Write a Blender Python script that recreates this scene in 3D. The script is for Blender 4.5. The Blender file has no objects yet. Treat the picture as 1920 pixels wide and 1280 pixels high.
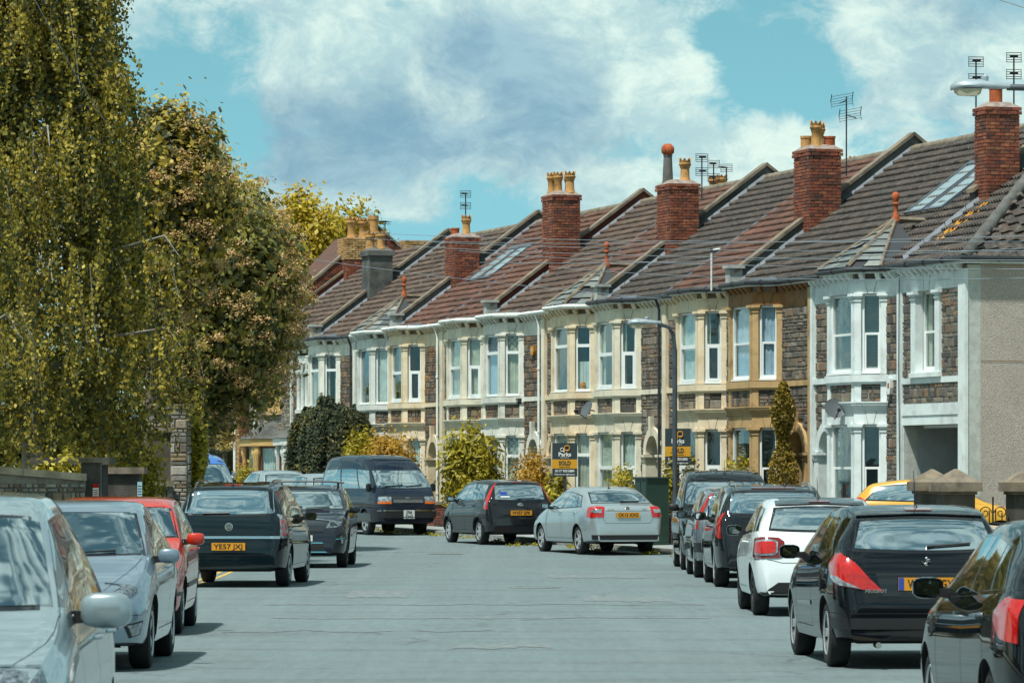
import bpy, bmesh, math, random
import numpy as np
from mathutils import Vector, Matrix
from mathutils.bvhtree import BVHTree

R = math.radians
random.seed(7)
rng = np.random.default_rng(11)
SC = bpy.context.scene
COL = SC.collection

# ------------------------------------------------------------------ camera, sky, sun, exposure
CAMH = 1.74
F = 8000.0            # focal length in pixels of the 1920 wide photograph
cam = bpy.data.cameras.new('camera')
cam.lens = 150.0
cam.sensor_width = 36.0
cam.shift_y = 250.0 / 1920.0
cam.clip_start = 0.5
cam.clip_end = 6000.0
cam.dof.use_dof = True
cam.dof.focus_distance = 85.0
cam.dof.aperture_fstop = 13.0
camo = bpy.data.objects.new('camera', cam)
camo.location = (0, 0, CAMH)
camo.rotation_euler = (R(90), 0, 0)
COL.objects.link(camo)
SC.camera = camo

SUN_EL = R(64)
SUN_H = Vector((-0.60, -0.80, 0)).normalized()
SUN_DIR = Vector((SUN_H.x * math.cos(SUN_EL), SUN_H.y * math.cos(SUN_EL), math.sin(SUN_EL)))
sun = bpy.data.lights.new('sun', 'SUN')
sun.energy = 4.0
sun.angle = R(2.0)
sun.color = (1.0, 0.985, 0.90)
suno = bpy.data.objects.new('sun', sun)
suno.rotation_euler = (-SUN_DIR).to_track_quat('-Z', 'Y').to_euler()
suno.location = (-30, -20, 60)
COL.objects.link(suno)

SC.view_settings.view_transform = 'Standard'
SC.view_settings.look = 'None'
SC.view_settings.exposure = 0.38
SC.view_settings.gamma = 1.0
SC.cycles.max_bounces = 6
SC.cycles.diffuse_bounces = 3
SC.cycles.glossy_bounces = 3
SC.cycles.transparent_max_bounces = 12
SC.cycles.caustics_reflective = False
SC.cycles.caustics_refractive = False


class NT:
    """small helper for node trees"""
    def __init__(s, tree):
        s.t = tree
        s.t.nodes.clear()

    def n(s, kind, **kw):
        nd = s.t.nodes.new(kind)
        for k, v in kw.items():
            if k.startswith('i_'):
                key = k[2:]
                key = int(key) if key.isdigit() else key
                nd.inputs[key].default_value = v
            else:
                setattr(nd, k, v)
        return nd

    def l(s, a, b):
        s.t.links.new(a, b)

    def math(s, op, a, b=None, clamp=False):
        nd = s.t.nodes.new('ShaderNodeMath')
        nd.operation = op
        nd.use_clamp = clamp
        for i, v in enumerate((a, b)):
            if v is None:
                continue
            if isinstance(v, (int, float)):
                nd.inputs[i].default_value = v
            else:
                s.l(v, nd.inputs[i])
        return nd.outputs[0]

    def mix(s, fac, a, b, mode='MIX'):
        nd = s.t.nodes.new('ShaderNodeMix')
        nd.data_type = 'RGBA'
        nd.blend_type = mode
        nd.clamp_factor = True
        for sock, v in ((nd.inputs[0], fac), (nd.inputs[6], a), (nd.inputs[7], b)):
            if isinstance(v, (int, float)):
                sock.default_value = v
            elif isinstance(v, (tuple, list)):
                sock.default_value = tuple(v) if len(v) == 4 else (*v, 1)
            else:
                s.l(v, sock)
        return nd.outputs[2]

    def ramp(s, fac, stops, interp='LINEAR'):
        nd = s.t.nodes.new('ShaderNodeValToRGB')
        cr = nd.color_ramp
        cr.interpolation = interp
        while len(cr.elements) < len(stops):
            cr.elements.new(0.5)
        for e, (p, c) in zip(cr.elements, stops):
            e.position = p
            e.color = c if len(c) == 4 else (*c, 1)
        if fac is not None:
            s.l(fac, nd.inputs[0])
        return nd.outputs[0]

    def maprange(s, v, a, b, c=0.0, d=1.0, kind='SMOOTHSTEP'):
        nd = s.t.nodes.new('ShaderNodeMapRange')
        nd.interpolation_type = kind
        s.l(v, nd.inputs[0])
        for i, x in zip((1, 2, 3, 4), (a, b, c, d)):
            nd.inputs[i].default_value = x
        return nd.outputs[0]

    def noise(s, vec, scale, detail=4, rough=0.55, dist=0.0):
        nd = s.n('ShaderNodeTexNoise', i_Scale=scale, i_Detail=detail, i_Roughness=rough, i_Distortion=dist)
        if vec is not None:
            s.l(vec, nd.inputs['Vector'])
        return nd.outputs[0]


def srgb(h):
    if isinstance(h, str):
        h = h.lstrip('#')
        h = [int(h[i:i + 2], 16) for i in (0, 2, 4)]
    out = []
    for c in h:
        c = c / 255.0
        out.append(c / 12.92 if c <= 0.04045 else ((c + 0.055) / 1.055) ** 2.4)
    return tuple(out)


def build_world():
    w = bpy.data.worlds.new('World')
    SC.world = w
    w.use_nodes = True
    w.cycles.sampling_method = 'MANUAL'
    w.cycles.sample_map_resolution = 512
    g = NT(w.node_tree)
    sky = g.n('ShaderNodeTexSky', sky_type='NISHITA', sun_disc=False, sun_elevation=SUN_EL,
              sun_rotation=math.atan2(SUN_H.x, SUN_H.y) % (2 * math.pi), altitude=50.0, air_density=1.0,
              dust_density=0.4, ozone_density=1.6)
    tc = g.n('ShaderNodeTexCoord')
    vec = tc.outputs['Generated']
    # blue of the sky: the physical sky, a little towards cyan
    bw = g.n('ShaderNodeRGBToBW')
    g.l(sky.outputs[0], bw.inputs[0])
    cy = g.n('ShaderNodeVectorMath', operation='SCALE')
    cy.inputs[0].default_value = (0.36, 0.98, 1.16)
    g.l(bw.outputs[0], cy.inputs['Scale'])
    blue = g.mix(0.88, sky.outputs[0], cy.outputs[0])
    # stretch so that clouds flatten near the horizon, as a real cloud deck does
    mp = g.n('ShaderNodeMapping')
    mp.inputs['Scale'].default_value = (1.0, 1.0, 1.45)
    g.l(vec, mp.inputs[0])
    v2 = mp.outputs[0]
    warp = g.n('ShaderNodeTexNoise', i_Scale=14.0, i_Detail=4.0, i_Roughness=0.6)
    g.l(v2, warp.inputs['Vector'])
    wv = g.n('ShaderNodeVectorMath', operation='MULTIPLY_ADD')
    g.l(warp.outputs['Color'], wv.inputs[0])
    wv.inputs[1].default_value = (0.035, 0.035, 0.035)
    g.l(v2, wv.inputs[2])
    big = g.noise(wv.outputs[0], 12.0, 10, 0.62, 0.1)
    fine = g.noise(wv.outputs[0], 48.0, 10, 0.70, 0.3)
    base = g.math('ADD', g.math('MULTIPLY', big, 0.56), g.math('MULTIPLY', fine, 0.44))

    def blobs(lst, start):
        acc = start
        for px, py, rx, ry, amp in lst:
            d = Vector(((px - 960) / F, 1.0, (890 - py) / F))
            s = g.n('ShaderNodeVectorMath', operation='SUBTRACT')
            g.l(vec, s.inputs[0])
            s.inputs[1].default_value = d.normalized()
            m = g.n('ShaderNodeVectorMath', operation='MULTIPLY')
            g.l(s.outputs[0], m.inputs[0])
            m.inputs[1].default_value = (F / rx, 1.0, F / ry)
            ln = g.n('ShaderNodeVectorMath', operation='LENGTH')
            g.l(m.outputs[0], ln.inputs[0])
            k = g.maprange(ln.outputs['Value'], 0.0, 1.0, amp, 0.0)
            acc = k if acc is None else g.math('ADD', acc, k)
        return acc
    # where this afternoon's clouds stand and where the blue shows (positions as seen down the street)
    dens = blobs([(330, 210, 250, 240, -0.17), (470, 70, 120, 90, -0.10), (400, 340, 160, 120, -0.08),
                  (1430, 140, 230, 120, -0.14), (1540, 160, 170, 110, -0.13), (1330, 60, 110, 60, -0.10),
                  (930, 400, 330, 110, -0.14), (700, 420, 260, 80, -0.10), (1190, 290, 170, 80, -0.10), (1640, 285, 110, 60, -0.08),
                  (800, 230, 520, 300, 0.16), (640, 60, 460, 220, 0.12), (1270, 150, 150, 130, 0.13),
                  (1500, 310, 420, 110, 0.12), (1750, 60, 360, 200, 0.10), (1160, 60, 220, 150, 0.08),
                  (790, 390, 140, 55, 0.16), (1100, 370, 150, 90, 0.10)], base)
    cover = g.maprange(dens, 0.43, 0.565)
    # dark undersides against bright edges
    nshade = g.math('ADD', g.math('MULTIPLY', g.noise(wv.outputs[0], 15.0, 8, 0.62, 0.3), 0.80), g.math('MULTIPLY', g.noise(wv.outputs[0], 44.0, 9, 0.70, 0.4), 0.42))
    sh = blobs([(740, 250, 620, 300, 0.17), (1010, 170, 320, 220, 0.16), (580, 300, 340, 200, 0.20), (900, 50, 340, 90, 0.14),
                (1890, 0, 300, 110, 0.24), (700, 20, 200, 110, -0.22), (610, 275, 110, 70, -0.16),
                (1260, 150, 200, 170, -0.16), (860, 185, 190, 70, -0.10), (1500, 300, 400, 140, -0.14)], nshade)
    shade = g.maprange(sh, 0.54, 0.90)
    bright = g.mix(g.maprange(g.noise(wv.outputs[0], 52.0, 8, 0.68), 0.35, 0.65), (4.6, 6.8, 7.1), (7.8, 9.6, 8.7))
    dark = g.mix(g.maprange(g.noise(wv.outputs[0], 26.0, 9, 0.66, 0.4), 0.36, 0.62), (2.2, 4.1, 5.3), (3.7, 5.8, 6.7))
    cloud = g.mix(shade, bright, dark)
    col = g.mix(cover, blue, cloud)
    bg = g.n('ShaderNodeBackground', i_Strength=0.078)
    g.l(col, bg.inputs[0])
    out = g.n('ShaderNodeOutputWorld')
    g.l(bg.outputs[0], out.inputs[0])


build_world()

# ------------------------------------------------------------------ materials
MATS = {}


def material(name, col, rough=0.8, metal=0.0, var=0.0, vscale=3.0, bump=0.0, bscale=30.0, island=None, coat=0.0,
             spec=None, dirt=None, ior=None):
    """principled material; var = noise variation of value, island = ramp stops picked at random per piece,
    dirt = (colour, scale, amount) patches"""
    if name in MATS:
        return MATS[name]
    m = bpy.data.materials.new(name)
    m.use_nodes = True
    g = NT(m.node_tree)
    out = g.n('ShaderNodeOutputMaterial')
    b = g.n('ShaderNodeBsdfPrincipled', i_Roughness=rough, i_Metallic=metal)
    g.l(b.outputs[0], out.inputs[0])
    tc = g.n('ShaderNodeTexCoord')
    geo = g.n('ShaderNodeNewGeometry')
    vec = geo.outputs['Position']
    c = None
    if island:
        oi = g.n('ShaderNodeObjectInfo')
        rnd = g.math('FRACT', g.math('ADD', oi.outputs['Random'], geo.outputs['Random Per Island']))
        c = g.ramp(rnd, island)
    if var > 0:
        nz = g.noise(vec, vscale, 5, 0.6)
        lo = tuple(x * (1 - var) for x in col)
        hi = tuple(min(1, x * (1 + var)) for x in col)
        if c is None:
            c = g.mix(g.maprange(nz, 0.3, 0.7), lo, hi)
        else:
            c = g.mix(g.maprange(nz, 0.25, 0.75), c, g.mix(1.0, c, (1 - var, 1 - var, 1 - var), 'MULTIPLY'))
    if dirt:
        dc, ds, da = dirt
        nz = g.noise(vec, ds, 6, 0.65, 0.3)
        f = g.math('MULTIPLY', g.maprange(nz, 0.48, 0.68), da)
        c = g.mix(f, c if c is not None else col, dc)
    if c is None:
        b.inputs['Base Color'].default_value = (*col, 1)
    else:
        g.l(c, b.inputs['Base Color'])
    if coat:
        b.inputs['Coat Weight'].default_value = coat
        b.inputs['Coat Roughness'].default_value = 0.03
    if spec is not None:
        b.inputs['Specular IOR Level'].default_value = spec
    if ior:
        b.inputs['IOR'].default_value = ior
    if bump > 0:
        nz = g.noise(vec, bscale, 5, 0.6)
        bp = g.n('ShaderNodeBump', i_Strength=bump, i_Distance=0.02)
        g.l(nz, bp.inputs['Height'])
        g.l(bp.outputs[0], b.inputs['Normal'])
    MATS[name] = m
    return m


def glass_material(name, tint=(0.75, 0.85, 0.85), refl=0.10, rough=0.02):
    """window pane: partly clear, mirrors the sky more at grazing angles"""
    if name in MATS:
        return MATS[name]
    m = bpy.data.materials.new(name)
    m.use_nodes = True
    g = NT(m.node_tree)
    out = g.n('ShaderNodeOutputMaterial')
    tr = g.n('ShaderNodeBsdfTransparent')
    tr.inputs[0].default_value = (*tint, 1)
    gl = g.n('ShaderNodeBsdfGlossy', i_Roughness=rough)
    gl.inputs[0].default_value = (0.9, 0.97, 1.0, 1)
    lw = g.n('ShaderNodeLayerWeight', i_Blend=0.5)
    fr = g.math('POWER', lw.outputs['Facing'], 4.0)
    geo = g.n('ShaderNodeNewGeometry')
    nz = g.noise(geo.outputs['Position'], 1.3, 2, 0.5)
    bp = g.n('ShaderNodeBump', i_Strength=0.10, i_Distance=0.05)
    g.l(nz, bp.inputs['Height'])
    g.l(bp.outputs[0], gl.inputs['Normal'])
    f = g.math('ADD', g.math('MULTIPLY', fr, 0.55), refl, True)
    mx = g.n('ShaderNodeMixShader')
    g.l(f, mx.inputs[0])
    g.l(tr.outputs[0], mx.inputs[1])
    g.l(gl.outputs[0], mx.inputs[2])
    g.l(mx.outputs[0], out.inputs[0])
    MATS[name] = m
    return m


def leaf_material(name, stops, trans=0.35, rough=0.5):
    if name in MATS:
        return MATS[name]
    m = bpy.data.materials.new(name)
    m.use_nodes = True
    g = NT(m.node_tree)
    out = g.n('ShaderNodeOutputMaterial')
    geo = g.n('ShaderNodeNewGeometry')
    nz = g.noise(geo.outputs['Position'], 1.4, 3, 0.5)
    r = g.math('ADD', g.math('MULTIPLY', geo.outputs['Random Per Island'], 0.65), g.math('MULTIPLY', g.maprange(nz, 0.3, 0.7), 0.35))
    c = g.ramp(r, stops)
    b = g.n('ShaderNodeBsdfPrincipled', i_Roughness=rough)
    b.inputs['Specular IOR Level'].default_value = 0.35
    g.l(c, b.inputs['Base Color'])
    t = g.n('ShaderNodeBsdfTranslucent')
    g.l(g.mix(1.0, c, (1.0, 0.95, 0.5), 'MULTIPLY'), t.inputs[0])
    mx = g.n('ShaderNodeMixShader', i_0=trans)
    g.l(b.outputs[0], mx.inputs[1])
    g.l(t.outputs[0], mx.inputs[2])
    g.l(mx.outputs[0], out.inputs[0])
    MATS[name] = m
    return m


# ------------------------------------------------------------------ mesh building
class MB:
    """collects shapes into one mesh; M is the frame in which shapes are added"""
    def __init__(s, M=None):
        s.v, s.f, s.m = [], [], []
        s.M = M

    def add(s, verts, faces, mat=0):
        o = len(s.v)
        if s.M is not None:
            verts = [s.M @ Vector(p) for p in verts]
        s.v.extend([tuple(p) for p in verts])
        s.f.extend([tuple(i + o for i in f) for f in faces])
        s.m.extend([mat] * len(faces))
        return s

    def box(s, x0, x1, y0, y1, z0, z1, mat=0):
        v = [(x0, y0, z0), (x1, y0, z0), (x1, y1, z0), (x0, y1, z0), (x0, y0, z1), (x1, y0, z1), (x1, y1, z1), (x0, y1, z1)]
        return s.add(v, [(3, 2, 1, 0), (4, 5, 6, 7), (0, 1, 5, 4), (1, 2, 6, 5), (2, 3, 7, 6), (3, 0, 4, 7)], mat)

    def frustum(s, cx, cy, a0, b0, z0, a1, b1, z1, mat=0):
        v = [(cx - a0, cy - b0, z0), (cx + a0, cy - b0, z0), (cx + a0, cy + b0, z0), (cx - a0, cy + b0, z0),
             (cx - a1, cy - b1, z1), (cx + a1, cy - b1, z1), (cx + a1, cy + b1, z1), (cx - a1, cy + b1, z1)]
        return s.add(v, [(3, 2, 1, 0), (4, 5, 6, 7), (0, 1, 5, 4), (1, 2, 6, 5), (2, 3, 7, 6), (3, 0, 4, 7)], mat)

    def prism_xz(s, poly, y0, y1, mat=0):
        """polygon in x,z extruded along y"""
        n = len(poly)
        v = [(x, y0, z) for x, z in poly] + [(x, y1, z) for x, z in poly]
        f = [tuple(range(n)), tuple(range(2 * n - 1, n - 1, -1))] + [(i, (i + 1) % n, n + (i + 1) % n, n + i) for i in range(n)]
        return s.add(v, f, mat)

    def prism_xy(s, poly, z0, z1, mat=0):
        n = len(poly)
        v = [(x, y, z0) for x, y in poly] + [(x, y, z1) for x, y in poly]
        f = [tuple(range(n - 1, -1, -1)), tuple(range(n, 2 * n))] + [(i, (i + 1) % n, n + (i + 1) % n, n + i) for i in range(n)]
        return s.add(v, f, mat)

    def prism_yz(s, poly, x0, x1, mat=0):
        n = len(poly)
        v = [(x0, y, z) for y, z in poly] + [(x1, y, z) for y, z in poly]
        f = [tuple(range(n)), tuple(range(2 * n - 1, n - 1, -1))] + [(i, (i + 1) % n, n + (i + 1) % n, n + i) for i in range(n)]
        return s.add(v, f, mat)

    def lathe(s, prof, n=12, c=(0, 0, 0), axis='z', mat=0, caps=True):
        v, f = [], []
        for r, h in prof:
            for k in range(n):
                a = 2 * math.pi * k / n
                p = (r * math.cos(a), r * math.sin(a), h)
                if axis == 'x':
                    p = (p[2], p[0], p[1])
                elif axis == 'y':
                    p = (p[0], p[2], p[1])
                v.append((p[0] + c[0], p[1] + c[1], p[2] + c[2]))
        for j in range(len(prof) - 1):
            for k in range(n):
                f.append((j * n + k, j * n + (k + 1) % n, (j + 1) * n + (k + 1) % n, (j + 1) * n + k))
        if caps:
            f.append(tuple(range(n)))
            f.append(tuple(range((len(prof) - 1) * n, len(prof) * n)))
        return s.add(v, f, mat)

    def tube(s, pts, r, n=6, mat=0):
        pts = [Vector(p) for p in pts]
        rr = r if isinstance(r, (list, tuple)) else [r] * len(pts)
        v, f = [], []
        for i, p in enumerate(pts):
            t = (pts[min(i + 1, len(pts) - 1)] - pts[max(i - 1, 0)])
            if t.length < 1e-9:
                t = Vector((0, 0, 1))
            t.normalize()
            a = t.cross(Vector((0, 0, 1))) if abs(t.z) < 0.9 else t.cross(Vector((0, 1, 0)))
            a.normalize()
            b = t.cross(a)
            for k in range(n):
                q = p + (a * math.cos(2 * math.pi * k / n) + b * math.sin(2 * math.pi * k / n)) * rr[i]
                v.append(q)
        for i in range(len(pts) - 1):
            for k in range(n):
                f.append((i * n + k, i * n + (k + 1) % n, (i + 1) * n + (k + 1) % n, (i + 1) * n + k))
        f.append(tuple(range(n)))
        f.append(tuple(range((len(pts) - 1) * n, len(pts) * n)))
        return s.add(v, f, mat)

    def mesh(s, name, mats, smooth=None):
        me = bpy.data.meshes.new(name)
        me.from_pydata(s.v, [], s.f)
        for m in (mats if isinstance(mats, (list, tuple)) else [mats]):
            me.materials.append(m)
        if any(s.m):
            me.polygons.foreach_set('material_index', s.m)
        if smooth is not None:
            me.polygons.foreach_set('use_smooth', [True] * len(me.polygons))
            me.set_sharp_from_angle(angle=R(smooth))
        me.update()
        return me

    def build(s, name, mats, parent=None, loc=None, rz=None, smooth=None):
        if not s.f:
            return None
        return link(name, s.mesh(name, mats, smooth), parent, loc, rz)


def link(name, me, parent=None, loc=None, rz=None, scale=None):
    o = bpy.data.objects.new(name, me)
    COL.objects.link(o)
    if parent is not None:
        o.parent = parent
    if loc is not None:
        o.location = loc
    if rz is not None:
        o.rotation_euler = (0, 0, rz)
    if scale is not None:
        o.scale = scale
    return o


def tag(o, label=None, cat=None, group=None, kind=None):
    if label:
        o['label'] = label
    if cat:
        o['category'] = cat
    if group:
        o['group'] = group
    if kind:
        o['kind'] = kind
    return o


def thing(name, label, cat, loc=(0, 0, 0), rz=0.0, group=None):
    o = bpy.data.objects.new(name, None)
    o.empty_display_size = 0.3
    COL.objects.link(o)
    o.location = loc
    o.rotation_euler = (0, 0, rz)
    return tag(o, label, cat, group)


def text_mesh(txt, size, mat, align='CENTER', extrude=0.002, bold=0.0):
    cu = bpy.data.curves.new('lettering', 'FONT')
    cu.body = txt
    cu.size = size
    cu.align_x = align
    cu.align_y = 'CENTER'
    cu.extrude = extrude
    cu.offset = bold
    cu.resolution_u = 2
    o = bpy.data.objects.new('lettering', cu)
    COL.objects.link(o)
    dg = bpy.context.evaluated_depsgraph_get()
    me = bpy.data.meshes.new_from_object(o.evaluated_get(dg))
    bpy.data.objects.remove(o)
    me.materials.clear()
    me.materials.append(mat)
    return me


def gz(d):
    """the street climbs a little beyond the bend"""
    t = max(0.0, d - 86.0)
    return 0.0075 * t * min(1.0, t / 12.0) if d < 190 else 0.0075 * 104


def W3(px, py, d):
    """point that shows at pixel px,py of the photograph at distance d"""
    return Vector(((px - 960) * d / F, d, CAMH + (890 - py) * d / F))


# terrace line
TH = math.atan2(2360, 8000)
U = Vector((-math.sin(TH), math.cos(TH), 0))
NRM = Vector((-math.cos(TH), -math.sin(TH), 0))
PHI = math.atan2(U.y, U.x)
B0 = Vector((6.70, 94.9, 0))


def TP(t, out=0.0, z=0.0):
    p = B0 + U * t + NRM * out
    return Vector((p.x, p.y, z))
# ------------------------------------------------------------------ shared materials
def ST(*cols):
    n = len(cols)
    return [((i + 0.5) / n, c) for i, c in enumerate(cols)]


M_MORTAR = material('mortar', srgb('#857f75'), 0.95, var=0.25, vscale=6, bump=0.3, bscale=60)
M_MORTAR_W = material('mortar_pale', srgb('#b9bdb8'), 0.95, var=0.15, vscale=6)
M_STONE = material('pennant_stone', (0.1, 0.09, 0.08), 0.9, var=0.35, vscale=14, bump=0.7, bscale=45, island=ST(
    srgb('#57534f'), srgb('#7d766b'), srgb('#464443'), srgb('#8d8374'), srgb('#65615c'), srgb('#9d907b'), srgb('#524f4c'),
    srgb('#857b6f'), srgb('#937052'), srgb('#6d6862'), srgb('#9b9387'), srgb('#5c5b59')))
M_STONE_O = material('pennant_stone_warm', (0.1, 0.09, 0.08), 0.9, var=0.35, vscale=14, bump=0.7, bscale=45, island=ST(
    srgb('#55504c'), srgb('#7c7061'), srgb('#9a6c42'), srgb('#484644'), srgb('#ab7c4e'), srgb('#69635d'), srgb('#8e806d'),
    srgb('#4d4b48'), srgb('#a08b6e'), srgb('#625e5a')))
M_STONE_G = material('grey_rubble', (0.1, 0.09, 0.08), 0.9, var=0.3, vscale=14, bump=0.7, bscale=45, island=ST(
    srgb('#8c8a80'), srgb('#a39c8c'), srgb('#6d6c66'), srgb('#b3a68e'), srgb('#7d786e'), srgb('#9a8466'), srgb('#5d5b56')))
M_BRICK = material('red_brick', (0.3, 0.1, 0.05), 0.9, var=0.45, vscale=9, bump=0.5, bscale=60, island=ST(
    srgb('#98503a'), srgb('#aa6044'), srgb('#854635'), srgb('#b67150'), srgb('#8f4b38'), srgb('#6f4337'), srgb('#a1583e'),
    srgb('#5a3f3a'), srgb('#ae6848')), dirt=((0.06, 0.045, 0.04), 3.0, 0.4))
M_BRICK_D = material('dark_red_brick', (0.3, 0.1, 0.05), 0.9, var=0.4, vscale=9, bump=0.5, bscale=60, island=ST(
    srgb('#7a3a28'), srgb('#8c4a30'), srgb('#5e3026'), srgb('#3f2a24'), srgb('#944c32'), srgb('#6b3628')))
M_BRICK_Y = material('buff_brick', (0.5, 0.4, 0.2), 0.9, var=0.3, vscale=9, bump=0.4, bscale=60, island=ST(
    srgb('#c49a64'), srgb('#d0aa74'), srgb('#b58852'), srgb('#d8b684'), srgb('#a87c4c')))
M_BRICKMORTAR = material('brick_mortar', srgb('#8c8078'), 0.95, var=0.3, vscale=8)
M_CEMENT = material('dark_cement_render', srgb('#5b5c59'), 0.95, var=0.35, vscale=1.6, bump=0.3, bscale=25,
                    dirt=((0.03, 0.032, 0.03), 1.2, 0.75))
M_CEMENT_L = material('pale_cement', srgb('#a7aaa6'), 0.95, var=0.2, vscale=3, bump=0.3, bscale=25)
M_COPING = material('coping_stone', srgb('#776d60'), 0.95, var=0.4, vscale=3, bump=0.3, bscale=30, dirt=((0.22, 0.15, 0.04), 2.5, 0.3))
M_TILE_D = material('dark_roof_tile', (0.1, 0.08, 0.07), 0.85, var=0.4, vscale=5, bump=0.3, bscale=50, island=ST(
    srgb('#3f3a37'), srgb('#4e4741'), srgb('#393533'), srgb('#5a5049'), srgb('#46403c'), srgb('#52443c')),
    dirt=(srgb('#7d7a72'), 9.0, 0.4))
M_TILE_R = material('red_roof_tile', (0.2, 0.1, 0.07), 0.85, var=0.35, vscale=5, bump=0.3, bscale=50, island=ST(
    srgb('#64453a'), srgb('#745040'), srgb('#594036'), srgb('#80594a'), srgb('#6c4a3e'), srgb('#4f3d37')),
    dirt=(srgb('#4c4440'), 4.0, 0.45))
M_TILE_B = material('brown_roof_tile', (0.2, 0.1, 0.07), 0.85, var=0.35, vscale=5, bump=0.3, bscale=50, island=ST(
    srgb('#5e4e46'), srgb('#6c594c'), srgb('#50443e'), srgb('#786454'), srgb('#634d43'), srgb('#483e3a')),
    dirt=(srgb('#3f3a37'), 4.0, 0.45))
M_SLATE = material('slate', (0.2, 0.2, 0.2), 0.6, var=0.25, vscale=6, island=ST(
    srgb('#767d7c'), srgb('#868d8a'), srgb('#5f6767'), srgb('#949a94'), srgb('#535b5d')))
M_LEAD = material('lead_flashing', srgb('#565f69'), 0.6, 0.1, var=0.2, vscale=4)
M_GUT_W = material('white_gutter', srgb('#dfe4e0'), 0.5, var=0.06)
M_GUT_B = material('black_gutter', srgb('#2b2e32'), 0.45, var=0.2)
M_UPVC = material('white_window_frame', srgb('#e4e9e8'), 0.4, var=0.04)
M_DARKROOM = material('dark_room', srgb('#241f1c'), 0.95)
M_NET = material('net_curtain', srgb('#d5dad6'), 0.9, var=0.15, vscale=4)
M_DRAPE = material('cream_curtain', srgb('#c4c0ac'), 0.9, var=0.2, vscale=4)
M_BLUECURT = material('pale_blue_curtain', srgb('#bccbe0'), 0.9, var=0.15, vscale=4)
M_BLIND = material('slat_blind', srgb('#a3a6a2'), 0.7)
M_PANE = glass_material('window_pane', (0.90, 0.95, 0.94), 0.06)
M_LEADCAME = material('lead_came', srgb('#45484a'), 0.6)
M_POT = material('buff_terracotta', srgb('#b98a52'), 0.9, var=0.25, vscale=6, dirt=((0.1, 0.07, 0.04), 5.0, 0.6))
M_POT_R = material('red_terracotta', srgb('#a8552f'), 0.9, var=0.25, vscale=6, dirt=((0.06, 0.03, 0.02), 5.0, 0.5))
M_ROUGHCAST = None
M_TIMBER = material('dark_metal', srgb('#3a3c40'), 0.5, 0.3)


def roughcast():
    m = bpy.data.materials.new('pebble_dash')
    m.use_nodes = True
    g = NT(m.node_tree)
    out = g.n('ShaderNodeOutputMaterial')
    b = g.n('ShaderNodeBsdfPrincipled', i_Roughness=0.95)
    geo = g.n('ShaderNodeNewGeometry')
    v = geo.outputs['Position']
    n1 = g.noise(v, 42.0, 3, 0.7)
    n2 = g.noise(v, 1.1, 4, 0.6)
    n3 = g.noise(v, 70.0, 2, 0.6)
    c = g.ramp(g.math('ADD', g.math('MULTIPLY', n1, 0.6), g.math('MULTIPLY', n3, 0.4)),
               [(0.30, srgb('#544c48')), (0.42, srgb('#a2988f')), (0.55, srgb('#c2b7ae')), (0.68, srgb('#d3cbc2'))])
    c = g.mix(g.math('MULTIPLY', g.maprange(n2, 0.4, 0.7), 0.25), c, srgb('#8d857c'))
    g.l(c, b.inputs['Base Color'])
    bp = g.n('ShaderNodeBump', i_Strength=0.8, i_Distance=0.02)
    g.l(n1, bp.inputs['Height'])
    g.l(bp.outputs[0], b.inputs['Normal'])
    g.l(b.outputs[0], out.inputs[0])
    return m


M_ROUGHCAST = roughcast()


def paint(name, hexcol, stain=None, amt=0.5):
    return material(name, srgb(hexcol), 0.75, var=0.10, vscale=1.8, bump=0.08, bscale=20,
                    dirt=(stain or (0.22, 0.2, 0.17), 2.2, amt))


# ------------------------------------------------------------------ unit pieces
def unit_pieces(n, jit, inset, mat):
    out = []
    for k in range(n):
        r = random.Random(k * 13 + 5)
        mb = MB()
        c = [(0, 0), (1, 0), (1, 1), (0, 1)]
        back = [(x, 0.0, z) for x, z in c]
        mid = [(min(1, max(0, x + r.uniform(-jit, jit))), 0.62, min(1, max(0, z + r.uniform(-jit, jit)))) for x, z in c]
        fr = [(x + (inset + r.uniform(0, inset)) * (1 if x < 0.5 else -1), 0.85 + r.uniform(0, 0.15),
               z + (inset + r.uniform(0, inset)) * (1 if z < 0.5 else -1)) for _, (x, _y, z) in zip(c, mid)]
        mb.add(back + mid + fr, [(3, 2, 1, 0), (8, 9, 10, 11)] + [(i, (i + 1) % 4, 4 + (i + 1) % 4, 4 + i) for i in range(4)]
               + [(4 + i, 4 + (i + 1) % 4, 8 + (i + 1) % 4, 8 + i) for i in range(4)])
        out.append(mb)
    return [(mb, mat) for mb in out]


_upool = unit_pieces(10, 0.05, 0.07, None)
_bpool = unit_pieces(5, 0.015, 0.025, None)
_pmesh = {}


def piece_mesh(kind, k, mat):
    key = (kind, k, mat.name)
    if key not in _pmesh:
        mb = (_upool if kind == 'stone' else _bpool)[k][0]
        _pmesh[key] = mb.mesh(kind, mat)
    return _pmesh[key]


def pack_stones(w, h, rnd, avg=0.24, ch=(0.10, 0.19)):
    """coursed rubble in a w x h panel: list of (x, z, w, h)"""
    out = []
    z = 0.0
    while z < h - 0.03:
        hh = rnd.choice((ch[0] * .75, rnd.uniform(*ch), ch[1] * 1.1))
        if z + hh > h - 0.06:
            hh = h - z
        x = 0.0
        while x < w - 0.02:
            ww = rnd.choice((rnd.uniform(.35, .8), rnd.uniform(.8, 1.7))) * avg
            if x + ww > w - 0.09:
                ww = w - x
            if hh > 0.14 and rnd.random() < 0.3:
                k = rnd.uniform(0.4, 0.6)
                out += [(x, z, ww, hh * k), (x, z + hh * k, ww, hh * (1 - k))]
            else:
                out.append((x, z, ww, hh))
            x += ww
        z += hh
    return out


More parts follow.
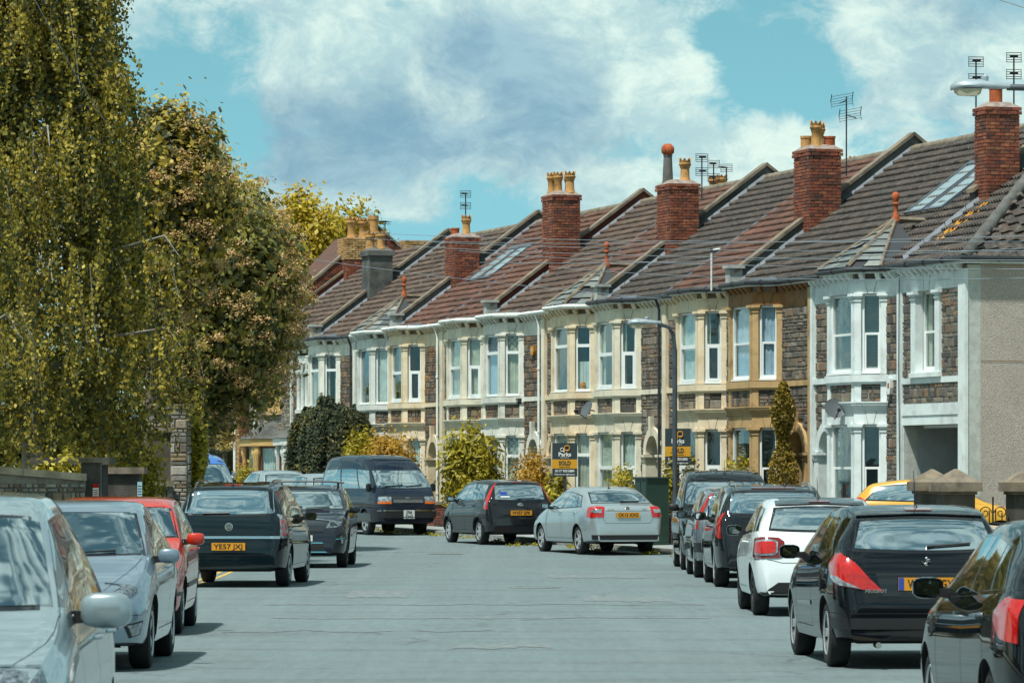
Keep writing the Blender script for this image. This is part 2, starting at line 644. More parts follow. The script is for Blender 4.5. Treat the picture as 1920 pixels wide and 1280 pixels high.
def pack_bricks(w, h, bl=0.225, bh=0.075, off=0):
    out = []
    n = max(1, round(h / bh))
    bh = h / n
    for j in range(n):
        x = 0.0 if (j + off) % 2 == 0 else -bl / 2
        while x < w - 0.01:
            a, b = max(0.0, x), min(w, x + bl)
            if b - a > 0.03:
                out.append((a, j * bh, b - a, bh))
            x += bl
    return out


class Pieces:
    """lays pieces on faces of a thing: the first (largest) ones as objects, or all joined into one part"""
    def __init__(s, parent, single=True, name='stone'):
        s.parent, s.single, s.name = parent, single, name
        s.mb = MB()
        s.n = 0
        s.mat = None

    def face(s, P, Q, z0, z1, mat, kind='stone', gap=0.014, depth=0.045, rnd=None, skip=None, avg=0.24, off=0, base=0.0):
        rnd = rnd or random
        P, Q = Vector((P[0], P[1], 0)), Vector((Q[0], Q[1], 0))
        d = (Q - P)
        L = d.length
        d.normalize()
        nrm = Vector((-d.y, d.x, 0))
        ang = math.atan2(d.y, d.x)
        s.mat = mat
        lst = pack_stones(L, z1 - z0, rnd, avg) if kind == 'stone' else pack_bricks(L, z1 - z0, off=off)
        pool = _upool if kind == 'stone' else _bpool
        for x, z, w, h in lst:
            if skip and skip(x + w / 2, z0 + z + h / 2, w, h):
                continue
            k = rnd.randrange(len(pool))
            p = P + d * (x + gap / 2) + nrm * base
            sc = (max(0.01, w - gap), depth * rnd.uniform(0.75, 1.25), max(0.01, h - gap))
            loc = (p.x, p.y, z0 + z + gap / 2)
            if s.single and s.n < 300:
                link(s.name, piece_mesh(kind, k, mat), s.parent, loc, ang, sc)
            else:
                s.mb.M = Matrix.Translation(loc) @ Matrix.Rotation(ang, 4, 'Z') @ Matrix.Diagonal((*sc, 1))
                m0 = pool[k][0]
                s.mb.add(m0.v, m0.f)
            s.n += 1

    def done(s):
        if s.mb.f:
            tag(s.mb.build(s.name + 'work', s.mat, s.parent), kind='stuff')


# ------------------------------------------------------------------ windows
def make_window(parent, P, Q, z0, z1, style, curtain, rnd, set_back=0.10, frame_mat=None):
    """window in the opening between plan points P and Q (thing local), frame > pane, curtain"""
    P, Q = Vector((*P, 0)), Vector((*Q, 0))
    d = Q - P
    w = d.length
    ang = math.atan2(d.y, d.x)
    h = z1 - z0
    fm = frame_mat or M_UPVC
    fr = MB()
    y0, y1 = -set_back - 0.06, -set_back
    t = 0.055
    fr.box(0, t, y0, y1, 0, h).box(w - t, w, y0, y1, 0, h).box(t, w - t, y0, y1, 0, t * 1.3).box(t, w - t, y0, y1, h - t, h)
    panes = []
    if style == 'sash':
        m = h * 0.50
        fr.box(t, w - t, y0 - 0.03, y0 + 0.03, m - 0.025, m + 0.025)
        fr.box(t, t + 0.035, y0, y1 - 0.02, t, m).box(w - t - 0.035, w - t, y0, y1 - 0.02, t, m)
        fr.box(t + .035, w - t - .035, y0, y1 - 0.02, t * 1.3, t * 1.3 + 0.05)
        panes = [(t, w - t, t * 1.3, m), (t, w - t, m, h - t)]
    elif style in ('top', 'leaded'):
        m = h * 0.70
        fr.box(t, w - t, y0, y1 + .012, m - 0.04, m + 0.04)
        panes = [(t, w - t, t * 1.3, m - .04), (t, w - t, m + .04, h - t)]
    elif style == 'half':
        m = h * 0.52
        fr.box(t, w - t, y0, y1 + .012, m - 0.045, m + 0.045)
        fr.box(t, t + 0.06, y0, y1 + .012, t * 1.3, m - .045).box(w - t - 0.06, w - t, y0, y1 + .012, t * 1.3, m - .045)
        fr.box(t + .06, w - t - .06, y0, y1 + .012, t * 1.3, t * 1.3 + .055)
        panes = [(t, w - t, t * 1.3, m - .04), (t, w - t, m + .04, h - t)]
    else:
        panes = [(t, w - t, t * 1.3, h - t)]
    # sill of the frame itself
    fr.box(-0.0, w, y1, y1 + 0.06, 0.0, 0.04)
    wo = fr.build('window', fm, parent, (P.x, P.y, z0), ang)
    for a, b, c, e in panes:
        MB().box(a, b, y0 + 0.02, y0 + 0.028, c, e).build('pane', M_PANE, wo)
    if style == 'leaded':
        a, b, c, e = panes[-1]
        lm = MB()
        step = 0.17
        span = (b - a) + (e - c)
        k = -int(span / step) - 1
        cams = []
        while k * step < span:
            for sg in (1, -1):
                # line x = a + s ; z = c + sg*(s - k*step) clipped to the light
                pts = []
                for s_ in np.linspace(0, b - a, 25):
                    z_ = (s_ - k * step) if sg == 1 else (e - c) - (s_ - k * step)
                    if 0 <= z_ <= e - c:
                        pts.append((a + s_, c + z_))
                if len(pts) > 1:
                    cams.append((pts[0], pts[-1]))
            k += 1
        for (x0, c0), (x1, c1) in cams:
            lm.tube([(x0, y0 + 0.034, c0), (x1, y0 + 0.034, c1)], 0.006, 4)
        lm.build('lead_lattice', M_LEADCAME, wo)
    # what hangs behind the glass
    yb = y0 - 0.045
    if curtain in ('net', 'blue', 'drape', 'part'):
        cm = {'net': M_NET, 'blue': M_BLUECURT, 'drape': M_DRAPE, 'part': M_DRAPE}[curtain]
        cb = MB()
        spans = [(0.0, w)] if curtain != 'part' else [(0.0, w * 0.3), (w * 0.74, w)]
        for a, b in spans:
            n = max(10, int((b - a) / 0.018))
            v, f = [], []
            ph = rnd.uniform(0, 6)
            for i in range(n + 1):
                x = a + (b - a) * i / n
                yy = yb + 0.014 * math.sin(x * 62 + ph) + 0.006 * math.sin(x * 23 + ph)
                v += [(x, yy, 0.02), (x, yy * 0.9 + yb * 0.1, h * 0.5), (x, yy, h)]
            for i in range(n):
                f += [(3 * i, 3 * i + 3, 3 * i + 4, 3 * i + 1), (3 * i + 1, 3 * i + 4, 3 * i + 5, 3 * i + 2)]
            cb.add(v, f)
        cb.build('curtain', cm, wo, smooth=60)
    elif curtain == 'half':
        cb = MB()
        n = 40
        v = []
        for i in range(n + 1):
            x = w * i / n
            yy = yb + .015 * math.sin(x * 70)
            v += [(x, yy, .02), (x, yy, h * .46)]
        cb.add(v, [(2 * i, 2 * i + 2, 2 * i + 3, 2 * i + 1) for i in range(n)])
        cb.build('curtain', M_NET, wo, smooth=60)
        MB().lathe([(.05, 0), (.08, .12), (.06, .2)], 10, (w * .6, yb + .05, .05)).build('vase', M_POT, wo)
    elif curtain == 'blind':
        bb = MB()
        z = 0.16
        while z < h:
            bb.add([(0.03, yb, z), (w - 0.03, yb, z), (w - 0.03, yb + 0.03, z + 0.016), (0.03, yb + 0.03, z + 0.016)], [(0, 1, 2, 3)])
            z += 0.036
        bb.box(0.03, w - 0.03, yb - 0.01, yb + 0.03, 0.12, 0.15)
        bb.build('blind', M_BLIND, wo)
    return wo


def capital(mb, x0, x1, y0, y1, z, hgt=0.17):
    """moulded capital on a pilaster, in the current frame"""
    for k, (e, a, b) in enumerate(((0.02, 0.0, 0.03), (0.0, 0.03, 0.07), (0.03, 0.07, 0.11), (0.06, 0.11, hgt))):
        mb.box(x0 - e, x1 + e, y0, y1 + e, z + a, z + b)


BQ = (1.95, 2.45, 4.05, 4.50)
BP = 0.55
GUT = 6.05
RIDGE_R, RIDGE_Z = 4.40, 9.36
PITCH = (RIDGE_Z - 6.10) / RIDGE_R


def roof_z(r):
    return 6.10 + PITCH * r


def tile_field(mb, x0, x1, r0, r1, width=0.30, gauge=0.31, zoff=0.05, clip=None, waves=2, rnd=random):
    """courses of rolled tiles on the front slope, local x along the street, r back from the wall face"""
    sl = math.sqrt(1 + PITCH * PITCH)
    n = int(round((r1 - r0) * sl / gauge))
    dr = (r1 - r0) / n
    nx = max(1, int(round((x1 - x0) / width)))
    wd = (x1 - x0) / nx
    nrm = Vector((0, PITCH, 1)).normalized()
    prof = [(0, 0), (0.12, 0.045), (0.24, 0.050), (0.36, 0.004), (0.5, 0), (0.62, 0.045), (0.74, 0.050), (0.86, 0.004), (1.0, 0.0)] if waves == 2 else \
        [(0, 0), (0.2, 0.035), (0.4, 0.045), (0.6, 0.035), (0.8, 0.0), (1.0, 0.0)]
    for j in range(n):
        ra, rb = r0 + j * dr, r0 + (j + 1) * dr
        for i in range(nx):
            xa = x0 + i * wd
            if clip and not clip(xa + wd / 2, (ra + rb) / 2):
                continue
            lift = 0.062 + rnd.uniform(-0.010, 0.012)
            v = []
            for u, hgt in prof:
                x = xa + u * wd
                pa = Vector((x, -ra, roof_z(ra) + zoff)) + nrm * (hgt + lift)
                pb = Vector((x, -rb, roof_z(rb) + zoff)) + nrm * (hgt + 0.004)
                pc = Vector((x, -ra, roof_z(ra) + zoff)) + nrm * (hgt + lift - 0.055)
                v += [pa, pb, pc]
            m = len(prof)
            f = []
            for k in range(m - 1):
                f += [(3 * k, 3 * k + 3, 3 * k + 4, 3 * k + 1), (3 * k + 2, 3 * k + 5, 3 * k + 3, 3 * k)]
            mb.add(v, f)


def gutter_run(pts, mat, parent, zc=GUT, r=0.055):
    """half round gutter as a channel with a fascia behind"""
    mb = MB()
    mb.tube([(x, y, zc) for x, y in pts], r, 8)
    # brackets
    for (xa, ya), (xb, yb) in zip(pts[:-1], pts[1:]):
        L = math.hypot(xb - xa, yb - ya)
        for k in range(1, max(2, int(L / 0.8))):
            t = k / max(2, int(L / 0.8))
            x, y = xa + (xb - xa) * t, ya + (yb - ya) * t
            mb.lathe([(r * 1.25, -0.02), (r * 1.25, 0.02)], 8, (x, y, zc), axis='x')
    return mb.build('gutter', mat, parent, smooth=40)


def tv_aerial(p, h, kind, label, rz=0.0, dish=False):
    o = thing('television_aerial', label, 'aerial', p, rz, 'television aerials on the roofs')
    MB().tube([(0, 0, 0), (0, 0, h)], 0.018, 6).build('mast', M_TIMBER, o)
    a = MB()
    if kind == 'grid':          # wide band aerial: boom, rods and a reflector grid
        for zz in (h, h - 0.36) if h > 0.9 else (h,):
            for k in range(5):
                z = zz - 0.10 + 0.05 * k
                a.box(-0.16, 0.16, -0.006, 0.006, z - 0.007, z + 0.007)
            a.box(-0.165, -0.155, -0.008, 0.008, zz - 0.11, zz + 0.11).box(0.155, 0.165, -0.008, 0.008, zz - 0.11, zz + 0.11)
            a.tube([(0, 0, zz), (-0.1, -0.5, zz)], 0.012, 5)
            for k in range(6):
                t = 0.15 + k * 0.15
                a.tube([(-0.1 * t - 0.09, -0.5 * t, zz), (-0.1 * t + 0.09, -0.5 * t, zz)], 0.008, 4)
    elif kind == 'big':         # large bowed array
        for zz, dx in ((h - 0.08, -0.12), (h - 0.42, 0.08)):
            for k in range(5):
                z = zz - 0.12 + 0.06 * k
                bow = 0.10 * (abs(k - 2) / 2)
                a.tube([(dx - 0.26, -bow, z - 0.05), (dx + 0.26, -bow, z + 0.05)], 0.006, 5)
            for sx in (-0.26, 0.26):
                a.tube([(dx + sx, -0.10, zz - 0.16 + sx * .13), (dx + sx, 0, zz + sx * .13), (dx + sx, -0.10, zz + 0.16 + sx * .13)], 0.010, 5)
            a.tube([(0, 0, zz), (dx * 2, -0.3, zz - 0.1)], 0.014, 5)
    else:                       # yagi
        a.tube([(0.1, 0.1, h), (-0.35, -0.35, h)], 0.012, 5)
        for k in range(6):
            t = k / 5
            c = Vector((0.1 - 0.45 * t, 0.1 - 0.45 * t, h))
            a.tube([c + Vector((-0.13, 0.13, 0)), c + Vector((0.13, -0.13, 0))], 0.008, 4)
        a.box(-0.2, 0.2, -0.01, 0.01, h - 0.08, h - 0.06)
    a.build('antenna_array', M_TIMBER, o)
    return o


def chimney_pot(parent, x, y, z, h, r, kind, mat):
    mb = MB()
    if kind == 'crown':
        mb.lathe([(r * 1.15, 0), (r * 1.0, 0.06), (r * 0.86, 0.12), (r * 0.80, h * 0.55), (r * 0.95, h * 0.6), (r * 0.97, h * 0.66),
                  (r * 1.12, h * 0.70), (r * 1.15, h * 0.76), (r * 1.0, h * 0.79), (r * 1.08, h * 0.86)], 14, (x, y, z))
        n = 8
        v, f = [], []
        for k in range(n):
            a0, a1 = 2 * math.pi * k / n, 2 * math.pi * (k + 1) / n
            am = (a0 + a1) / 2
            ra, rb = r * 1.08, r * 0.92
            b = len(v)
            for rr in (ra, rb):
                v += [(x + rr * math.cos(a0), y + rr * math.sin(a0), z + h * 0.86), (x + rr * math.cos(a1), y + rr * math.sin(a1), z + h * 0.86),
                      (x + rr * 1.12 * math.cos(am), y + rr * 1.12 * math.sin(am), z + h)]
            f += [(b, b + 1, b + 2), (b + 3, b + 5, b + 4), (b, b + 2, b + 5, b + 3), (b + 1, b + 4, b + 5, b + 2)]
        mb.add(v, f)
    elif kind == 'cowl':
        mb.lathe([(r * 1.1, 0), (r * 1.0, 0.05), (r * 0.78, h * 0.96), (r * 0.9, h * 0.97), (r * 0.9, h)], 14, (x, y, z))
    else:
        mb.lathe([(r, 0), (r, h * 0.8), (r * 1.1, h * 0.82), (r * 1.1, h)], 14, (x, y, z))
    o = mb.build('chimney_pot', mat, parent, smooth=35)
    if kind == 'cowl':
        b = MB()
        prof = [(0.02, -0.16)] + [(0.17 * math.cos(a), 0.17 * math.sin(a)) for a in np.linspace(-1.2, 1.2, 9)] + [(0.02, 0.16)]
        b.lathe(prof, 16, (x, y, z + h + 0.14))
        for k in range(12):
            a = 2 * math.pi * k / 12
            b.tube([(x + 0.172 * math.cos(a + q) * math.cos(e), y + 0.172 * math.sin(a + q) * math.cos(e), z + h + 0.14 + 0.172 * math.sin(e))
                    for q, e in ((0, -1.1), (0.15, -0.4), (0.3, 0.4), (0.45, 1.1))], 0.008, 4)
        b.build('spinning_cowl', M_POT_R, o, smooth=40)
    return o


def chimney(parent, x0, x1, r0, r1, ztop, pots, brick=True, mat=None, rnd=random):
    """stack on the party wall; bricks are pieces of the stack. local x along street, y=-r"""
    zb = roof_z(r0) - 0.6
    core = MB()
    e = 0.012
    core.box(x0 + e, x1 - e, -r1 + e, -r0 - e, zb, ztop - 0.02)
    # oversailing cap
    capz = ztop - 0.16
    core.frustum((x0 + x1) / 2, -(r0 + r1) / 2, (x1 - x0) / 2 + 0.02, (r1 - r0) / 2 + 0.02, ztop + 0.005, (x1 - x0) / 2 - 0.15, (r1 - r0) / 2 - 0.15, ztop + 0.12)
    c = core.build('chimney', M_BRICKMORTAR if brick else M_CEMENT, parent)
    if brick:
        pc = Pieces(c, True, 'brick')
        m = mat or M_BRICK
        faces = [((x0, -r0), (x1, -r0)), ((x0, -r1), (x0, -r0)), ((x1, -r0), (x1, -r1))]
        zf = roof_z(r0) - 0.35
        nc = round((capz - zf) / 0.075)
        for i, (P, Q) in enumerate(faces):
            if i == 2:
                continue
            pc.face(P, Q, capz - nc * 0.075, capz, m, 'brick', 0.015, 0.026, rnd, off=i, base=-0.008,
                    skip=(lambda a, z, w, h: i == 1 and z < roof_z(r1 - a) - 0.22))
        for i, (P, Q) in enumerate(((((x0 - .04), -r0 + .04), (x1 + .04, -r0 + .04)), ((x0 - .04, -r1 - .04), (x0 - .04, -r0 + .04)))):
            pc.face(P, Q, capz + 0.002, ztop + 0.01, m, 'brick', 0.012, 0.05, rnd, off=i, base=-0.045)
        pc.done()
    else:
        MB().box(x0 - .05, x1 + .05, -r1 - .05, -r0 + .05, capz, ztop).build('chimney_cap', M_CEMENT, c)
    for dx, dr, h, r, kind, pm in pots:
        chimney_pot(c, x0 + dx, -(r0 + dr), ztop + 0.06, h, r, kind, pm)
    return c


# ------------------------------------------------------------------ a terrace house
def terrace_house(t0, Wd, door_low, label, pm, mortar, stone, tile, win, roofkind='plain', gut=M_GUT_W, door_col='#33507a',
                  single=True, seed=1, garage=False, top_pm=None, gut_end=None):
    rnd = random.Random(seed)
    h = thing('terraced_house', label, 'house', TP(t0), PHI, 'terraced houses along the street')
    m = (lambda q: q) if door_low else (lambda q: Wd - q)

    def seg(a, b):
        a, b = m(a), m(b)
        return (min(a, b), max(a, b))
    frieze = top_pm or pm
    wall = MB()
    trim = MB()
    # ---- party walls and inner rooms
    wall.box(-0.02, 0.10, -8.6, -0.05, -0.6, roof_z(0) - 0.12)
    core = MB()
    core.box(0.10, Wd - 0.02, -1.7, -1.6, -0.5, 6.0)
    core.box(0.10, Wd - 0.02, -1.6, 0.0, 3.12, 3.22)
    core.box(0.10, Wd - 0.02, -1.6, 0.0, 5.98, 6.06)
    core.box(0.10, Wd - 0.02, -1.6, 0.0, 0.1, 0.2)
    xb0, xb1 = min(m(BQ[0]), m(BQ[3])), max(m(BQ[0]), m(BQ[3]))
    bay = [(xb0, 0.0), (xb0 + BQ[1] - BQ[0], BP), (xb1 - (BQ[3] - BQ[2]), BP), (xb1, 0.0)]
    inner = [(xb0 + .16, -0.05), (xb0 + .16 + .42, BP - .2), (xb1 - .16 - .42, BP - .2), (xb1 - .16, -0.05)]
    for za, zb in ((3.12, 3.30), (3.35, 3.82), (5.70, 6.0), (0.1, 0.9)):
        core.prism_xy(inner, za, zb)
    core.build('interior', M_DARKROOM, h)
    # ---- flat wall round the door, with the arched opening
    qc, hw, spring = 0.98, 0.48, 2.25
    d0, d1 = seg(0.10, BQ[0])
    dc = m(qc)
    th = (-0.28, 0.0)
    wall.box(d0, dc - hw, th[0], th[1], -0.5, 6.0).box(dc + hw, d1, th[0], th[1], -0.5, 6.0)
    arc = [(dc + hw * math.cos(a), spring + hw * math.sin(a)) for a in np.linspace(math.pi, 0, 13)]
    for (xa, za), (xb, zb) in zip(arc[:-1], arc[1:]):
        wall.prism_xz([(xa, za), (xb, zb), (xb, 6.0), (xa, 6.0)], th[0], th[1])
    e0, e1 = seg(BQ[3], Wd - 0.02 if door_low else Wd)
    wall.box(e0, e1, th[0], th[1], -0.5, 6.0)
    wall.build('wall', mortar, h)
    # porch recess and door
    pr = MB()
    pr.box(dc - hw - .1, dc - hw, -1.3, -0.28, 0, 2.9).box(dc + hw, dc + hw + .1, -1.3, -0.28, 0, 2.9)
    pr.box(dc - hw - .1, dc + hw + .1, -1.3, -0.28, 2.78, 2.9)
    pr.build('porch', pm, h)
    dm = material('door_' + door_col.strip('#'), srgb(door_col), 0.4, var=0.1)
    db = MB().box(dc - hw + .03, dc + hw - .03, -1.0, -0.94, 0.1, 2.1)
    for zz in ((0.3, 0.95), (1.1, 1.95)):
        for sx in (-1, 1):
            db.box(dc + sx * .2 - .14, dc + sx * .2 + .14, -0.94, -0.925, *zz)
    do = db.build('door', dm, h)
    MB().box(dc - hw, dc + hw, -1.0, -0.92, 2.1, 2.16).build('transom', M_UPVC, do)
    MB().box(dc - hw, dc + hw, -0.98, -0.97, 2.16, 2.78).build('fanlight', M_PANE, do)
    # archivolt, imposts, keystone
    ar = MB()
    for (a0, a1) in zip(np.linspace(math.pi, 0, 13)[:-1], np.linspace(math.pi, 0, 13)[1:]):
        ri, ro = hw - 0.005, hw + 0.20
        ar.prism_xz([(dc + ri * math.cos(a0), spring + ri * math.sin(a0)), (dc + ri * math.cos(a1), spring + ri * math.sin(a1)),
                     (dc + ro * math.cos(a1), spring + ro * math.sin(a1)), (dc + ro * math.cos(a0), spring + ro * math.sin(a0))], -0.27, 0.07)
    for sx in (-1, 1):
        a, b = sorted((dc + sx * (hw - .005), dc + sx * (hw + 0.26)))
        ar.box(a, b, -0.27, 0.07, -0.4, spring - 0.18)
        capital(ar, a, b, -0.27, 0.075, spring - 0.18)
    ar.prism_xz([(dc - .07, spring + hw - .03), (dc + .07, spring + hw - .03), (dc + .10, spring + hw + .46), (dc - .10, spring + hw + .46)], -0.2, 0.13)
    ar.build('door_arch', pm, h)
    # ---- bay
    SILL, FFW, LINT2 = (3.72, 3.87), (3.88, 5.60), (5.60, 5.84)
    GFW, LINT1, CORN, PANEL = (0.95, 2.82), (2.82, 3.10), (3.10, 3.30), (3.30, 3.72)
    pc = Pieces(h, single, 'stone')
    faces = list(zip(bay[:-1], bay[1:]))
    for fi, (P, Q) in enumerate(faces):
        Pv, Qv = Vector((*P, 0)), Vector((*Q, 0))
        d = (Qv - Pv)
        L = d.length
        ang = math.atan2(d.y, d.x)
        fr = Matrix.Translation(Pv) @ Matrix.Rotation(ang, 4, 'Z')
        front = fi == 1
        pw = 0.15
        # plinth and ground floor dado
        trim.M = fr
        trim.box(0, L, -0.2, -0.02, -0.5, 0.82).box(-0.02, L + 0.02, -0.2, 0.05, 0.82, 0.95)
        # pilasters: half widths at each end
        for (za, zb, top) in ((GFW[0], GFW[1], True), (FFW[0], FFW[1], True)):
            for x0, x1 in ((0.0, pw), (L - pw, L)):
                trim.box(x0, x1, -0.16, 0.03, za, zb - 0.17)
                capital(trim, x0, x1, -0.16, 0.03, zb - 0.17)
                trim.box(x0 - .01, x1 + .01, -0.16, 0.045, za, za + 0.05)
        # lintel of three stones with open joints
        for za, zb in (LINT1, LINT2):
            mat_i = 1 if (top_pm and zb > 5) else 0
            a, b = L * 0.36, L * 0.64
            if front:
                a, b = L * 0.42, L * 0.58
            g_ = 0.006
            trim.prism_xz([(-.012, za), (a + .04 - g_, za), (a - .03 - g_, zb), (-.012, zb)], -0.16, 0.02, mat_i)
            trim.prism_xz([(a + .04 + g_, za), (b - .04 - g_, za), (b + .03 - g_, zb), (a - .03 + g_, zb)], -0.16, 0.024, mat_i)
            trim.prism_xz([(b - .04 + g_, za), (L + .012, za), (L + .012, zb), (b + .03 + g_, zb)], -0.16, 0.02, mat_i)
            trim.box(0.03, L - .03, -0.17, -0.008, za, zb, 2)
        # cornice between floors
        for k, (o, za, zb) in enumerate(((0.045, 3.10, 3.16), (0.075, 3.16, 3.22), (0.11, 3.22, 3.27), (0.13, 3.27, 3.30))):
            trim.box(-o * .42, L + o * .42, -0.16, o, za, zb)
        # corner piers beside the stone panel, then the sill band
        trim.box(0, pw, -0.16, 0.022, PANEL[0], PANEL[1]).box(L - pw, L, -0.16, 0.022, PANEL[0], PANEL[1])
        trim.box(-0.03, L + 0.03, -0.18, 0.075, SILL[0], SILL[1]).box(-0.015, L + .015, -0.18, 0.05, SILL[0] - 0.05, SILL[0])
        # upper frieze
        trim.box(-.012, L + .012, -0.16, 0.012, LINT2[1], 5.90, 1 if top_pm else 0)
        trim.M = None
        # backing of the panel + stones
        bk = MB(fr)
        bk.box(pw, L - pw, -0.16, -0.03, PANEL[0], PANEL[1])
        bk.build('panel_backing', mortar, h)
        u = d.normalized()
        pc.face(Pv + u * pw, Qv - u * pw, PANEL[0], PANEL[1], stone, 'stone', 0.016, 0.04, rnd, avg=0.2, base=-0.035)
        # windows
        wp, wq = Pv + u * pw, Qv - u * pw
        nlights = 1
        for k, (za, zb) in enumerate((GFW, FFW)):
            st, cu = win[k]
            if rnd.random() < .35:
                cu = rnd.choice(('part', 'net', 'none', 'half', 'drape'))
            make_window(h, (wp.x, wp.y), (wq.x, wq.y), za + 0.01, zb - 0.002, st, cu if not (front and cu == 'none') else 'none', rnd, 0.035)
    # ---- corbels, frieze over the flat wall, courses, end pilaster
    x_lo, x_hi = (0.0, Wd)
    trim.box(d0, d1 - (0 if door_low else 0), -0.02, 0.02, 5.52, 5.90, 1 if top_pm else 0)
    trim.box(e0, e1, -0.02, 0.02, 5.52, 5.90, 1 if top_pm else 0)
    trim.box(d0, d1, -0.02, 0.06, 3.74, 3.86).box(e0, e1, -0.02, 0.06, 3.74, 3.86)
    pil = (0.0, 0.14) if door_low else (Wd - 0.14, Wd)
    trim.box(pil[0], pil[1], -0.05, 0.085 if door_low else 0.080, -0.5, 5.92)
    outline = [(x_lo, 0.0)] + bay + [(x_hi, 0.0)]
    cb = MB()
    for (xa, ya), (xb, yb) in zip(outline[:-1], outline[1:]):
        L = math.hypot(xb - xa, yb - ya)
        if L < 0.1:
            continue
        cb.M = Matrix.Translation((xa, ya, 0)) @ Matrix.Rotation(math.atan2(yb - ya, xb - xa), 4, 'Z')
        n = max(1, int(round(L / 0.30)))
        for k in range(n):
            c = (k + 0.5) * L / n
            cb.prism_yz([(0.0, 5.88), (0.05, 5.88), (0.16, 5.98), (0.16, 6.02), (0.0, 6.02)], c - 0.05, c + 0.05)
            if single:
                cb.build('corbel', frieze, h)
                cb.v, cb.f, cb.m = [], [], []
        trim.M = cb.M
        trim.box(0, L, -0.05, -0.004, 5.90, 6.03, 2)
        trim.M = None
    if cb.f:
        tag(cb.build('corbels', frieze, h), kind='stuff')
    trim.build('dressings', [pm, frieze, stone], h)
    # ---- stones on the flat wall
    ringc = (qc if door_low else None)

    def skip_door(x, z, w, hh):
        dx = (d0 + x) - dc
        if z < spring:
            return abs(dx) < hw + 0.24 + w * 0.3
        return math.hypot(dx, z - spring) < hw + 0.22 + hh * 0.3
    o0 = d0 + (0.14 if door_low else 0.0)
    o1 = d1 - (0.0 if door_low else 0.14)
    dshift = o0 - d0
    for za, zb in ((3.88, 5.50), (0.9, 3.72)):
        pc.face((o0, 0), (o1, 0), za, zb, stone, 'stone', 0.016, 0.045, rnd,
                skip=(lambda x, z, w, hh: skip_door(x + dshift, z, w, hh)), base=-0.006)
    if single:
        for za, zb in ((3.88, 5.50), (0.9, 3.72)):
            pc.face((e0 + .02, 0), (e1, 0), za, zb, stone, 'stone', 0.016, 0.045, rnd, avg=0.2, base=-0.006)
    pc.done()
    # ---- eaves: soffit board and gutter following the bay
    ov = 0.20
    ob = [(x_lo, ov), (bay[0][0] - .09, ov), (bay[1][0] - .08, BP + ov), (bay[2][0] + .08, BP + ov), (bay[3][0] + .09, ov), (x_hi, ov)]
    MB().prism_xy([(x_lo, -0.3)] + [(x, y - 0.03) for x, y in ob] + [(x_hi, -0.3)], 6.02, 6.085).build('soffit_board', M_GUT_W if gut is not M_GUT_W else frieze, h)
    gutter_run(ob, gut, h, 6.10)
    # ---- roof
    rf = MB()
    rt = -ov
    zt = lambda r: roof_z(r) - 0.02
    rf.add([(0, 0.19, 6.13), (Wd, 0.19, 6.13), (Wd, -RIDGE_R, zt(RIDGE_R)), (0, -RIDGE_R, zt(RIDGE_R)),
            (0, -2 * RIDGE_R, 6.0), (Wd, -2 * RIDGE_R, 6.0), (0, -.12, zt(.12)), (Wd, -.12, zt(.12))], [(0, 1, 7, 6), (6, 7, 2, 3), (3, 2, 5, 4)])
    roof = rf.build('roof', tile, h)
    tf = MB()
    bc = (bay[1][0] + bay[2][0]) / 2
    clip = None
    if roofkind == 'slate':
        clip = lambda x, r: not (r < 0.72 - 0.04 and abs(x - bc) < (0.78 - r) * 1.75 + 0.15)
    tile_field(tf, 0.0, Wd, -0.05, RIDGE_R - 0.02, clip=clip, rnd=rnd)
    tag(tf.build('roof_tiles', tile, roof), kind='stuff')
    rg = MB()
    k = 0.0
    while k < Wd - 0.1:
        rg.tube([(k, -RIDGE_R, RIDGE_Z + 0.06), (k + 0.43, -RIDGE_R, RIDGE_Z + 0.075)], 0.11, 8)
        k += 0.44
    rg.build('ridge_tiles', M_COPING, roof, smooth=50)
    # little roof over the bay
    if roofkind == 'slate':
        apex = (bc, -0.70, 7.22)
        zed = 6.13
        base = [(x, y, zed) for x, y in ob[1:5]]
        back = [(ob[1][0] - 0.1, 0.22, zed), (ob[4][0] + .1, 0.22, zed)]
        hp = MB()
        hp.add([*base, apex, (ob[1][0] + .15, -0.7, roof_z(0.7)), (ob[4][0] - .15, -0.7, roof_z(0.7))],
               [(0, 1, 4), (1, 2, 4), (2, 3, 4), (0, 4, 5), (3, 6, 4)])
        bo = hp.build('bay_roof', M_TIMBER, h)
        # slates, course by course on the three facets
        for a, b in ((0, 1), (1, 2), (2, 3)):
            A, B_, T = Vector(base[a]), Vector(base[b]), Vector(apex)
            n = 7
            nn = (B_ - A).cross(T - A).normalized()
            if nn.z < 0:
                nn = -nn
            for j in range(n):
                f0, f1 = j / n, (j + 1.12) / n
                l0, r0_ = A.lerp(T, f0), B_.lerp(T, f0)
                l1, r1_ = A.lerp(T, min(1, f1)), B_.lerp(T, min(1, f1))
                cnt = max(1, int((r0_ - l0).length / 0.27))
                for i in range(cnt):
                    if rnd.random() < 0.04:
                        continue
                    u0, u1 = i / cnt + 0.012, (i + 1) / cnt - 0.012
                    lo = nn * (0.045 + rnd.uniform(0, .018))
                    q = [l0.lerp(r0_, u0) + lo, l0.lerp(r0_, u1) + lo, l1.lerp(r1_, u1) + nn * .012, l1.lerp(r1_, u0) + nn * .012]
                    sm = MB().add(q + [p - nn * 0.010 for p in q], [(0, 1, 2, 3), (0, 4, 5, 1), (1, 5, 6, 2), (3, 2, 6, 7), (0, 3, 7, 4)])
                    sm.build('slate', M_SLATE, bo)
        hips = MB()
        for a in (1, 2):
            hips.tube([Vector(base[a]) + Vector((0, 0, .04)), Vector(apex) + Vector((0, 0, .05))], 0.055, 6)
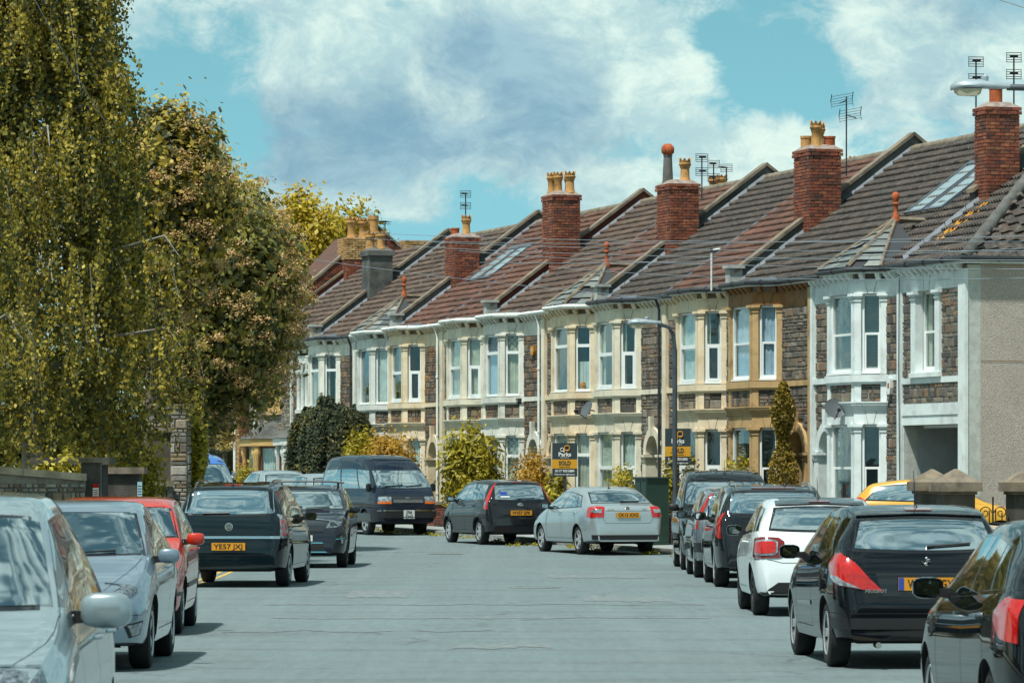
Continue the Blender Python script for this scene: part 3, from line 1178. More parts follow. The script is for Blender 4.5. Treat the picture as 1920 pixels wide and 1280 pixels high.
        for a, s_ in ((0, -1), (3, 1)):
            hips.tube([Vector(base[a]) + Vector((0, 0, .03)), Vector(apex) + Vector((0, 0, .04))], 0.04, 6)
        hips.tube([Vector(apex) + Vector((0, 0, .03)), (bc, -1.45, roof_z(1.45) + .06)], 0.07, 6)
        hips.build('hip_tiles', M_COPING, bo, smooth=50)
        fi_ = MB().lathe([(0.10, 0), (0.085, 0.10), (0.045, 0.2), (0.05, 0.36), (0.075, 0.38), (0.05, 0.42), (0.07, 0.47), (0.09, 0.54), (0.07, 0.61), (0.02, 0.64)], 12, (bc, -0.7, 7.2))
        fi_.build('finial', M_POT_R, bo, smooth=50)
    else:
        zed = 6.135
        base = [(x, y, zed) for x, y in ob[1:5]]
        hp = MB()
        top = [(ob[2][0] + .1, -0.10, roof_z(0.1) + .10), (ob[3][0] - .1, -0.10, roof_z(0.1) + .10)]
        hp.add(base + top, [(0, 1, 4), (1, 2, 5, 4), (2, 3, 5), (0, 4, 5, 3)])
        hp.build('bay_roof', M_LEAD if rnd.random() < 0.5 else M_CEMENT, h)
    return h


def parapet(parent, x, z_extra=0.40, w=0.26, mat=None, kneeler=True, rend=True, r0=-0.05):
    """party wall standing above the roof, with coping and kneeler; local x of the parent house"""
    mb = MB()
    zc = z_extra
    mb.prism_yz([(-r0, roof_z(r0) - 0.5), (-r0, roof_z(r0) + zc), (-RIDGE_R, RIDGE_Z + zc), (-2 * RIDGE_R - r0, roof_z(r0) + zc), (-2 * RIDGE_R - r0, 5.8),
                 (-RIDGE_R, 8.2)], x - w / 2, x + w / 2)
    p = mb.build('parapet', mat or M_CEMENT, parent)
    cp = MB()
    n = 7
    for sgn in (0, 1):
        for k in range(n):
            ra, rb = r0 - 0.06 + (RIDGE_R - r0 + .06) * k / n, r0 - 0.06 + (RIDGE_R - r0 + .06) * (k + 1) / n - 0.008
            ya, yb = (-ra, -rb) if sgn == 0 else (-2 * RIDGE_R + ra, -2 * RIDGE_R + rb)
            za, zb = roof_z(ra) + zc, roof_z(rb) + zc
            cp.prism_yz([(ya, za), (yb, zb), (yb, zb + 0.09), (ya, za + 0.09)], x - w / 2 - 0.05, x + w / 2 + 0.05)
    cp.build('coping', M_COPING, p)
    if kneeler:
        k = MB().box(x - w / 2 - .02, x + w / 2 + .02, -0.10, 0.22, 6.12, roof_z(0) + zc + .06)
        k.box(x - w / 2 - .08, x + w / 2 + .08, -0.14, 0.28, roof_z(0) + zc + .06, roof_z(0) + zc + .13)
        k.build('kneeler', M_CEMENT_L if rend else M_CEMENT, p)
    fl = MB()
    sl = []
    n = 9
    for k in range(n):
        ra, rb = 0.05 + (RIDGE_R - .1) * k / n, 0.05 + (RIDGE_R - .1) * (k + .97) / n
        z_ = 0.12 + random.uniform(-.015, .015)
        fl.add([(x - w / 2 - .09, -ra, roof_z(ra) + z_), (x - w / 2 - .004, -ra, roof_z(ra) + z_ + .10), (x - w / 2 - .004, -rb, roof_z(rb) + z_ + .10), (x - w / 2 - .09, -rb, roof_z(rb) + z_)], [(0, 1, 2, 3)])
    fl.build('flashing', M_LEAD, p)
    return p


P_WHITE = paint('white_paint', '#d9e3e3', (0.35, 0.36, 0.36), 0.35)
P_CREAM = paint('cream_stone', '#d9d2bd', (0.30, 0.26, 0.2), 0.4)
P_PEACH = paint('peach_stone', '#dcccaf', (0.50, 0.33, 0.16), 0.5)
P_OCHRE = paint('ochre_stone', '#b99a6c', (0.22, 0.13, 0.06), 0.7)
P_OCHRE2 = paint('stained_stone', '#8a6238', (0.05, 0.035, 0.025), 0.8)
P_PALE = paint('pale_stone', '#d8d8cd', (0.28, 0.25, 0.2), 0.4)
P_GREYW = paint('grey_white_paint', '#d2d6d0', (0.3, 0.28, 0.24), 0.35)

HW = 5.125
houses = {}
specs = [
    # key, t0, door_low, label, paint, mortar, stone, tile, windows(gf,ff), roofkind, gutter, door, single
    ('N0', -HW, False, 'white painted bay house with slate bay roof, beside the open garage passage', P_WHITE, M_MORTAR_W, M_STONE, M_TILE_D,
     (('sash', 'blind'), ('sash', 'blind')), 'slate', M_GUT_B, '#2f4f7f', True),
    ('F0', 0.0, True, 'ochre stained stone bay house with climbing shrub by its door', P_OCHRE, M_MORTAR, M_STONE, M_TILE_D,
     (('sash', 'none'), ('sash', 'blue')), 'plain', M_GUT_B, '#1f1d1c', True),
    ('N1', HW, False, 'cream bay house with dark uncurtained upstairs window behind the tall street lamp', P_PEACH, M_MORTAR, M_STONE, M_TILE_R,
     (('half', 'none'), ('half', 'part')), 'plain', M_GUT_B, '#7d8a8c', True),
    ('F1', 2 * HW, True, 'pale bay house with net curtains and an open upper casement', P_CREAM, M_MORTAR, M_STONE, M_TILE_D,
     (('half', 'net'), ('half', 'net')), 'plain', M_GUT_B, '#8d9a9c', True),
    ('N2', 3 * HW, False, 'peach bay house with top lights and drapes behind the nearer sold board', P_PEACH, M_MORTAR, M_STONE, M_TILE_R,
     (('top', 'drape'), ('top', 'drape')), 'slate', M_GUT_W, '#d5d5c8', True),
    ('F2', 4 * HW, True, 'pale bay house with leaded diamond lights and orange alarm box', P_PALE, M_MORTAR, M_STONE_O, M_TILE_B,
     (('leaded', 'net'), ('leaded', 'blue')), 'plain', M_GUT_W, '#2f5f9a', True),
    ('N3', 5 * HW, False, 'cream bay house with drawn diagonal drapes behind the green leafy bush', P_CREAM, M_MORTAR, M_STONE_O, M_TILE_R,
     (('half', 'drape'), ('half', 'drape')), 'plain', M_GUT_W, '#c9c9bd', False),
    ('F3', 6 * HW, True, 'peach trimmed bay house with warm orange rubble beside the parked van', P_PEACH, M_MORTAR, M_STONE_O, M_TILE_R,
     (('half', 'net'), ('half', 'net')), 'plain', M_GUT_W, '#d8d8cc', False),
    ('N4', 7 * HW, False, 'grey white bay house with undivided panes behind the orange bush', P_GREYW, M_MORTAR, M_STONE, M_TILE_B,
     (('one', 'none'), ('one', 'net')), 'slate', M_GUT_W, '#5a5a58', False),
    ('F4', 8 * HW, True, 'pale bay house with leaded dark windows rising behind the clipped yew', P_PALE, M_MORTAR, M_STONE_O, M_TILE_B,
     (('leaded', 'part'), ('leaded', 'part')), 'plain', M_GUT_B, '#4a3328', False),
]
for i, (k, t0, dl, lab, pm, mo, st, ti, wi, rk, gu, dc_, sg) in enumerate(specs):
    houses[k] = terrace_house(t0, HW, dl, lab, pm, mo, st, ti, wi, rk, gu, dc_, sg, seed=31 + i,
                              top_pm=P_OCHRE2 if k == 'F0' else None)

CROWN = 'crown'
r1 = random.Random(5)
# party wall chimneys stand between the paired bays: they belong to the nearer house of each two
def stack_at(house, xl, ztop, pots, **kw):
    chimney(houses[house], xl - 0.52, xl + 0.52, 1.62, 2.42, ztop, pots, rnd=r1, **kw)


parapet(houses['F0'], HW)
stack_at('F0', HW, 9.36, [(0.22, 0.25, 0.62, 0.13, CROWN, M_POT), (0.8, 0.55, 0.62, 0.13, CROWN, M_POT), (0.25, 0.6, 0.26, 0.13, 'plain', M_POT_R), (0.8, 0.22, 0.3, 0.13, 'plain', M_POT)])
parapet(houses['F1'], HW)
stack_at('F1', HW, 9.22, [(0.75, 0.2, 0.72, 0.14, 'cowl', M_CEMENT), (0.25, 0.5, 0.62, 0.14, CROWN, M_POT)])
parapet(houses['F2'], HW, mat=M_BRICK_D)
stack_at('F2', HW, 9.58, [(0.85, 0.22, 0.62, 0.13, CROWN, M_POT), (0.5, 0.3, 0.62, 0.13, CROWN, M_POT), (0.5, 0.62, 0.55, 0.13, CROWN, M_POT), (0.18, 0.55, 0.62, 0.14, CROWN, M_POT)])
parapet(houses['F3'], HW)
stack_at('F3', HW, 8.95, [(0.8, 0.25, 0.25, 0.13, 'plain', M_POT_R), (0.25, 0.45, 0.62, 0.14, CROWN, M_POT)])
parapet(houses['F4'], HW)
stack_at('F4', HW, 9.05, [(0.85, 0.25, 0.6, 0.15, CROWN, M_POT), (0.2, 0.45, 0.6, 0.15, CROWN, M_POT)], brick=False)
# ladder of lead where the pair's two roofs meet, at the door side boundary
for k in ('F1', 'F2', 'F3', 'F4'):
    fl = MB()
    for j in range(8):
        ra, rb = -0.2 + 4.5 * j / 8, -0.2 + 4.5 * (j + 0.97) / 8
        o_ = 0.12 + r1.uniform(0, .02)
        fl.add([(-0.07, -ra, roof_z(ra) + o_), (0.06, -ra, roof_z(ra) + o_ + .02), (0.06, -rb, roof_z(rb) + o_ + .02), (-0.07, -rb, roof_z(rb) + o_)], [(0, 1, 2, 3)])
    fl.build('flashing', M_LEAD, houses[k])


def skylight(house, x0, x1, ra, rb, n=1):
    nv = Vector((0, PITCH, 1)).normalized()
    for i in range(n):
        a, b = x0 + (x1 - x0) * i / n + .06, x0 + (x1 - x0) * (i + 1) / n - .06
        mb = MB()

        def q(x, r, up):
            return Vector((x, -r, roof_z(r) + .06)) + nv * up
        def bar(xa, xb, r_a, r_b):
            vs = [q(xa, r_a, 0), q(xb, r_a, 0), q(xb, r_b, 0), q(xa, r_b, 0), q(xa, r_a, .12), q(xb, r_a, .12), q(xb, r_b, .12), q(xa, r_b, .12)]
            mb.add(vs, [(3, 2, 1, 0), (4, 5, 6, 7), (0, 1, 5, 4), (1, 2, 6, 5), (2, 3, 7, 6), (3, 0, 4, 7)])
        bar(a, a + .07, ra, rb)
        bar(b - .07, b, ra, rb)
        bar(a + .07, b - .07, ra, ra + .06)
        bar(a + .07, b - .07, rb - .12, rb)
        s = mb.build('skylight', M_LEAD, house)
        MB().add([q(a + .07, ra + .06, .09), q(b - .07, ra + .06, .09), q(b - .07, rb - .12, .09), q(a + .07, rb - .12, .09)], [(0, 1, 2, 3)]).build('pane', M_SKYGL, s)


M_SKYGL = material('skylight_glass', srgb('#9fb0b4'), 0.10, spec=0.8, ior=1.8)  # pale base colour stands in for sky reflected in the pane
skylight(houses['N0'], 1.6, 3.9, 1.7, 3.3, 2)
skylight(houses['F3'], 1.2, 3.8, 1.8, 3.2, 2)

# ------------------------------------------------------------------ the end house with the garage passage
GW = 3.75
gt0 = -HW - GW
gh = thing('end_terrace_house', 'white trimmed end house with open garage passage and pebble-dashed side wall', 'house', TP(gt0), PHI)


def build_end_house():
    h = gh
    rnd = random.Random(77)
    wall = MB()
    ox0, ox1, otop = 0.42, GW - 0.32, 2.78      # passage opening (local x: 0 = near corner)
    wall.box(0.0, ox0, -0.3, 0.0, -0.4, 6.0).box(ox1, GW, -0.3, 0.0, -0.4, 6.0)
    wx0, wx1 = 1.55, 2.65
    wall.box(ox0, wx0, -0.3, 0.0, otop, 6.0).box(wx1, ox1, -0.3, 0.0, otop, 6.0)
    wall.box(wx0, wx1, -0.3, 0.0, otop, 3.80).box(wx0, wx1, -0.3, 0.0, 5.55, 6.0)
    wall.build('wall', M_MORTAR_W, h)
    # pebble-dashed side
    s = MB().box(0.0, 0.3, -9.0, -0.302, -0.4, 6.02).box(-0.004, 0.1, -9.0, -0.302, 4.02, 4.05, 0)
    s.build('side_wall', M_ROUGHCAST, h)
    cr = MB().box(-0.006, 0.02, -9.0, -0.302, 4.045, 4.06)
    cr.build('render_joint', material('rust_line', srgb('#8a7458'), 0.9), h)
    # passage inner walls
    pas = MB()
    pas.box(ox1 + 0.002, ox1 + 0.12, -5.5, -0.302, -0.3, otop + .2).box(ox0 - 0.10, ox0 - 0.002, -5.5, -0.302, -0.3, otop + .2)
    pas.box(ox0, ox1, -5.6, -5.5, -0.3, otop + .2)
    pas.box(ox0, ox1, -5.5, -0.302, otop + .02, otop + .12)
    pas.build('passage_lining', paint('passage_paint', '#a9b2b8', (0.25, 0.25, 0.25), 0.4), h)
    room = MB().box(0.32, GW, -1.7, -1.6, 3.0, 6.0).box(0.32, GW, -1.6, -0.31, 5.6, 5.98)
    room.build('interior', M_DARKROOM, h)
    # dressings
    t = MB()
    t.box(-0.02, 0.36, -0.02, 0.05, -0.4, 5.92).box(GW - 0.30, GW - 0.02, -0.02, 0.05, -0.4, 5.92)
    t.box(0.36, GW - .30, -0.02, 0.03, 5.56, 5.92)
    t.box(0.36, GW - .30, -0.02, 0.045, 3.64, 3.76)
    t.box(0.36, GW - .30, -0.02, 0.04, 2.98, 3.22)          # beam over the passage
    t.box(0.36, GW - .30, -0.28, 0.02, 2.78, 2.978)
    # pilasters at the window
    for a, b in ((wx0 - .24, wx0 + .02), (wx1 - .02, wx1 + .24)):
        t.box(a, b, -0.1, 0.07, 3.76, 5.38)
        capital(t, a, b, -0.1, 0.075, 5.38)
    t.box(wx0 - .28, wx1 + .28, -0.25, 0.10, 3.765, 3.86)
    t.build('dressings', P_WHITE, h)
    jt = MB()
    for xa, xb in ((wx0 + .42, wx0 + .34), (wx1 - .42, wx1 - .34)):
        jt.tube([(xa, 0.032, 5.57), (xb, 0.032, 5.9)], 0.006, 4)
    jt.build('lintel_joints', M_MORTAR, h)
    make_window(h, (wx0, 0), (wx1, 0), 3.87, 5.55, 'sash', 'part', rnd, 0.12)
    pc = Pieces(h, True, 'stone')
    for (a, b, z0, z1) in ((0.37, wx0 - .25, 3.77, 5.55), (wx1 + .25, GW - .31, 3.77, 5.55), (0.37, GW - .31, 3.23, 3.63)):
        pc.face((a, 0), (b, 0), z0, z1, M_STONE, 'stone', 0.020, 0.04, rnd, avg=0.2, base=-0.006)
    pc.done()
    cb = MB()
    for k in range(11):
        c = 0.25 + k * 0.31
        cb.prism_yz([(0.0, 5.88), (0.05, 5.88), (0.18, 5.98), (0.18, 6.02), (0.0, 6.02)], c - 0.05, c + 0.05)
        cb.build('corbel', P_WHITE, h)
        cb.v, cb.f, cb.m = [], [], []
    MB().box(0, GW, -0.02, 0.012, 5.92, 6.0).build('corbel_backing', M_STONE, h)
    so = MB().box(-0.16, GW, -0.3, 0.18, 6.02, 6.09).box(-0.16, -0.02, -9, -0.302, 6.02, 6.14)
    so.build('soffit_board', P_WHITE, h)
    gutter_run([(GW, 0.22), (-0.20, 0.22), (-0.20, -9.0)], M_GUT_B, h, 6.12)
    # hipped roof
    rr = RIDGE_R
    rf = MB().add([(-.05, .05, 6.05), (GW, .05, 6.05), (GW, -rr, RIDGE_Z - .02), (rr, -rr, RIDGE_Z - .02), (-.05, -9.0, 6.05), (GW, -9.0, 6.05)],
                  [(0, 1, 2, 3), (0, 3, 4), (4, 3, 2, 5)])
    roof = rf.build('roof', M_TILE_D, h)
    tf = MB()
    tile_field(tf, -.2, GW, -0.05, RIDGE_R - 0.02, clip=lambda x, r: x > r - .12, rnd=rnd)
    tag(tf.build('roof_tiles', M_TILE_D, roof), kind='stuff')
    # hip end, tile by tile
    prof = [(0, 0), (0.25, 0.02), (0.5, 0.055), (0.75, 0.05), (0.9, 0.0), (1.0, 0.0)]
    nv = Vector((-PITCH, 0, 1)).normalized()
    tile_me = None
    n, dr = 16, 0.26
    tm = MB()
    v = []
    for u, hg in prof:
        # local: x across the tile, y up the slope direction (horizontal run), z normal
        v += [(u * 0.30, 0.0, hg + 0.045), (u * 0.30, 0.36, hg), (u * 0.30, 0.0, hg)]
    f = []
    for k in range(len(prof) - 1):
        f += [(3 * k, 3 * k + 3, 3 * k + 4, 3 * k + 1), (3 * k + 2, 3 * k + 5, 3 * k + 3, 3 * k)]
    tm.add(v, f)
    tile_me = tm.mesh('roof_tile', M_TILE_D, 60)
    sl = math.atan(PITCH)
    count = 0
    rest = MB()
    for j in range(n):
        run = j * dr - 0.10
        y = -0.10 - (run + 0.1) + 0.15
        yend = -9.0 + run + .15
        rot = (Matrix.Rotation(R(-90), 3, 'Z') @ Matrix.Rotation(sl, 3, 'X'))
        while y > yend:
            loc = (run, y, roof_z(run) + 0.06 + rnd.uniform(-.004, .008))
            if y > -2.9 and count < 300:
                o = link('roof_tile', tile_me, roof, loc)
                o.rotation_euler = rot.to_euler()
                count += 1
            else:
                rest.M = Matrix.Translation(loc) @ rot.to_4x4()
                rest.add(v, f)
            y -= 0.30
    tag(rest.build('roof_tile_field', M_TILE_D, roof), kind='stuff')
    hip = MB()
    k = 0.0
    while k < rr:
        a, b = k, min(rr, k + .42)
        hip.tube([(-.1 + a, .1 - a, roof_z(a - .1) + .09), (-.1 + b, .1 - b, roof_z(b - .1) + .13)], 0.125, 8)
        k += 0.43
    hip.build('hip_tiles', M_CEMENT, roof, smooth=50)
    rg = MB().tube([(rr - .1, -rr, RIDGE_Z + .06), (GW, -rr, RIDGE_Z + .06)], 0.11, 8)
    rg.build('ridge_tiles', M_COPING, roof, smooth=50)
    # yellow lichen on the tiles below the stack
    li = MB()
    for k in range(90):
        x, r = GW - 0.9 + rnd.gauss(0, .16) + 0.2, 0.55 + abs(rnd.gauss(0, .75))
        if r > 1.65:
            continue
        s_ = rnd.uniform(.02, .06)
        c = Vector((x - (1.6 - r) * 0.2, -r, roof_z(r) + .145))
        li.add([c + Vector((s_ * math.cos(q) * 1.3, s_ * math.sin(q), PITCH * -s_ * math.sin(q) + rnd.uniform(0, .015))) for q in (0, 1.05, 2.1, 3.14, 4.2, 5.2)], [(0, 1, 2, 3, 4, 5)])
    tag(li.build('lichen', material('lichen', srgb('#b9822a'), 0.95, var=.3, vscale=30), roof), kind='stuff')
    chimney(h, GW - .50, GW + .10, 1.78, 2.55, 9.50, [(0.3, 0.35, 0.42, 0.14, 'plain', M_POT_R)], rnd=rnd)
    parapet(h, GW + 0.05, w=0.3, kneeler=False, r0=1.7)
    # passage light fitting and timber lath
    MB().box(ox0 + .9, ox1 - .1, -0.5, -0.4, otop - .06, otop).build('strip_light', M_UPVC, h)


build_end_house()
# ------------------------------------------------------------------ ground, road, pavements
def asphalt():
    m = bpy.data.materials.new('asphalt')
    m.use_nodes = True
    g = NT(m.node_tree)
    out = g.n('ShaderNodeOutputMaterial')
    b = g.n('ShaderNodeBsdfPrincipled', i_Roughness=0.75)
    b.inputs['Specular IOR Level'].default_value = 0.3
    geo = g.n('ShaderNodeNewGeometry')
    v = geo.outputs['Position']
    n1 = g.noise(v, 34.0, 5, 0.8)
    n2 = g.noise(v, 0.35, 5, 0.6)
    mp = g.n('ShaderNodeMapping')
    mp.inputs['Scale'].default_value = (0.16, 1.3, 1.0)
    g.l(v, mp.inputs[0])
    n3 = g.noise(mp.outputs[0], 0.9, 5, 0.65, 0.3)      # worn bands across the carriageway
    mp2 = g.n('ShaderNodeMapping')
    mp2.inputs['Scale'].default_value = (1.6, 0.03, 1.0)
    g.l(v, mp2.inputs[0])
    n4 = g.noise(mp2.outputs[0], 1.0, 3, 0.5)            # wheel tracks
    c = g.mix(g.maprange(n1, 0.25, 0.75), (0.072, 0.103, 0.110), (0.215, 0.285, 0.298))
    n5 = g.noise(v, 4.5, 6, 0.7)
    c = g.mix(g.math('MULTIPLY', g.maprange(n5, 0.42, 0.62), 0.32), c, (0.11, 0.128, 0.132))
    c = g.mix(g.math('MULTIPLY', g.maprange(n2, 0.4, 0.65), 0.35), c, (0.12, 0.155, 0.162))
    c = g.mix(g.math('MULTIPLY', g.maprange(n3, 0.50, 0.66), 0.7), c, (0.10, 0.115, 0.118))
    c = g.mix(g.math('MULTIPLY', g.maprange(n4, 0.45, 0.7), 0.18), c, (0.235, 0.30, 0.31))
    sp = g.noise(v, 9.0, 3, 0.9)
    c = g.mix(g.math('MULTIPLY', g.maprange(sp, 0.70, 0.74), 0.8), c, (0.05, 0.05, 0.05))
    # fine cracks, wandering
    wv_ = g.n('ShaderNodeVectorMath', operation='MULTIPLY_ADD')
    nzc = g.n('ShaderNodeTexNoise', i_Scale=0.8, i_Detail=4.0)
    g.l(v, nzc.inputs['Vector'])
    g.l(nzc.outputs['Color'], wv_.inputs[0])
    wv_.inputs[1].default_value = (1.6, 1.6, 0)
    g.l(v, wv_.inputs[2])
    vo = g.n('ShaderNodeTexVoronoi', feature='DISTANCE_TO_EDGE', i_Scale=0.22)
    g.l(wv_.outputs[0], vo.inputs['Vector'])
    cr = g.math('MULTIPLY', g.maprange(vo.outputs[0], 0.0, 0.012, 1.0, 0.0), g.maprange(n2, 0.42, 0.55))
    c = g.mix(g.math('MULTIPLY', cr, 0.75), c, (0.05, 0.055, 0.055))
    # oil drips under the parking lanes and pale scuffs
    oil = g.noise(v, 1.7, 4, 0.6)
    c = g.mix(g.math('MULTIPLY', g.maprange(oil, 0.66, 0.74), 0.5), c, (0.07, 0.075, 0.078))
    mp3 = g.n('ShaderNodeMapping')
    mp3.inputs['Scale'].default_value = (9.0, 0.9, 1.0)
    g.l(v, mp3.inputs[0])
    n6 = g.noise(mp3.outputs[0], 1.0, 5, 0.75)
    c = g.mix(0.30, c, g.mix(g.maprange(n6, 0.2, 0.8), (0.11, 0.146, 0.153), (0.225, 0.29, 0.302)))
    g.l(c, b.inputs['Base Color'])
    bp = g.n('ShaderNodeBump', i_Strength=0.5, i_Distance=0.012)
    g.l(n1, bp.inputs['Height'])
    g.l(bp.outputs[0], b.inputs['Normal'])
    g.l(b.outputs[0], out.inputs[0])
    return m


M_ASPHALT = asphalt()
M_PAVE = material('pavement_asphalt', srgb('#8f9896'), 0.9, var=0.25, vscale=2.5, bump=0.3, bscale=50)
M_KERB = material('kerb_stone', srgb('#8a8d88'), 0.9, var=0.25, vscale=4, bump=0.2, bscale=40)
M_SOIL = material('garden_ground', srgb('#6a6a5c'), 0.95, var=0.35, vscale=1.5, bump=0.4, bscale=15)
M_YLINE = material('yellow_road_paint', srgb('#c9a44e'), 0.8, var=0.3, vscale=12, dirt=((0.2, 0.21, 0.2), 10, 0.5))
M_TARPATCH = material('road_patch', srgb('#6f797b'), 0.85, var=0.3, vscale=8, bump=0.3, bscale=60)


def smooth_line(pts, step=2.0):
    """catmull-rom through plan points"""
    P = [Vector((x, y, 0)) for x, y in pts]
    out = []
    for i in range(len(P) - 1):
        p0, p1, p2, p3 = P[max(0, i - 1)], P[i], P[i + 1], P[min(len(P) - 1, i + 2)]
        n = max(2, int((p2 - p1).length / step))
        for k in range(n):
            t = k / n
            out.append(0.5 * ((2 * p1) + (p2 - p0) * t + (2 * p0 - 5 * p1 + 4 * p2 - p3) * t * t + (3 * p1 - p0 - 3 * p2 + p3) * t ** 3))
    out.append(P[-1])
    return out


def offset_line(L, d):
    out = []
    for i, p in enumerate(L):
        t = (L[min(i + 1, len(L) - 1)] - L[max(i - 1, 0)]).normalized()
        out.append(p + Vector((t.y, -t.x, 0)) * d)        # positive = to the right of travel
    return out


KR = [(4.80, -40), (4.80, -10), (4.80, 20), (4.80, 45), (4.80, 66), (4.80, 76), (4.62, 83), (4.1, 90), (3.6 - .2824 * 4, 91.9 + .9593 * 4 - .6)]
KR += [(3.45 - .2824 * s_, 91.9 + .9593 * s_) for s_ in (10, 18, 28, 40, 55, 75)]
KL = [(-5.45, -40), (-5.45, -10), (-5.45, 20), (-5.45, 45), (-5.5, 66), (-5.55, 76), (-5.8, 84), (-6.6, 91), (-8.2, 97)]
KL += [(-5.4 - .2824 * s_ - 0.6, 91.9 + .9593 * s_ - 2) for s_ in (14, 20, 28, 40, 55, 75)]
RL, LL = smooth_line(KR), smooth_line(KL)


def strip(name, A, B_, za, zb, mat, kind='structure'):
    """sheet between two plan lines, resampled to the same count"""
    def resamp(L, n):
        s_ = [0.0]
        for a, b in zip(L[:-1], L[1:]):
            s_.append(s_[-1] + (b - a).length)
        xs = np.interp(np.linspace(0, s_[-1], n), s_, [p.x for p in L])
        ys = np.interp(np.linspace(0, s_[-1], n), s_, [p.y for p in L])
        return list(zip(xs, ys))
    n = 140
    a, b = resamp(A, n), resamp(B_, n)
    v, f = [], []
    m = 9
    for (xa, ya), (xb, yb) in zip(a, b):
        for k in range(m):
            t = k / (m - 1)
            x, y = xa + (xb - xa) * t, ya + (yb - ya) * t
            v.append((x, y, gz(y) + za + (zb - za) * t))
    for i in range(n - 1):
        for k in range(m - 1):
            f.append((i * m + k, i * m + k + 1, (i + 1) * m + k + 1, (i + 1) * m + k))
    o = MB().add(v, f).build(name, mat, smooth=60)
    tag(o, kind=kind)
    return o


# ground sheet to the horizon
v, f = [], []
ys = [-400, -100, 0, 40, 80, 84, 88, 92, 96, 100, 110, 120, 130, 140, 150, 160, 175, 189, 260, 500, 1200, 3000]
for y in ys:
    for x in (-2500, -300, -60, -30, -15, 0, 15, 30, 60, 300, 2500):
        v.append((x, y, gz(y) - 0.02))
for j in range(len(ys) - 1):
    for k in range(10):
        f.append((j * 11 + k, j * 11 + k + 1, (j + 1) * 11 + k + 1, (j + 1) * 11 + k))
tag(MB().add(v, f).build('ground', M_SOIL, smooth=60), kind='structure')
strip('road', LL, RL, 0.0, 0.0, M_ASPHALT)
strip('pavement_right', offset_line(RL, 0.13), offset_line(RL, 2.15), 0.115, 0.135, M_PAVE)
strip('pavement_left', offset_line(LL, -0.13), offset_line(LL, -2.15), 0.115, 0.135, M_PAVE)


def kerb(name, L, sgn):
    """kerb stones along the line with visible joints"""
    root = bpy.data.objects.new(name, None)
    COL.objects.link(root)
    tag(root, kind='structure')
    A, B_ = offset_line(L, 0.0), offset_line(L, 0.13 * sgn)
    s_ = [0.0]
    for a, b in zip(A[:-1], A[1:]):
        s_.append(s_[-1] + (b - a).length)
    tot = s_[-1]
    axs = lambda LL_, q: (np.interp(q, s_, [p.x for p in LL_]), np.interp(q, s_, [p.y for p in LL_]))
    q = 70.0
    rest = MB()
    nobj = 0
    while q < tot - 1:
        q2 = q + 0.9
        (xa, ya), (xb, yb), (xc, yc), (xd, yd) = axs(A, q), axs(A, q2 - .012), axs(B_, q2 - .012), axs(B_, q)
        vv = []
        for (x, y), zz in (((xa, ya), -.05), ((xb, yb), -.05), ((xc, yc), -.05), ((xd, yd), -.05), ((xa, ya), .115), ((xb, yb), .115), ((xc, yc), .125), ((xd, yd), .125)):
            vv.append((x, y, gz(y) + zz))
        mb = MB().add(vv, [(4, 5, 6, 7), (0, 1, 5, 4), (1, 2, 6, 5), (2, 3, 7, 6), (3, 0, 4, 7)])
        if 85 < ya < 135 and nobj < 80:
            mb.build('kerb_stone', M_KERB, root)
            nobj += 1
        else:
            rest.add(mb.v, mb.f)
        q = q2
    tag(rest.build('kerb_run', M_KERB, root), kind='stuff')


kerb('kerb_right', RL, 1)
kerb('kerb_left', LL, -1)
# double yellow lines
for k, (L, d) in enumerate(((RL, -0.32), (RL, -0.52), (LL, 0.32), (LL, 0.52))):
    A, B_ = offset_line(L, d - 0.04), offset_line(L, d + 0.04)
    A = [p for p in A if 28 < p.y < 84]
    B_ = [p for p in B_ if 28 < p.y < 84]
    o = strip('road_marking', A, B_, 0.004, 0.004, M_YLINE)
    o['label'] = 'yellow no-parking line painted along the kerb'
# dark trench reinstatements across the road, thin sheets
for k, (x0, x1, y0, y1) in enumerate(((-2.9, 2.4, 51.6, 52.1), (-3.3, 2.6, 57.2, 57.5), (0.6, 2.3, 72.0, 74.2), (-1.8, -1.0, 92.6, 93.3), (-3.2, -0.2, 47.4, 47.6), (1.0, 2.2, 58.6, 61.4), (-2.4, -1.5, 60.5, 64.5), (-0.6, 0.4, 43.0, 44.0))):
    rr_ = random.Random(k)
    n = 24
    wob = [rr_.uniform(-.5, .5) for _ in range(n + 1)]
    wob = [(wob[max(0, i - 1)] + wob[i] + wob[min(n, i + 1)]) / 3 for i in range(n + 1)]
    lo = [(x0 + (x1 - x0) * i / n, y0 + wob[i] + rr_.uniform(-.1, .1)) for i in range(n + 1)]
    hi = [(x0 + (x1 - x0) * i / n, max(lo[i][1] + .02, y1 + wob[i] + rr_.uniform(-.25, .25))) for i in range(n + 1)]
    vv = [(x, y, gz(y) + .004) for x, y in lo] + [(x, y, gz(y) + .004) for x, y in hi]
    o = MB().add(vv, [(i, i + 1, n + 2 + i, n + 1 + i) for i in range(n)]).build('road_patch', M_TARPATCH)
    tag(o, kind='structure')

# manhole cover in the carriageway
m2 = thing('manhole_cover', 'round manhole cover in the middle of the near road', 'manhole cover', (.35, 66.0, .004), 0)
MB().lathe([(.34, 0), (.34, .008), (.30, .010), (.30, .006), (.02, .008)], 24).build('lid', M_TARPATCH, m2)
MB().lathe([(.40, 0), (.40, .006), (.345, .008), (.345, 0)], 24).build('frame', M_KERB, m2)
mh = thing('manhole_cover', 'dark round manhole cover in the road before the bend', 'manhole cover', (-1.45, 92.5, gz(92.5) + .004), 0)
MB().lathe([(.34, 0), (.34, .008), (.30, .010), (.30, .006), (.02, .008)], 24).build('lid', M_TARPATCH, mh)
MB().lathe([(.40, 0), (.40, .006), (.345, .008), (.345, 0)], 24).build('frame', M_KERB, mh)
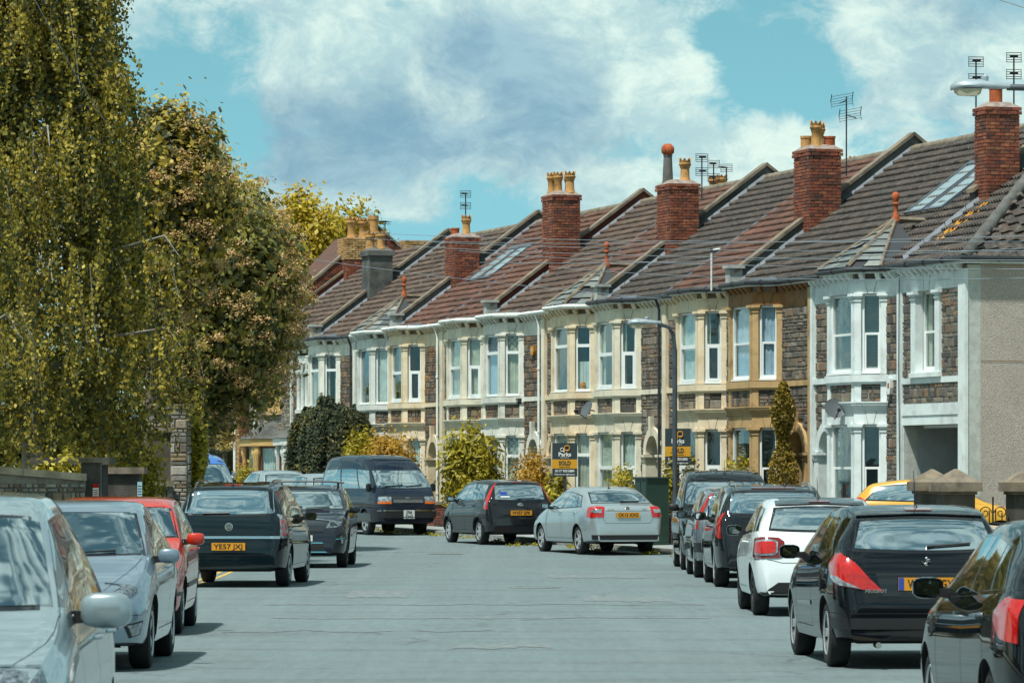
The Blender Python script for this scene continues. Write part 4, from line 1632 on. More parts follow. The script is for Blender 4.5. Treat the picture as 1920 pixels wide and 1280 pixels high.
# ------------------------------------------------------------------ cars
def car_paint(name, hexcol, metal=0.35, rough=0.28):
    dark = sum(srgb(hexcol)) < 0.12
    return material('paint_' + name, tuple(c * .6 for c in srgb(hexcol)) if dark else srgb(hexcol), 0.5 if dark else rough, 0.0 if dark else metal, coat=1.0, var=0.06, vscale=0.8, spec=0.0 if dark else 0.25)


def car_glass():
    m = bpy.data.materials.new('car_glass')
    m.use_nodes = True
    g = NT(m.node_tree)
    out = g.n('ShaderNodeOutputMaterial')
    b = g.n('ShaderNodeBsdfPrincipled', i_Roughness=0.04)
    b.inputs['Base Color'].default_value = (0.012, 0.02, 0.026, 1)
    b.inputs['IOR'].default_value = 1.75
    gl = g.n('ShaderNodeBsdfGlossy', i_Roughness=0.03)
    gl.inputs[0].default_value = (0.92, 0.97, 1.0, 1)
    geo = g.n('ShaderNodeNewGeometry')
    nz = g.noise(geo.outputs['Position'], 2.2, 2, 0.5)
    bp = g.n('ShaderNodeBump', i_Strength=0.05, i_Distance=0.05)
    g.l(nz, bp.inputs['Height'])
    g.l(bp.outputs[0], gl.inputs['Normal'])
    mx = g.n('ShaderNodeMixShader', i_0=0.60)
    g.l(b.outputs[0], mx.inputs[1])
    g.l(gl.outputs[0], mx.inputs[2])
    g.l(mx.outputs[0], out.inputs[0])
    return m


M_CGLASS = car_glass()
M_BLACK = material('black_plastic', (0.012, 0.012, 0.014), 0.45)
M_GLOSSBLACK = material('gloss_black', (0.010, 0.010, 0.012), 0.12, coat=0.6)
M_SEAM = material('shut_line', (0.006, 0.006, 0.007), 0.8)
M_TYRE = material('tyre_rubber', (0.014, 0.014, 0.015), 0.85, var=0.3, vscale=20)
M_RIM = material('alloy', srgb('#b4babd'), 0.35, 0.35, var=0.1)
M_RIMDARK = material('alloy_dark', srgb('#3b3d40'), 0.35, 0.7)
M_CHROME = material('chrome', srgb('#c9d0d4'), 0.12, 1.0)
M_REDLAMP = material('red_lamp', srgb('#b5160f'), 0.12, coat=1.0, var=0.2, vscale=25)
M_REDDARK = material('dark_red_lamp', srgb('#6d0f0e'), 0.12, coat=1.0, var=0.2, vscale=25)
M_CLEARLAMP = material('clear_lamp', srgb('#8e979d'), 0.12, 0.3, coat=1.0, var=0.6, vscale=14)
M_HEADLAMP = material('headlamp_lens', srgb('#59636a'), 0.08, 0.1, coat=1.0, var=0.75, vscale=30)
M_AMBER = material('amber_lamp', srgb('#d0641c'), 0.15, coat=1.0)
M_PLATE_Y = material('yellow_plate', srgb('#d9921f'), 0.4)
M_PLATE_W = material('white_plate', srgb('#d6d8d4'), 0.4)
M_INK = material('plate_ink', (0.012, 0.012, 0.012), 0.6)
M_EUROBLUE = material('plate_blue', srgb('#2b4aa0'), 0.5)
M_WHITE = material('plain_white', srgb('#e4e6e4'), 0.5)
M_MIRROR = material('mirror_glass', srgb('#b8c4c6'), 0.03, 1.0)
M_UNDER = material('underbody', (0.008, 0.008, 0.008), 0.9)

_wheel_me = {}


def wheel_meshes(r, w, spokes, dark, cover=False):
    key = (round(r, 3), w, spokes, dark, cover)
    if key in _wheel_me:
        return _wheel_me[key]
    rr = r * 0.66
    t = MB()
    h = w / 2
    t.lathe([(rr, -h * .92), (rr + .015, -h), (r - .045, -h), (r - .012, -h * .86), (r, -h * .6), (r, h * .6), (r - .012, h * .86), (r - .045, h), (rr + .015, h), (rr, h * .92), (rr - .02, h * .3)], 36, axis='x', caps=False)
    tyre = t.mesh('wheel', M_TYRE, 40)
    m = MB()
    # rim barrel and lip, outer side = -x
    m.lathe([(rr + .004, -h * .90), (rr - .008, -h * .98), (rr - .022, -h * .88), (rr - .03, -h * .2), (0.05, -h * .15)], 32, axis='x', mat=1, caps=False)
    m.lathe([(rr + .004, -h * .90), (rr - .006, -h * 1.0), (rr - .024, -h * .90)], 32, axis='x', caps=False)
    m.lathe([(0.001, -h * .80), (0.035, -h * .82), (0.055, -h * .74), (0.06, -h * .4)], 16, axis='x')
    n = spokes
    for k in range(n):
        a = 2 * math.pi * k / n
        ca, sa = math.cos(a), math.sin(a)
        wd0, wd1 = (0.030, 0.042) if n <= 6 else (0.018, 0.026)
        if cover:
            wd0, wd1 = 0.035, 0.07
        vs = []
        for rad, wd, xo in ((0.04, wd0, -h * .76), (rr - .012, wd1, -h * .86)):
            for s_ in (-1, 1):
                y, z = rad * ca - s_ * wd * sa, rad * sa + s_ * wd * ca
                vs += [(xo, y, z), (xo + .03, y, z)]
        m.add(vs, [(0, 2, 6, 4), (0, 4, 5, 1), (2, 3, 7, 6), (1, 5, 7, 3)])
    rim = m.mesh('rim', [M_RIMDARK if dark else M_RIM, M_BLACK], 35)
    _wheel_me[key] = (tyre, rim)
    return tyre, rim


class Car:
    """a car built from its side profile: local +y is forward, x right, z up, origin on the ground at mid length"""
    def __init__(s, name, label, sp, rear_or_front, yaw, cat='car'):
        s.sp = sp
        L, W = sp['L'], sp['W']
        s.L, s.W, s.H = L, W, sp['H']
        x, d, which = rear_or_front
        fwd = Vector((-math.sin(yaw), math.cos(yaw), 0))
        c = Vector((x, d, 0)) + fwd * (L / 2 if which == 'rear' else -L / 2)
        a, b = c + fwd * L * .3, c - fwd * L * .3
        z = (gz(a.y) + gz(b.y)) / 2 + sp.get('dz', 0)
        s.o = thing(name, label, cat, (c.x, c.y, z), yaw, sp.get('group', 'cars parked along the kerbs'))
        s.body()

    def body(s):
        sp = s.sp
        L, W = s.L, s.W
        # top line, arc-length sampled and softened
        P = np.array(sp['top'], float)
        seg = np.hypot(np.diff(P[:, 0]), np.diff(P[:, 1]))
        t = np.concatenate([[0], np.cumsum(seg)])
        n = 92
        tt = np.linspace(0, t[-1], n)
        xs, zs = np.interp(tt, t, P[:, 0]), np.interp(tt, t, P[:, 1])
        for _ in range(sp.get('soft', 4)):
            xs[1:-1] = xs[1:-1] * .5 + (xs[:-2] + xs[2:]) * .25
            zs[1:-1] = zs[1:-1] * .5 + (zs[:-2] + zs[2:]) * .25
        bx, bz = zip(*sp['belt'])
        fx = [0, .05, .15, .35, .7, 1.0, L - .9, L - .45, L - .18, L - .06, L]
        fw = sp.get('plan', [.70, .80, .89, .955, .99, 1.0, 1.0, .985, .94, .88, .80])
        tum = sp.get('tumble', .30)
        sill = sp.get('sill', .20)
        rows = []
        # smooth plan and belt
        gx = np.linspace(0, L, 160)
        def sm(a, k):
            for _ in range(k):
                a[1:-1] = a[1:-1] * .5 + (a[:-2] + a[2:]) * .25
            return a
        gw = sm(np.interp(gx, fx, fw), 6)
        gb = sm(np.interp(gx, bx, bz), 14)
        for x, zt in zip(xs, zs):
            w = np.interp(x, gx, gw) * W / 2
            zb = min(np.interp(x, gx, gb), zt - .035)
            e = min(x, L - x)
            zl = sill + max(0, .10 - e * .12) * .6
            hh = zb - zl
            y = L / 2 - x
            pts = [(0, zl), (.55 * w, zl), (.84 * w, zl), (.945 * w, zl + .05 * hh), (.972 * w, zl + .16 * hh), (.986 * w, zl + .32 * hh), (1.0 * w, zl + .52 * hh),
                   (1.0 * w, zl + .68 * hh), (.988 * w, zl + .80 * hh), (.978 * w, zl + .90 * hh), (.962 * w, zl + .975 * hh), (.935 * w, zb + .012)]
            h = zt - zb
            we = .928 * w
            wr = max(.45 * w, we - tum * h)
            ft = np.interp(x, [L - 1.4, L - .1], [1.0, sp.get('tailtaper', .88)])
            wr *= ft
            for k in (.2, .42, .64, .84):
                pts.append((we + (wr - we) * k + .05 * h * math.sin(math.pi * k), zb + .02 + (h * .86 - .02) * k))
            pts += [(wr + .004, zb + .875 * h), (wr * .955, zb + .935 * h), (wr * .86, zb + .97 * h), (wr * .66, zb + .988 * h), (wr * .36, zb + .997 * h), (0, zt)]
            rows.append((y, pts))
        v, f = [], []
        m = len(rows[0][1])
        full = 2 * m - 2
        for y, pts in rows:
            ring = [(px, y, pz) for px, pz in pts] + [(-px, y, pz) for px, pz in pts[-2:0:-1]]
            v += ring
        for i in range(n - 1):
            for k in range(full):
                a, b = i * full + k, i * full + (k + 1) % full
                f.append((a, b, b + full, a + full))
        f.append(tuple(range(full))[::-1])
        f.append(tuple(range((n - 1) * full, n * full)))
        s.bvh = BVHTree.FromPolygons([Vector(p) for p in v], f)
        mb = MB()
        mb.add(v, f)
        # underside dark: two lowest strips
        for i in range(n - 1):
            for k in (0, 1, full - 1, full - 2):
                mb.m[i * full + k] = 1
        me = mb.mesh('body', [sp['paint'], M_UNDER], None)
        bo = bpy.data.objects.new('body', me)
        COL.objects.link(bo)
        # wheel arches
        cut = MB()
        wr_ = sp['wr']
        s.axles = (L / 2 - sp['fo'], L / 2 - sp['fo'] - sp['wb'])
        for ya in s.axles:
            for sx in (-1, 1):
                ra = wr_ + sp.get('archgap', .045)
                prof = [(ra, sx * (W / 2 - .34)), (ra, sx * (W / 2 + .2))]
                cut.lathe(prof if sx > 0 else prof[::-1], 40, (0, ya, wr_ - .005), axis='x', mat=1)
        # each cutter is its own closed island
        cm = cut.mesh('cut', [sp['paint'], M_UNDER])
        bmh = bmesh.new()
        bmh.from_mesh(cm)
        bmesh.ops.recalc_face_normals(bmh, faces=bmh.faces)
        bmh.to_mesh(cm)
        bmh.free()
        bmh = bmesh.new()
        bmh.from_mesh(me)
        bmesh.ops.recalc_face_normals(bmh, faces=bmh.faces)
        bmh.to_mesh(me)
        bmh.free()
        co = bpy.data.objects.new('cut', cm)
        COL.objects.link(co)
        md = bo.modifiers.new('b', 'BOOLEAN')
        md.operation = 'DIFFERENCE'
        md.solver = 'EXACT'
        md.object = co
        dg = bpy.context.evaluated_depsgraph_get()
        res = bpy.data.meshes.new_from_object(bo.evaluated_get(dg))
        bpy.data.objects.remove(co)
        bo.modifiers.clear()
        if len(res.polygons) > 500:
            bo.data = res
        me = bo.data
        me.polygons.foreach_set('use_smooth', [True] * len(me.polygons))
        me.set_sharp_from_angle(angle=R(38))
        bo.parent = s.o
        s.body_o = bo
        # dark tub inside, seen through the arches
        # wheels
        tyre, rim = wheel_meshes(wr_, sp.get('ww', .20), sp.get('spokes', 5), sp.get('rimdark', False), sp.get('cover', False))
        for ya in s.axles:
            for sx in (-1, 1):
                w_ = link('wheel', tyre, s.o, (sx * (W / 2 - sp.get('ww', .2) / 2 - .035), ya, wr_), 0 if sx < 0 else math.pi)
                link('rim', rim, w_)

    # ---- projection on to the body
    def hit(s, p, d):
        d = Vector(d).normalized()
        p = Vector(p)
        h = s.bvh.ray_cast(p - d * 3.0, d, 8.0)
        if h[0] is None:
            h = s.bvh.find_nearest(p)
        n = h[1]
        if n.dot(d) > 0:
            n = -n
        return h[0], n

    def patch(s, name, mat, lo, hi, proj, off=.004, parent=None, rows=8, cols=None, thick=.012, smooth=True):
        """skin laid on the body between two lines of points; proj(point2d) -> (origin, direction)"""
        def resamp(pl, n):
            P = np.array(pl, float)
            sg = np.hypot(np.diff(P[:, 0]), np.diff(P[:, 1]))
            t = np.concatenate([[0], np.cumsum(sg)])
            tt = np.linspace(0, t[-1], n)
            return np.stack([np.interp(tt, t, P[:, 0]), np.interp(tt, t, P[:, 1])], 1)
        cols = cols or 14
        A, B_ = resamp(lo, cols), resamp(hi, cols)
        v, nn = [], []
        for j in range(rows):
            k = j / (rows - 1)
            for i in range(cols):
                q = A[i] * (1 - k) + B_[i] * k
                p, n = s.hit(*proj(q))
                v.append(p + n * off)
                nn.append(n)
        f = []
        for j in range(rows - 1):
            for i in range(cols - 1):
                f.append((j * cols + i, j * cols + i + 1, (j + 1) * cols + i + 1, (j + 1) * cols + i))
        # skirt
        border = [i for i in range(cols)] + [j * cols + cols - 1 for j in range(1, rows)] + [(rows - 1) * cols + i for i in range(cols - 2, -1, -1)] + [j * cols for j in range(rows - 2, 0, -1)]
        base = len(v)
        for b in border:
            v.append(v[b] - nn[b] * thick)
        nb = len(border)
        for i in range(nb):
            f.append((border[i], border[(i + 1) % nb], base + (i + 1) % nb, base + i))
        mb = MB()
        mb.add(v, f)
        return mb.build(name, mat, parent or s.o, smooth=40 if smooth else None)

    def side(s, sx):
        """2d = (distance from the front bumper, z)"""
        return lambda q: ((sx * s.W, s.L / 2 - q[0], q[1]), (-sx, 0, 0))

    def end(s, which, sx=1):
        """2d = (distance round the bumper from the centre line, z), sx mirrors"""
        w, r = s.W / 2 * .97, .34
        yend = s.L / 2

        def pr(q):
            e = abs(q[0])
            sg = sx * (1 if q[0] >= 0 else -1)
            if e < w - r:
                x, y, nx, ny = e, yend, 0, 1
            elif e < w - r + r * math.pi / 2:
                a = (e - (w - r)) / r
                x, y, nx, ny = w - r + r * math.sin(a), yend - r + r * math.cos(a), math.sin(a), math.cos(a)
            else:
                x, y, nx, ny = w, yend - r - (e - (w - r + r * math.pi / 2)), 1, 0
            yy = y if which == 'front' else -y
            nyy = ny if which == 'front' else -ny
            return (sg * x, yy, q[1]), (-sg * nx, -nyy, 0)
        return pr

    def down(s):
        """2d = (x lateral, distance from the front bumper)"""
        return lambda q: ((q[0], s.L / 2 - q[1], s.H), (0, 0, -1))

    def seam(s, pts, proj, w=.007, off=.0025, mat=None, name='shut_line', parent=None):
        """thin line on the body through 2d points"""
        P = np.array(pts, float)
        sg = np.hypot(np.diff(P[:, 0]), np.diff(P[:, 1]))
        t = np.concatenate([[0], np.cumsum(sg)])
        n = max(4, int(t[-1] / .05))
        tt = np.linspace(0, t[-1], n)
        Q = np.stack([np.interp(tt, t, P[:, 0]), np.interp(tt, t, P[:, 1])], 1)
        v, f = [], []
        for i in range(n):
            d = Q[min(i + 1, n - 1)] - Q[max(i - 1, 0)]
            d = d / (np.hypot(*d) + 1e-9)
            nn = np.array([-d[1], d[0]]) * w / 2
            for q in (Q[i] + nn, Q[i] - nn):
                p, nr = s.hit(*proj(q))
                v.append(p + nr * off)
        for i in range(n - 1):
            f.append((2 * i, 2 * i + 2, 2 * i + 3, 2 * i + 1))
        return v, f, mat

    def seams(s, lst, mat=M_SEAM, name='shut_lines', w=.006):
        for pts, proj in lst:
            v, f, _ = s.seam(pts, proj, w)
            MB().add(v, f).build('shut_line', mat, s.body_o)

    def plate(s, which, z, text, mat, wide=.52, tall=.115, euro=False, tilt=0.0):
        p, n = s.hit((0, (s.L if which == 'front' else -s.L), z), (0, -1 if which == 'front' else 1, 0))
        sg = 1 if which == 'front' else -1
        y = p.y + sg * .022
        o = MB().box(-wide / 2, wide / 2, -.008, .0, -tall / 2, tall / 2).build('number_plate', mat, s.o, (0, y + sg * .004, z), math.pi if which == 'front' else 0.0)
        me = text_mesh(text, tall * .92, M_INK, bold=.0012)
        xs = [vv.co.x for vv in me.vertices]
        wd = max(xs) - min(xs)
        k = (wide * (.80 if euro else .86)) / wd
        lt = link('lettering', me, o, ((.03 if euro else 0) , -.010, -.002))
        lt.rotation_euler = (R(90), 0, 0)
        lt.scale = (k, 1.0, 1)
        if euro:
            MB().box(-wide / 2 + .002, -wide / 2 + .05, -.0105, -.0085, -tall / 2 + .002, tall / 2 - .002).build('plate_band', M_EUROBLUE, o)
        return o

    def mirrors(s, q, z, mat, size=(.19, .13, .135), out=.0):
        for sx in (-1, 1):
            p, n = s.hit(*s.side(sx)((q, z)))
            a, b, c = size
            mb = MB()
            # rounded housing: rings along x
            cx = p.x + sx * (a / 2 + .035 + out)
            rings = []
            for k, (u, sc) in enumerate(((-.5, .55), (-.42, .82), (-.2, 1.0), (.2, 1.0), (.40, .86), (.5, .55))):
                for j in range(12):
                    an = 2 * math.pi * j / 12
                    cy, cz = math.cos(an), math.sin(an)
                    e = .42
                    yy = math.copysign(abs(cy) ** e, cy) * b / 2 * sc
                    zz = math.copysign(abs(cz) ** e, cz) * c / 2 * sc
                    if yy < -b * .2:
                        yy = -b * .2
                    rings.append((cx + sx * u * a, p.y + yy, z + .05 + zz))
            fs = [(k * 12 + j, k * 12 + (j + 1) % 12, (k + 1) * 12 + (j + 1) % 12, (k + 1) * 12 + j) for k in range(5) for j in range(12)]
            fs += [tuple(range(12)), tuple(range(60, 72))]
            mb.add(rings, fs)
            mo = mb.build('wing_mirror', mat, s.o, smooth=45)
            MB().prism_xz([(p.x - sx * .04, z - .02), (cx, z + .0), (cx, z + .045), (p.x - sx * .04, z + .05)], p.y - .03, p.y + .03).build('mirror_arm', M_BLACK, mo)
            g_ = MB()
            hh, ww = c * .33, a * .36
            yb = p.y - b * .2 - .002
            g_.prism_xz([(cx - ww, z + .05 - hh * .7), (cx - ww * .7, z + .05 - hh), (cx + ww * .7, z + .05 - hh), (cx + ww, z + .05 - hh * .7),
                         (cx + ww, z + .05 + hh * .7), (cx + ww * .7, z + .05 + hh), (cx - ww * .7, z + .05 + hh), (cx - ww, z + .05 + hh * .7)], yb - .004, yb)
            g_.build('mirror_glass', M_MIRROR, mo)

    def handles(s, qs, z, mat):
        for q in qs:
            for sx in (-1, 1):
                p, n = s.hit(*s.side(sx)((q, z)))
                x = p.x + sx * .018
                mb = MB()
                mb.tube([(p.x - sx * .005, p.y + .085, z), (x + sx * .012, p.y + .06, z + .003), (x + sx * .016, p.y, z + .004), (x + sx * .012, p.y - .06, z + .003), (p.x - sx * .005, p.y - .085, z)], .013, 6)
                mb.build('door_handle', mat, s.o, smooth=50)

    def wiper(s, pts3):
        return MB().tube(pts3, [.012] + [.009] * (len(pts3) - 1), 5).build('wiper', M_BLACK, s.o)

    def rear_wiper(s, z, x0, x1, dz=.02):
        pts = []
        for k in range(6):
            x = x0 + (x1 - x0) * k / 5
            p, n = s.hit((x, -s.L, z + dz * k / 5), (0, 1, 0))
            pts.append(p + n * .022)
        return s.wiper(pts)

    def front_wipers(s, q, half):
        for a, b in ((-half * .75, -.05), (.02, half * .78)):
            pts = []
            for k in range(6):
                x = a + (b - a) * k / 5
                p, n = s.hit((x, s.L / 2 - q - .05 + .012 * k, s.H), (0, 0, -1))
                pts.append(p + n * .02)
            s.wiper(pts)

    def antenna(s, q, h=.22, rake=-.35, x=0):
        p, n = s.hit((x, s.L / 2 - q, s.H), (0, 0, -1))
        mb = MB().lathe([(.032, 0), (.026, .02), (.010, .05)], 8, (p.x, p.y, p.z - .005))
        mb.tube([p, p + Vector((0, rake * h, h))], [.006, .003], 5)
        mb.build('antenna', M_BLACK, s.o)

    def windows(s, wind, back, sides, rim=.028, end_back=True):
        """wind = (q_low, z/half low, q_high, half high) by downward projection;
        back = (z_low, half_low, z_high, half_high) from behind or None; sides = list of (lower pts, upper pts)"""
        ql, hl, qh, hh = wind
        n = 9
        for off, g_, mat, nm in ((.0025, rim, M_GLOSSBLACK, 'windscreen_surround'), (.006, 0.0, M_CGLASS, 'windscreen')):
            lo = [(x, ql - g_ - .05 * (1 - (x / (hl)) ** 2) ) for x in np.linspace(-hl - g_, hl + g_, n)]
            hi = [(x, qh + g_ - .03 * (1 - (x / (hh)) ** 2)) for x in np.linspace(-hh - g_, hh + g_, n)]
            s.patch(nm, mat, lo, hi, s.down(), off, rows=12, cols=16)
        if back:
            zl, bl, zh, bh = back[:4]
            cv = back[4] if len(back) > 4 else .03
            for off, g_, mat, nm in ((.0025, rim, M_GLOSSBLACK, 'rear_window_surround'), (.006, 0.0, M_CGLASS, 'rear_window')):
                lo = [(x, zl - g_ + cv * (x / bl) ** 2) for x in np.linspace(-bl - g_, bl + g_, n)]
                hi = [(x, zh + g_ - cv * (x / bh) ** 2) for x in np.linspace(-bh - g_, bh + g_, n)]
                s.patch(nm, mat, lo, hi, lambda q: ((q[0], -s.L, q[1]), (0, 1, 0)), off, rows=12, cols=18)
        for sx in (-1, 1):
            for lo, hi in sides:
                s.patch('side_window', M_CGLASS, lo, hi, s.side(sx), .005, rows=7, cols=12)

    def side_band(s, lo, hi, mat=M_GLOSSBLACK, off=.002, name='window_surround'):
        for sx in (-1, 1):
            s.patch(name, mat, lo, hi, s.side(sx), off, rows=8, cols=26)

    def lamp(s, which, lo, hi, mat, name, off=.006, both=True, rows=7, parent=None):
        out = []
        for sx in ((-1, 1) if both else (1,)):
            out.append(s.patch(name, mat, lo, hi, s.end(which, sx), off, rows=rows, cols=12, parent=parent))
        return out

    def badge(s, which, z, kind, r=.055):
        p, n = s.hit((0, (s.L if which == 'front' else -s.L), z), (0, -1 if which == 'front' else 1, 0))
        sg = 1 if which == 'front' else -1
        mb = MB()
        if kind == 'ring':
            mb.lathe([(r, -.004), (r, .012), (r * .82, .016), (r * .78, .006), (.001, .006)], 20, (0, 0, 0), axis='y')
            # winged beast: a few curved strokes
            mb.tube([(-r * .5, .012, -r * .35), (-r * .1, .014, -r * .1), (r * .15, .014, r * .3), (r * .45, .012, r * .5)], r * .12, 5)
            mb.tube([(-r * .45, .012, r * .3), (0, .014, r * .15), (r * .4, .012, -r * .2)], r * .10, 5)
        elif kind == 'oval':
            mb.lathe([(r, -.004), (r, .010), (r * .9, .013), (.001, .013)], 20, (0, 0, 0), axis='y')
            mb.v = [(x * 1.6, y, z_ * .75) for x, y, z_ in mb.v]
        elif kind == 'chevron':
            for k in (0, 1):
                zz = -r * .4 + k * r * .7
                mb.prism_xz([(-r, zz - r * .35), (0, zz + r * .25), (r, zz - r * .35), (r, zz - r * .05), (0, zz + r * .55), (-r, zz - r * .05)], 0, .012)
        else:   # rampant beast: upright body, head, limbs, tail
            mb.tube([(0, .008, -r * .5), (-r * .1, .01, 0), (r * .1, .01, r * .5)], [r * .22, r * .26, r * .2], 6)
            mb.lathe([(r * .02, -r * .2), (r * .24, 0), (r * .02, r * .2)], 8, (-r * .12, .01, r * .75), axis='y')
            for a, b in (((-r * .1, -r * .4), (-r * .6, -r * .9)), ((r * .1, -r * .5), (r * .35, -r)), ((-r * .1, r * .2), (-r * .7, r * .15)), ((-r * .05, r * .4), (-r * .65, r * .55)), ((r * .15, -r * .3), (r * .7, r * .2))):
                mb.tube([(a[0], .01, a[1]), (b[0], .01, b[1])], r * .1, 5)
        o = mb.build('badge', M_CHROME, s.o, (0, p.y + sg * .004, z), math.pi if which == 'rear' else 0, smooth=40)
        return o

    def word(s, txt, size, x, z, which='rear', mat=None):
        p, n = s.hit((x, (s.L if which == 'front' else -s.L), z), (0, -1 if which == 'front' else 1, 0))
        me = text_mesh(txt, size, mat or M_CHROME, bold=.001)
        sg = 1 if which == 'front' else -1
        o = link('lettering', me, s.o, (x, p.y + sg * .008, z))
        ang = math.atan2(-n.x * sg, n.y * sg)
        o.rotation_euler = (R(90), 0, (0 if which == 'rear' else math.pi))
        return o

    def roof_rails(s, q0, q1, x, mat=M_CHROME):
        for sx in (-1, 1):
            pts = []
            for k in range(9):
                q = q0 + (q1 - q0) * k / 8
                p, n = s.hit((sx * x, s.L / 2 - q, s.H + .3), (0, 0, -1))
                pts.append(p + Vector((0, 0, .045 if 0 < k < 8 else -.01)))
            mb = MB().tube(pts, .016, 6)
            mb.build('roof_rail', mat, s.o, smooth=50)

    def exhaust(s, x, z=.24):
        MB().lathe([(.028, -.12), (.028, .06), (.022, .06), (.02, -.05)], 10, (x, -s.L / 2 + .04, z), axis='y').build('exhaust', M_CHROME, s.o)

    def bumper_band(s, which, z0, z1, emax, mat, name='bumper_panel', off=.004):
        return s.patch(name, mat, [(-emax, z0), (emax, z0)], [(-emax, z1), (emax, z1)], s.end(which, 1), off, rows=5, cols=40)


def hatch_top(L, H, nose=.66, cowl=(1.10, .98), head=1.85, rr=None, rz=None, gb=None, gbz=1.0, deckx=None, tail=.62, bump=.50, hood=None):
    """side profile of a two-box car"""
    rr = rr or L - .42
    rz = rz or H - .09
    gb = gb or L - .15
    hz = hood or cowl[1] - .05
    pts = [(0, .40), (.015, .52), (.05, nose - .06), (.14, nose), (.45, nose + (hz - nose) * .55), (cowl[0] - .22, hz), (cowl[0], cowl[1]),
           (head, H - .085), (head + .32, H - .018), ((head + rr) / 2 + .1, H), (rr - .45, H - .03), (rr, rz), (gb, gbz)]
    if deckx:
        pts += [(deckx, gbz - .03)]
    pts += [(L - .055, gbz - .12 if not deckx else gbz - .12), (L - .03, tail), (L - .004, tail - .05), (L, bump - .08)]
    return pts
def glazing(q0, q1, t0, t1, zl, zh, splits, gap=.045):
    """side windows between a lower line (q0..q1 at heights zl) and an upper line (t0..t1 at heights zh)"""
    out = []
    edges = [0.0] + list(splits) + [1.0]
    for a, b in zip(edges[:-1], edges[1:]):
        a_ = a + (gap / 2 / (q1 - q0) if a > 0 else 0)
        b_ = b - (gap / 2 / (q1 - q0) if b < 1 else 0)
        lo, hi = [], []
        for k in np.linspace(a_, b_, 6):
            lo.append((q0 + (q1 - q0) * k, zl[0] + (zl[1] - zl[0]) * k))
            hi.append((t0 + (t1 - t0) * k, zh[0] + (zh[1] - zh[0]) * k + .035 * math.sin(math.pi * k)))
        out.append((lo, hi))
    g = .022
    zs = np.linspace(0, 1, 14)
    blo = [(q0 - g * 2 + (q1 - q0 + 4 * g) * k, zl[0] + (zl[1] - zl[0]) * k - g) for k in zs]
    bhi = [(t0 - g + (t1 - t0 + 2 * g) * k, zh[0] + (zh[1] - zh[0]) * k + .035 * math.sin(math.pi * k) + g) for k in zs]
    return out, (blo, bhi)


def doors(c, qs, z0, z1, top):
    """shut lines of the doors, the bonnet sides and the fuel flap"""
    lst = []
    for sx in (-1, 1):
        for q in qs:
            lst.append(([(q, z0), (q + .01, (z0 + z1) / 2), (q - .02, z1)], c.side(sx)))
        if len(qs) > 1:
            lst.append(([(min(qs) + .02, z0), (max(qs) - .02, z0)], c.side(sx)))
    return lst


CARP = {}


def add_common(c, wind, back, gl, dqs, beltz, mirror=None, mq=None, body_handles=None, rimw=.028, msize=None):
    sides, band = gl
    c.side_band(*band)
    c.windows(wind, back, sides, rimw)
    c.seams(doors(c, dqs, .34, beltz, None))
    if mirror is not None:
        c.mirrors(mq, beltz + .03, mirror, *( [msize] if msize else []))
    if body_handles:
        c.handles(*body_handles)


# ---- black three-door hatchback, rear to the camera (right row, second)
NAVY = car_paint('blue_black', '#14181f', 0.4, 0.22)
sp = dict(L=4.03, W=1.73, H=1.47, wb=2.54, fo=.83, wr=.305, paint=NAVY, sill=.20,
          top=hatch_top(4.03, 1.47, .66, (1.12, 1.00), 1.92, 3.62, 1.375, 3.87, 1.02, tail=.64),
          belt=[(0, .60), (.9, .86), (1.3, .93), (2.4, .965), (3.3, 1.01), (4.03, 1.0)], tumble=.34)
c = Car('hatchback_car', 'glossy black hatchback with leaf-shaped red tail lamps and yellow number plate, behind white hatchback', sp, (3.72, 38.2, 'rear'), R(3.0))
add_common(c, (1.20, .72, 1.84, .60), (1.06, .63, 1.335, .555, .02), glazing(1.42, 3.42, 2.0, 3.12, (.985, 1.07), (1.30, 1.30), (.52,)), (1.35, 2.5), .93, NAVY, 1.42, ((2.35,), .90, NAVY))
lo, hi = [(1.10, .93), (1.02, .83), (.84, .755), (.60, .715), (.40, .70)], [(1.10, .96), (1.02, 1.035), (.86, 1.035), (.66, .94), (.40, .705)]
tl = c.lamp('rear', lo, hi, M_REDLAMP, 'tail_lamp', .010)
for sx, t_ in zip((-1, 1), tl):
    c.patch('reversing_lamp', M_CLEARLAMP, [(1.0, .825), (.80, .755), (.60, .722)], [(1.0, .84), (.84, .835), (.62, .728)], c.end('rear', sx), .015, parent=t_)
c.patch('plate_recess', M_GLOSSBLACK, [(-.40, .655), (.40, .655)], [(-.46, .86), (.46, .86)], c.end('rear'), .003, rows=5, cols=16)
c.plate('rear', .765, 'WN59 LGX', M_PLATE_Y, euro=True)
c.badge('rear', .955, 'beast', .052)
c.word('PEUGEOT', .045, -.46, .70)
c.rear_wiper(1.085, .02, .42, .03)
c.patch('spoiler', M_GLOSSBLACK, [(-.58, 1.355), (0, 1.375), (.58, 1.355)], [(-.57, 1.405), (0, 1.435), (.57, 1.405)], lambda q: ((q[0], -4.0, q[1]), (0, 1, 0)), .022, rows=4, cols=18)
c.patch('high_brake_lamp', M_REDDARK, [(-.12, 1.395), (.12, 1.395)], [(-.12, 1.415), (.12, 1.415)], lambda q: ((q[0], -4.0, q[1]), (0, 1, 0)), .03, rows=3, cols=6)
c.bumper_band('rear', .36, .46, 1.05, M_BLACK)
c.antenna(3.3, .36, .35)
c.exhaust(-.45, .22)
c.seams([([(-.45, .62), (-.62, .72), (-.75, 1.03)], c.end('rear')), ([(.45, .62), (.62, .72), (.75, 1.03)], c.end('rear')), ([(-.45, .62), (.45, .62)], c.end('rear')), ([(-1.2, .50), (1.2, .50)], c.end('rear'))])
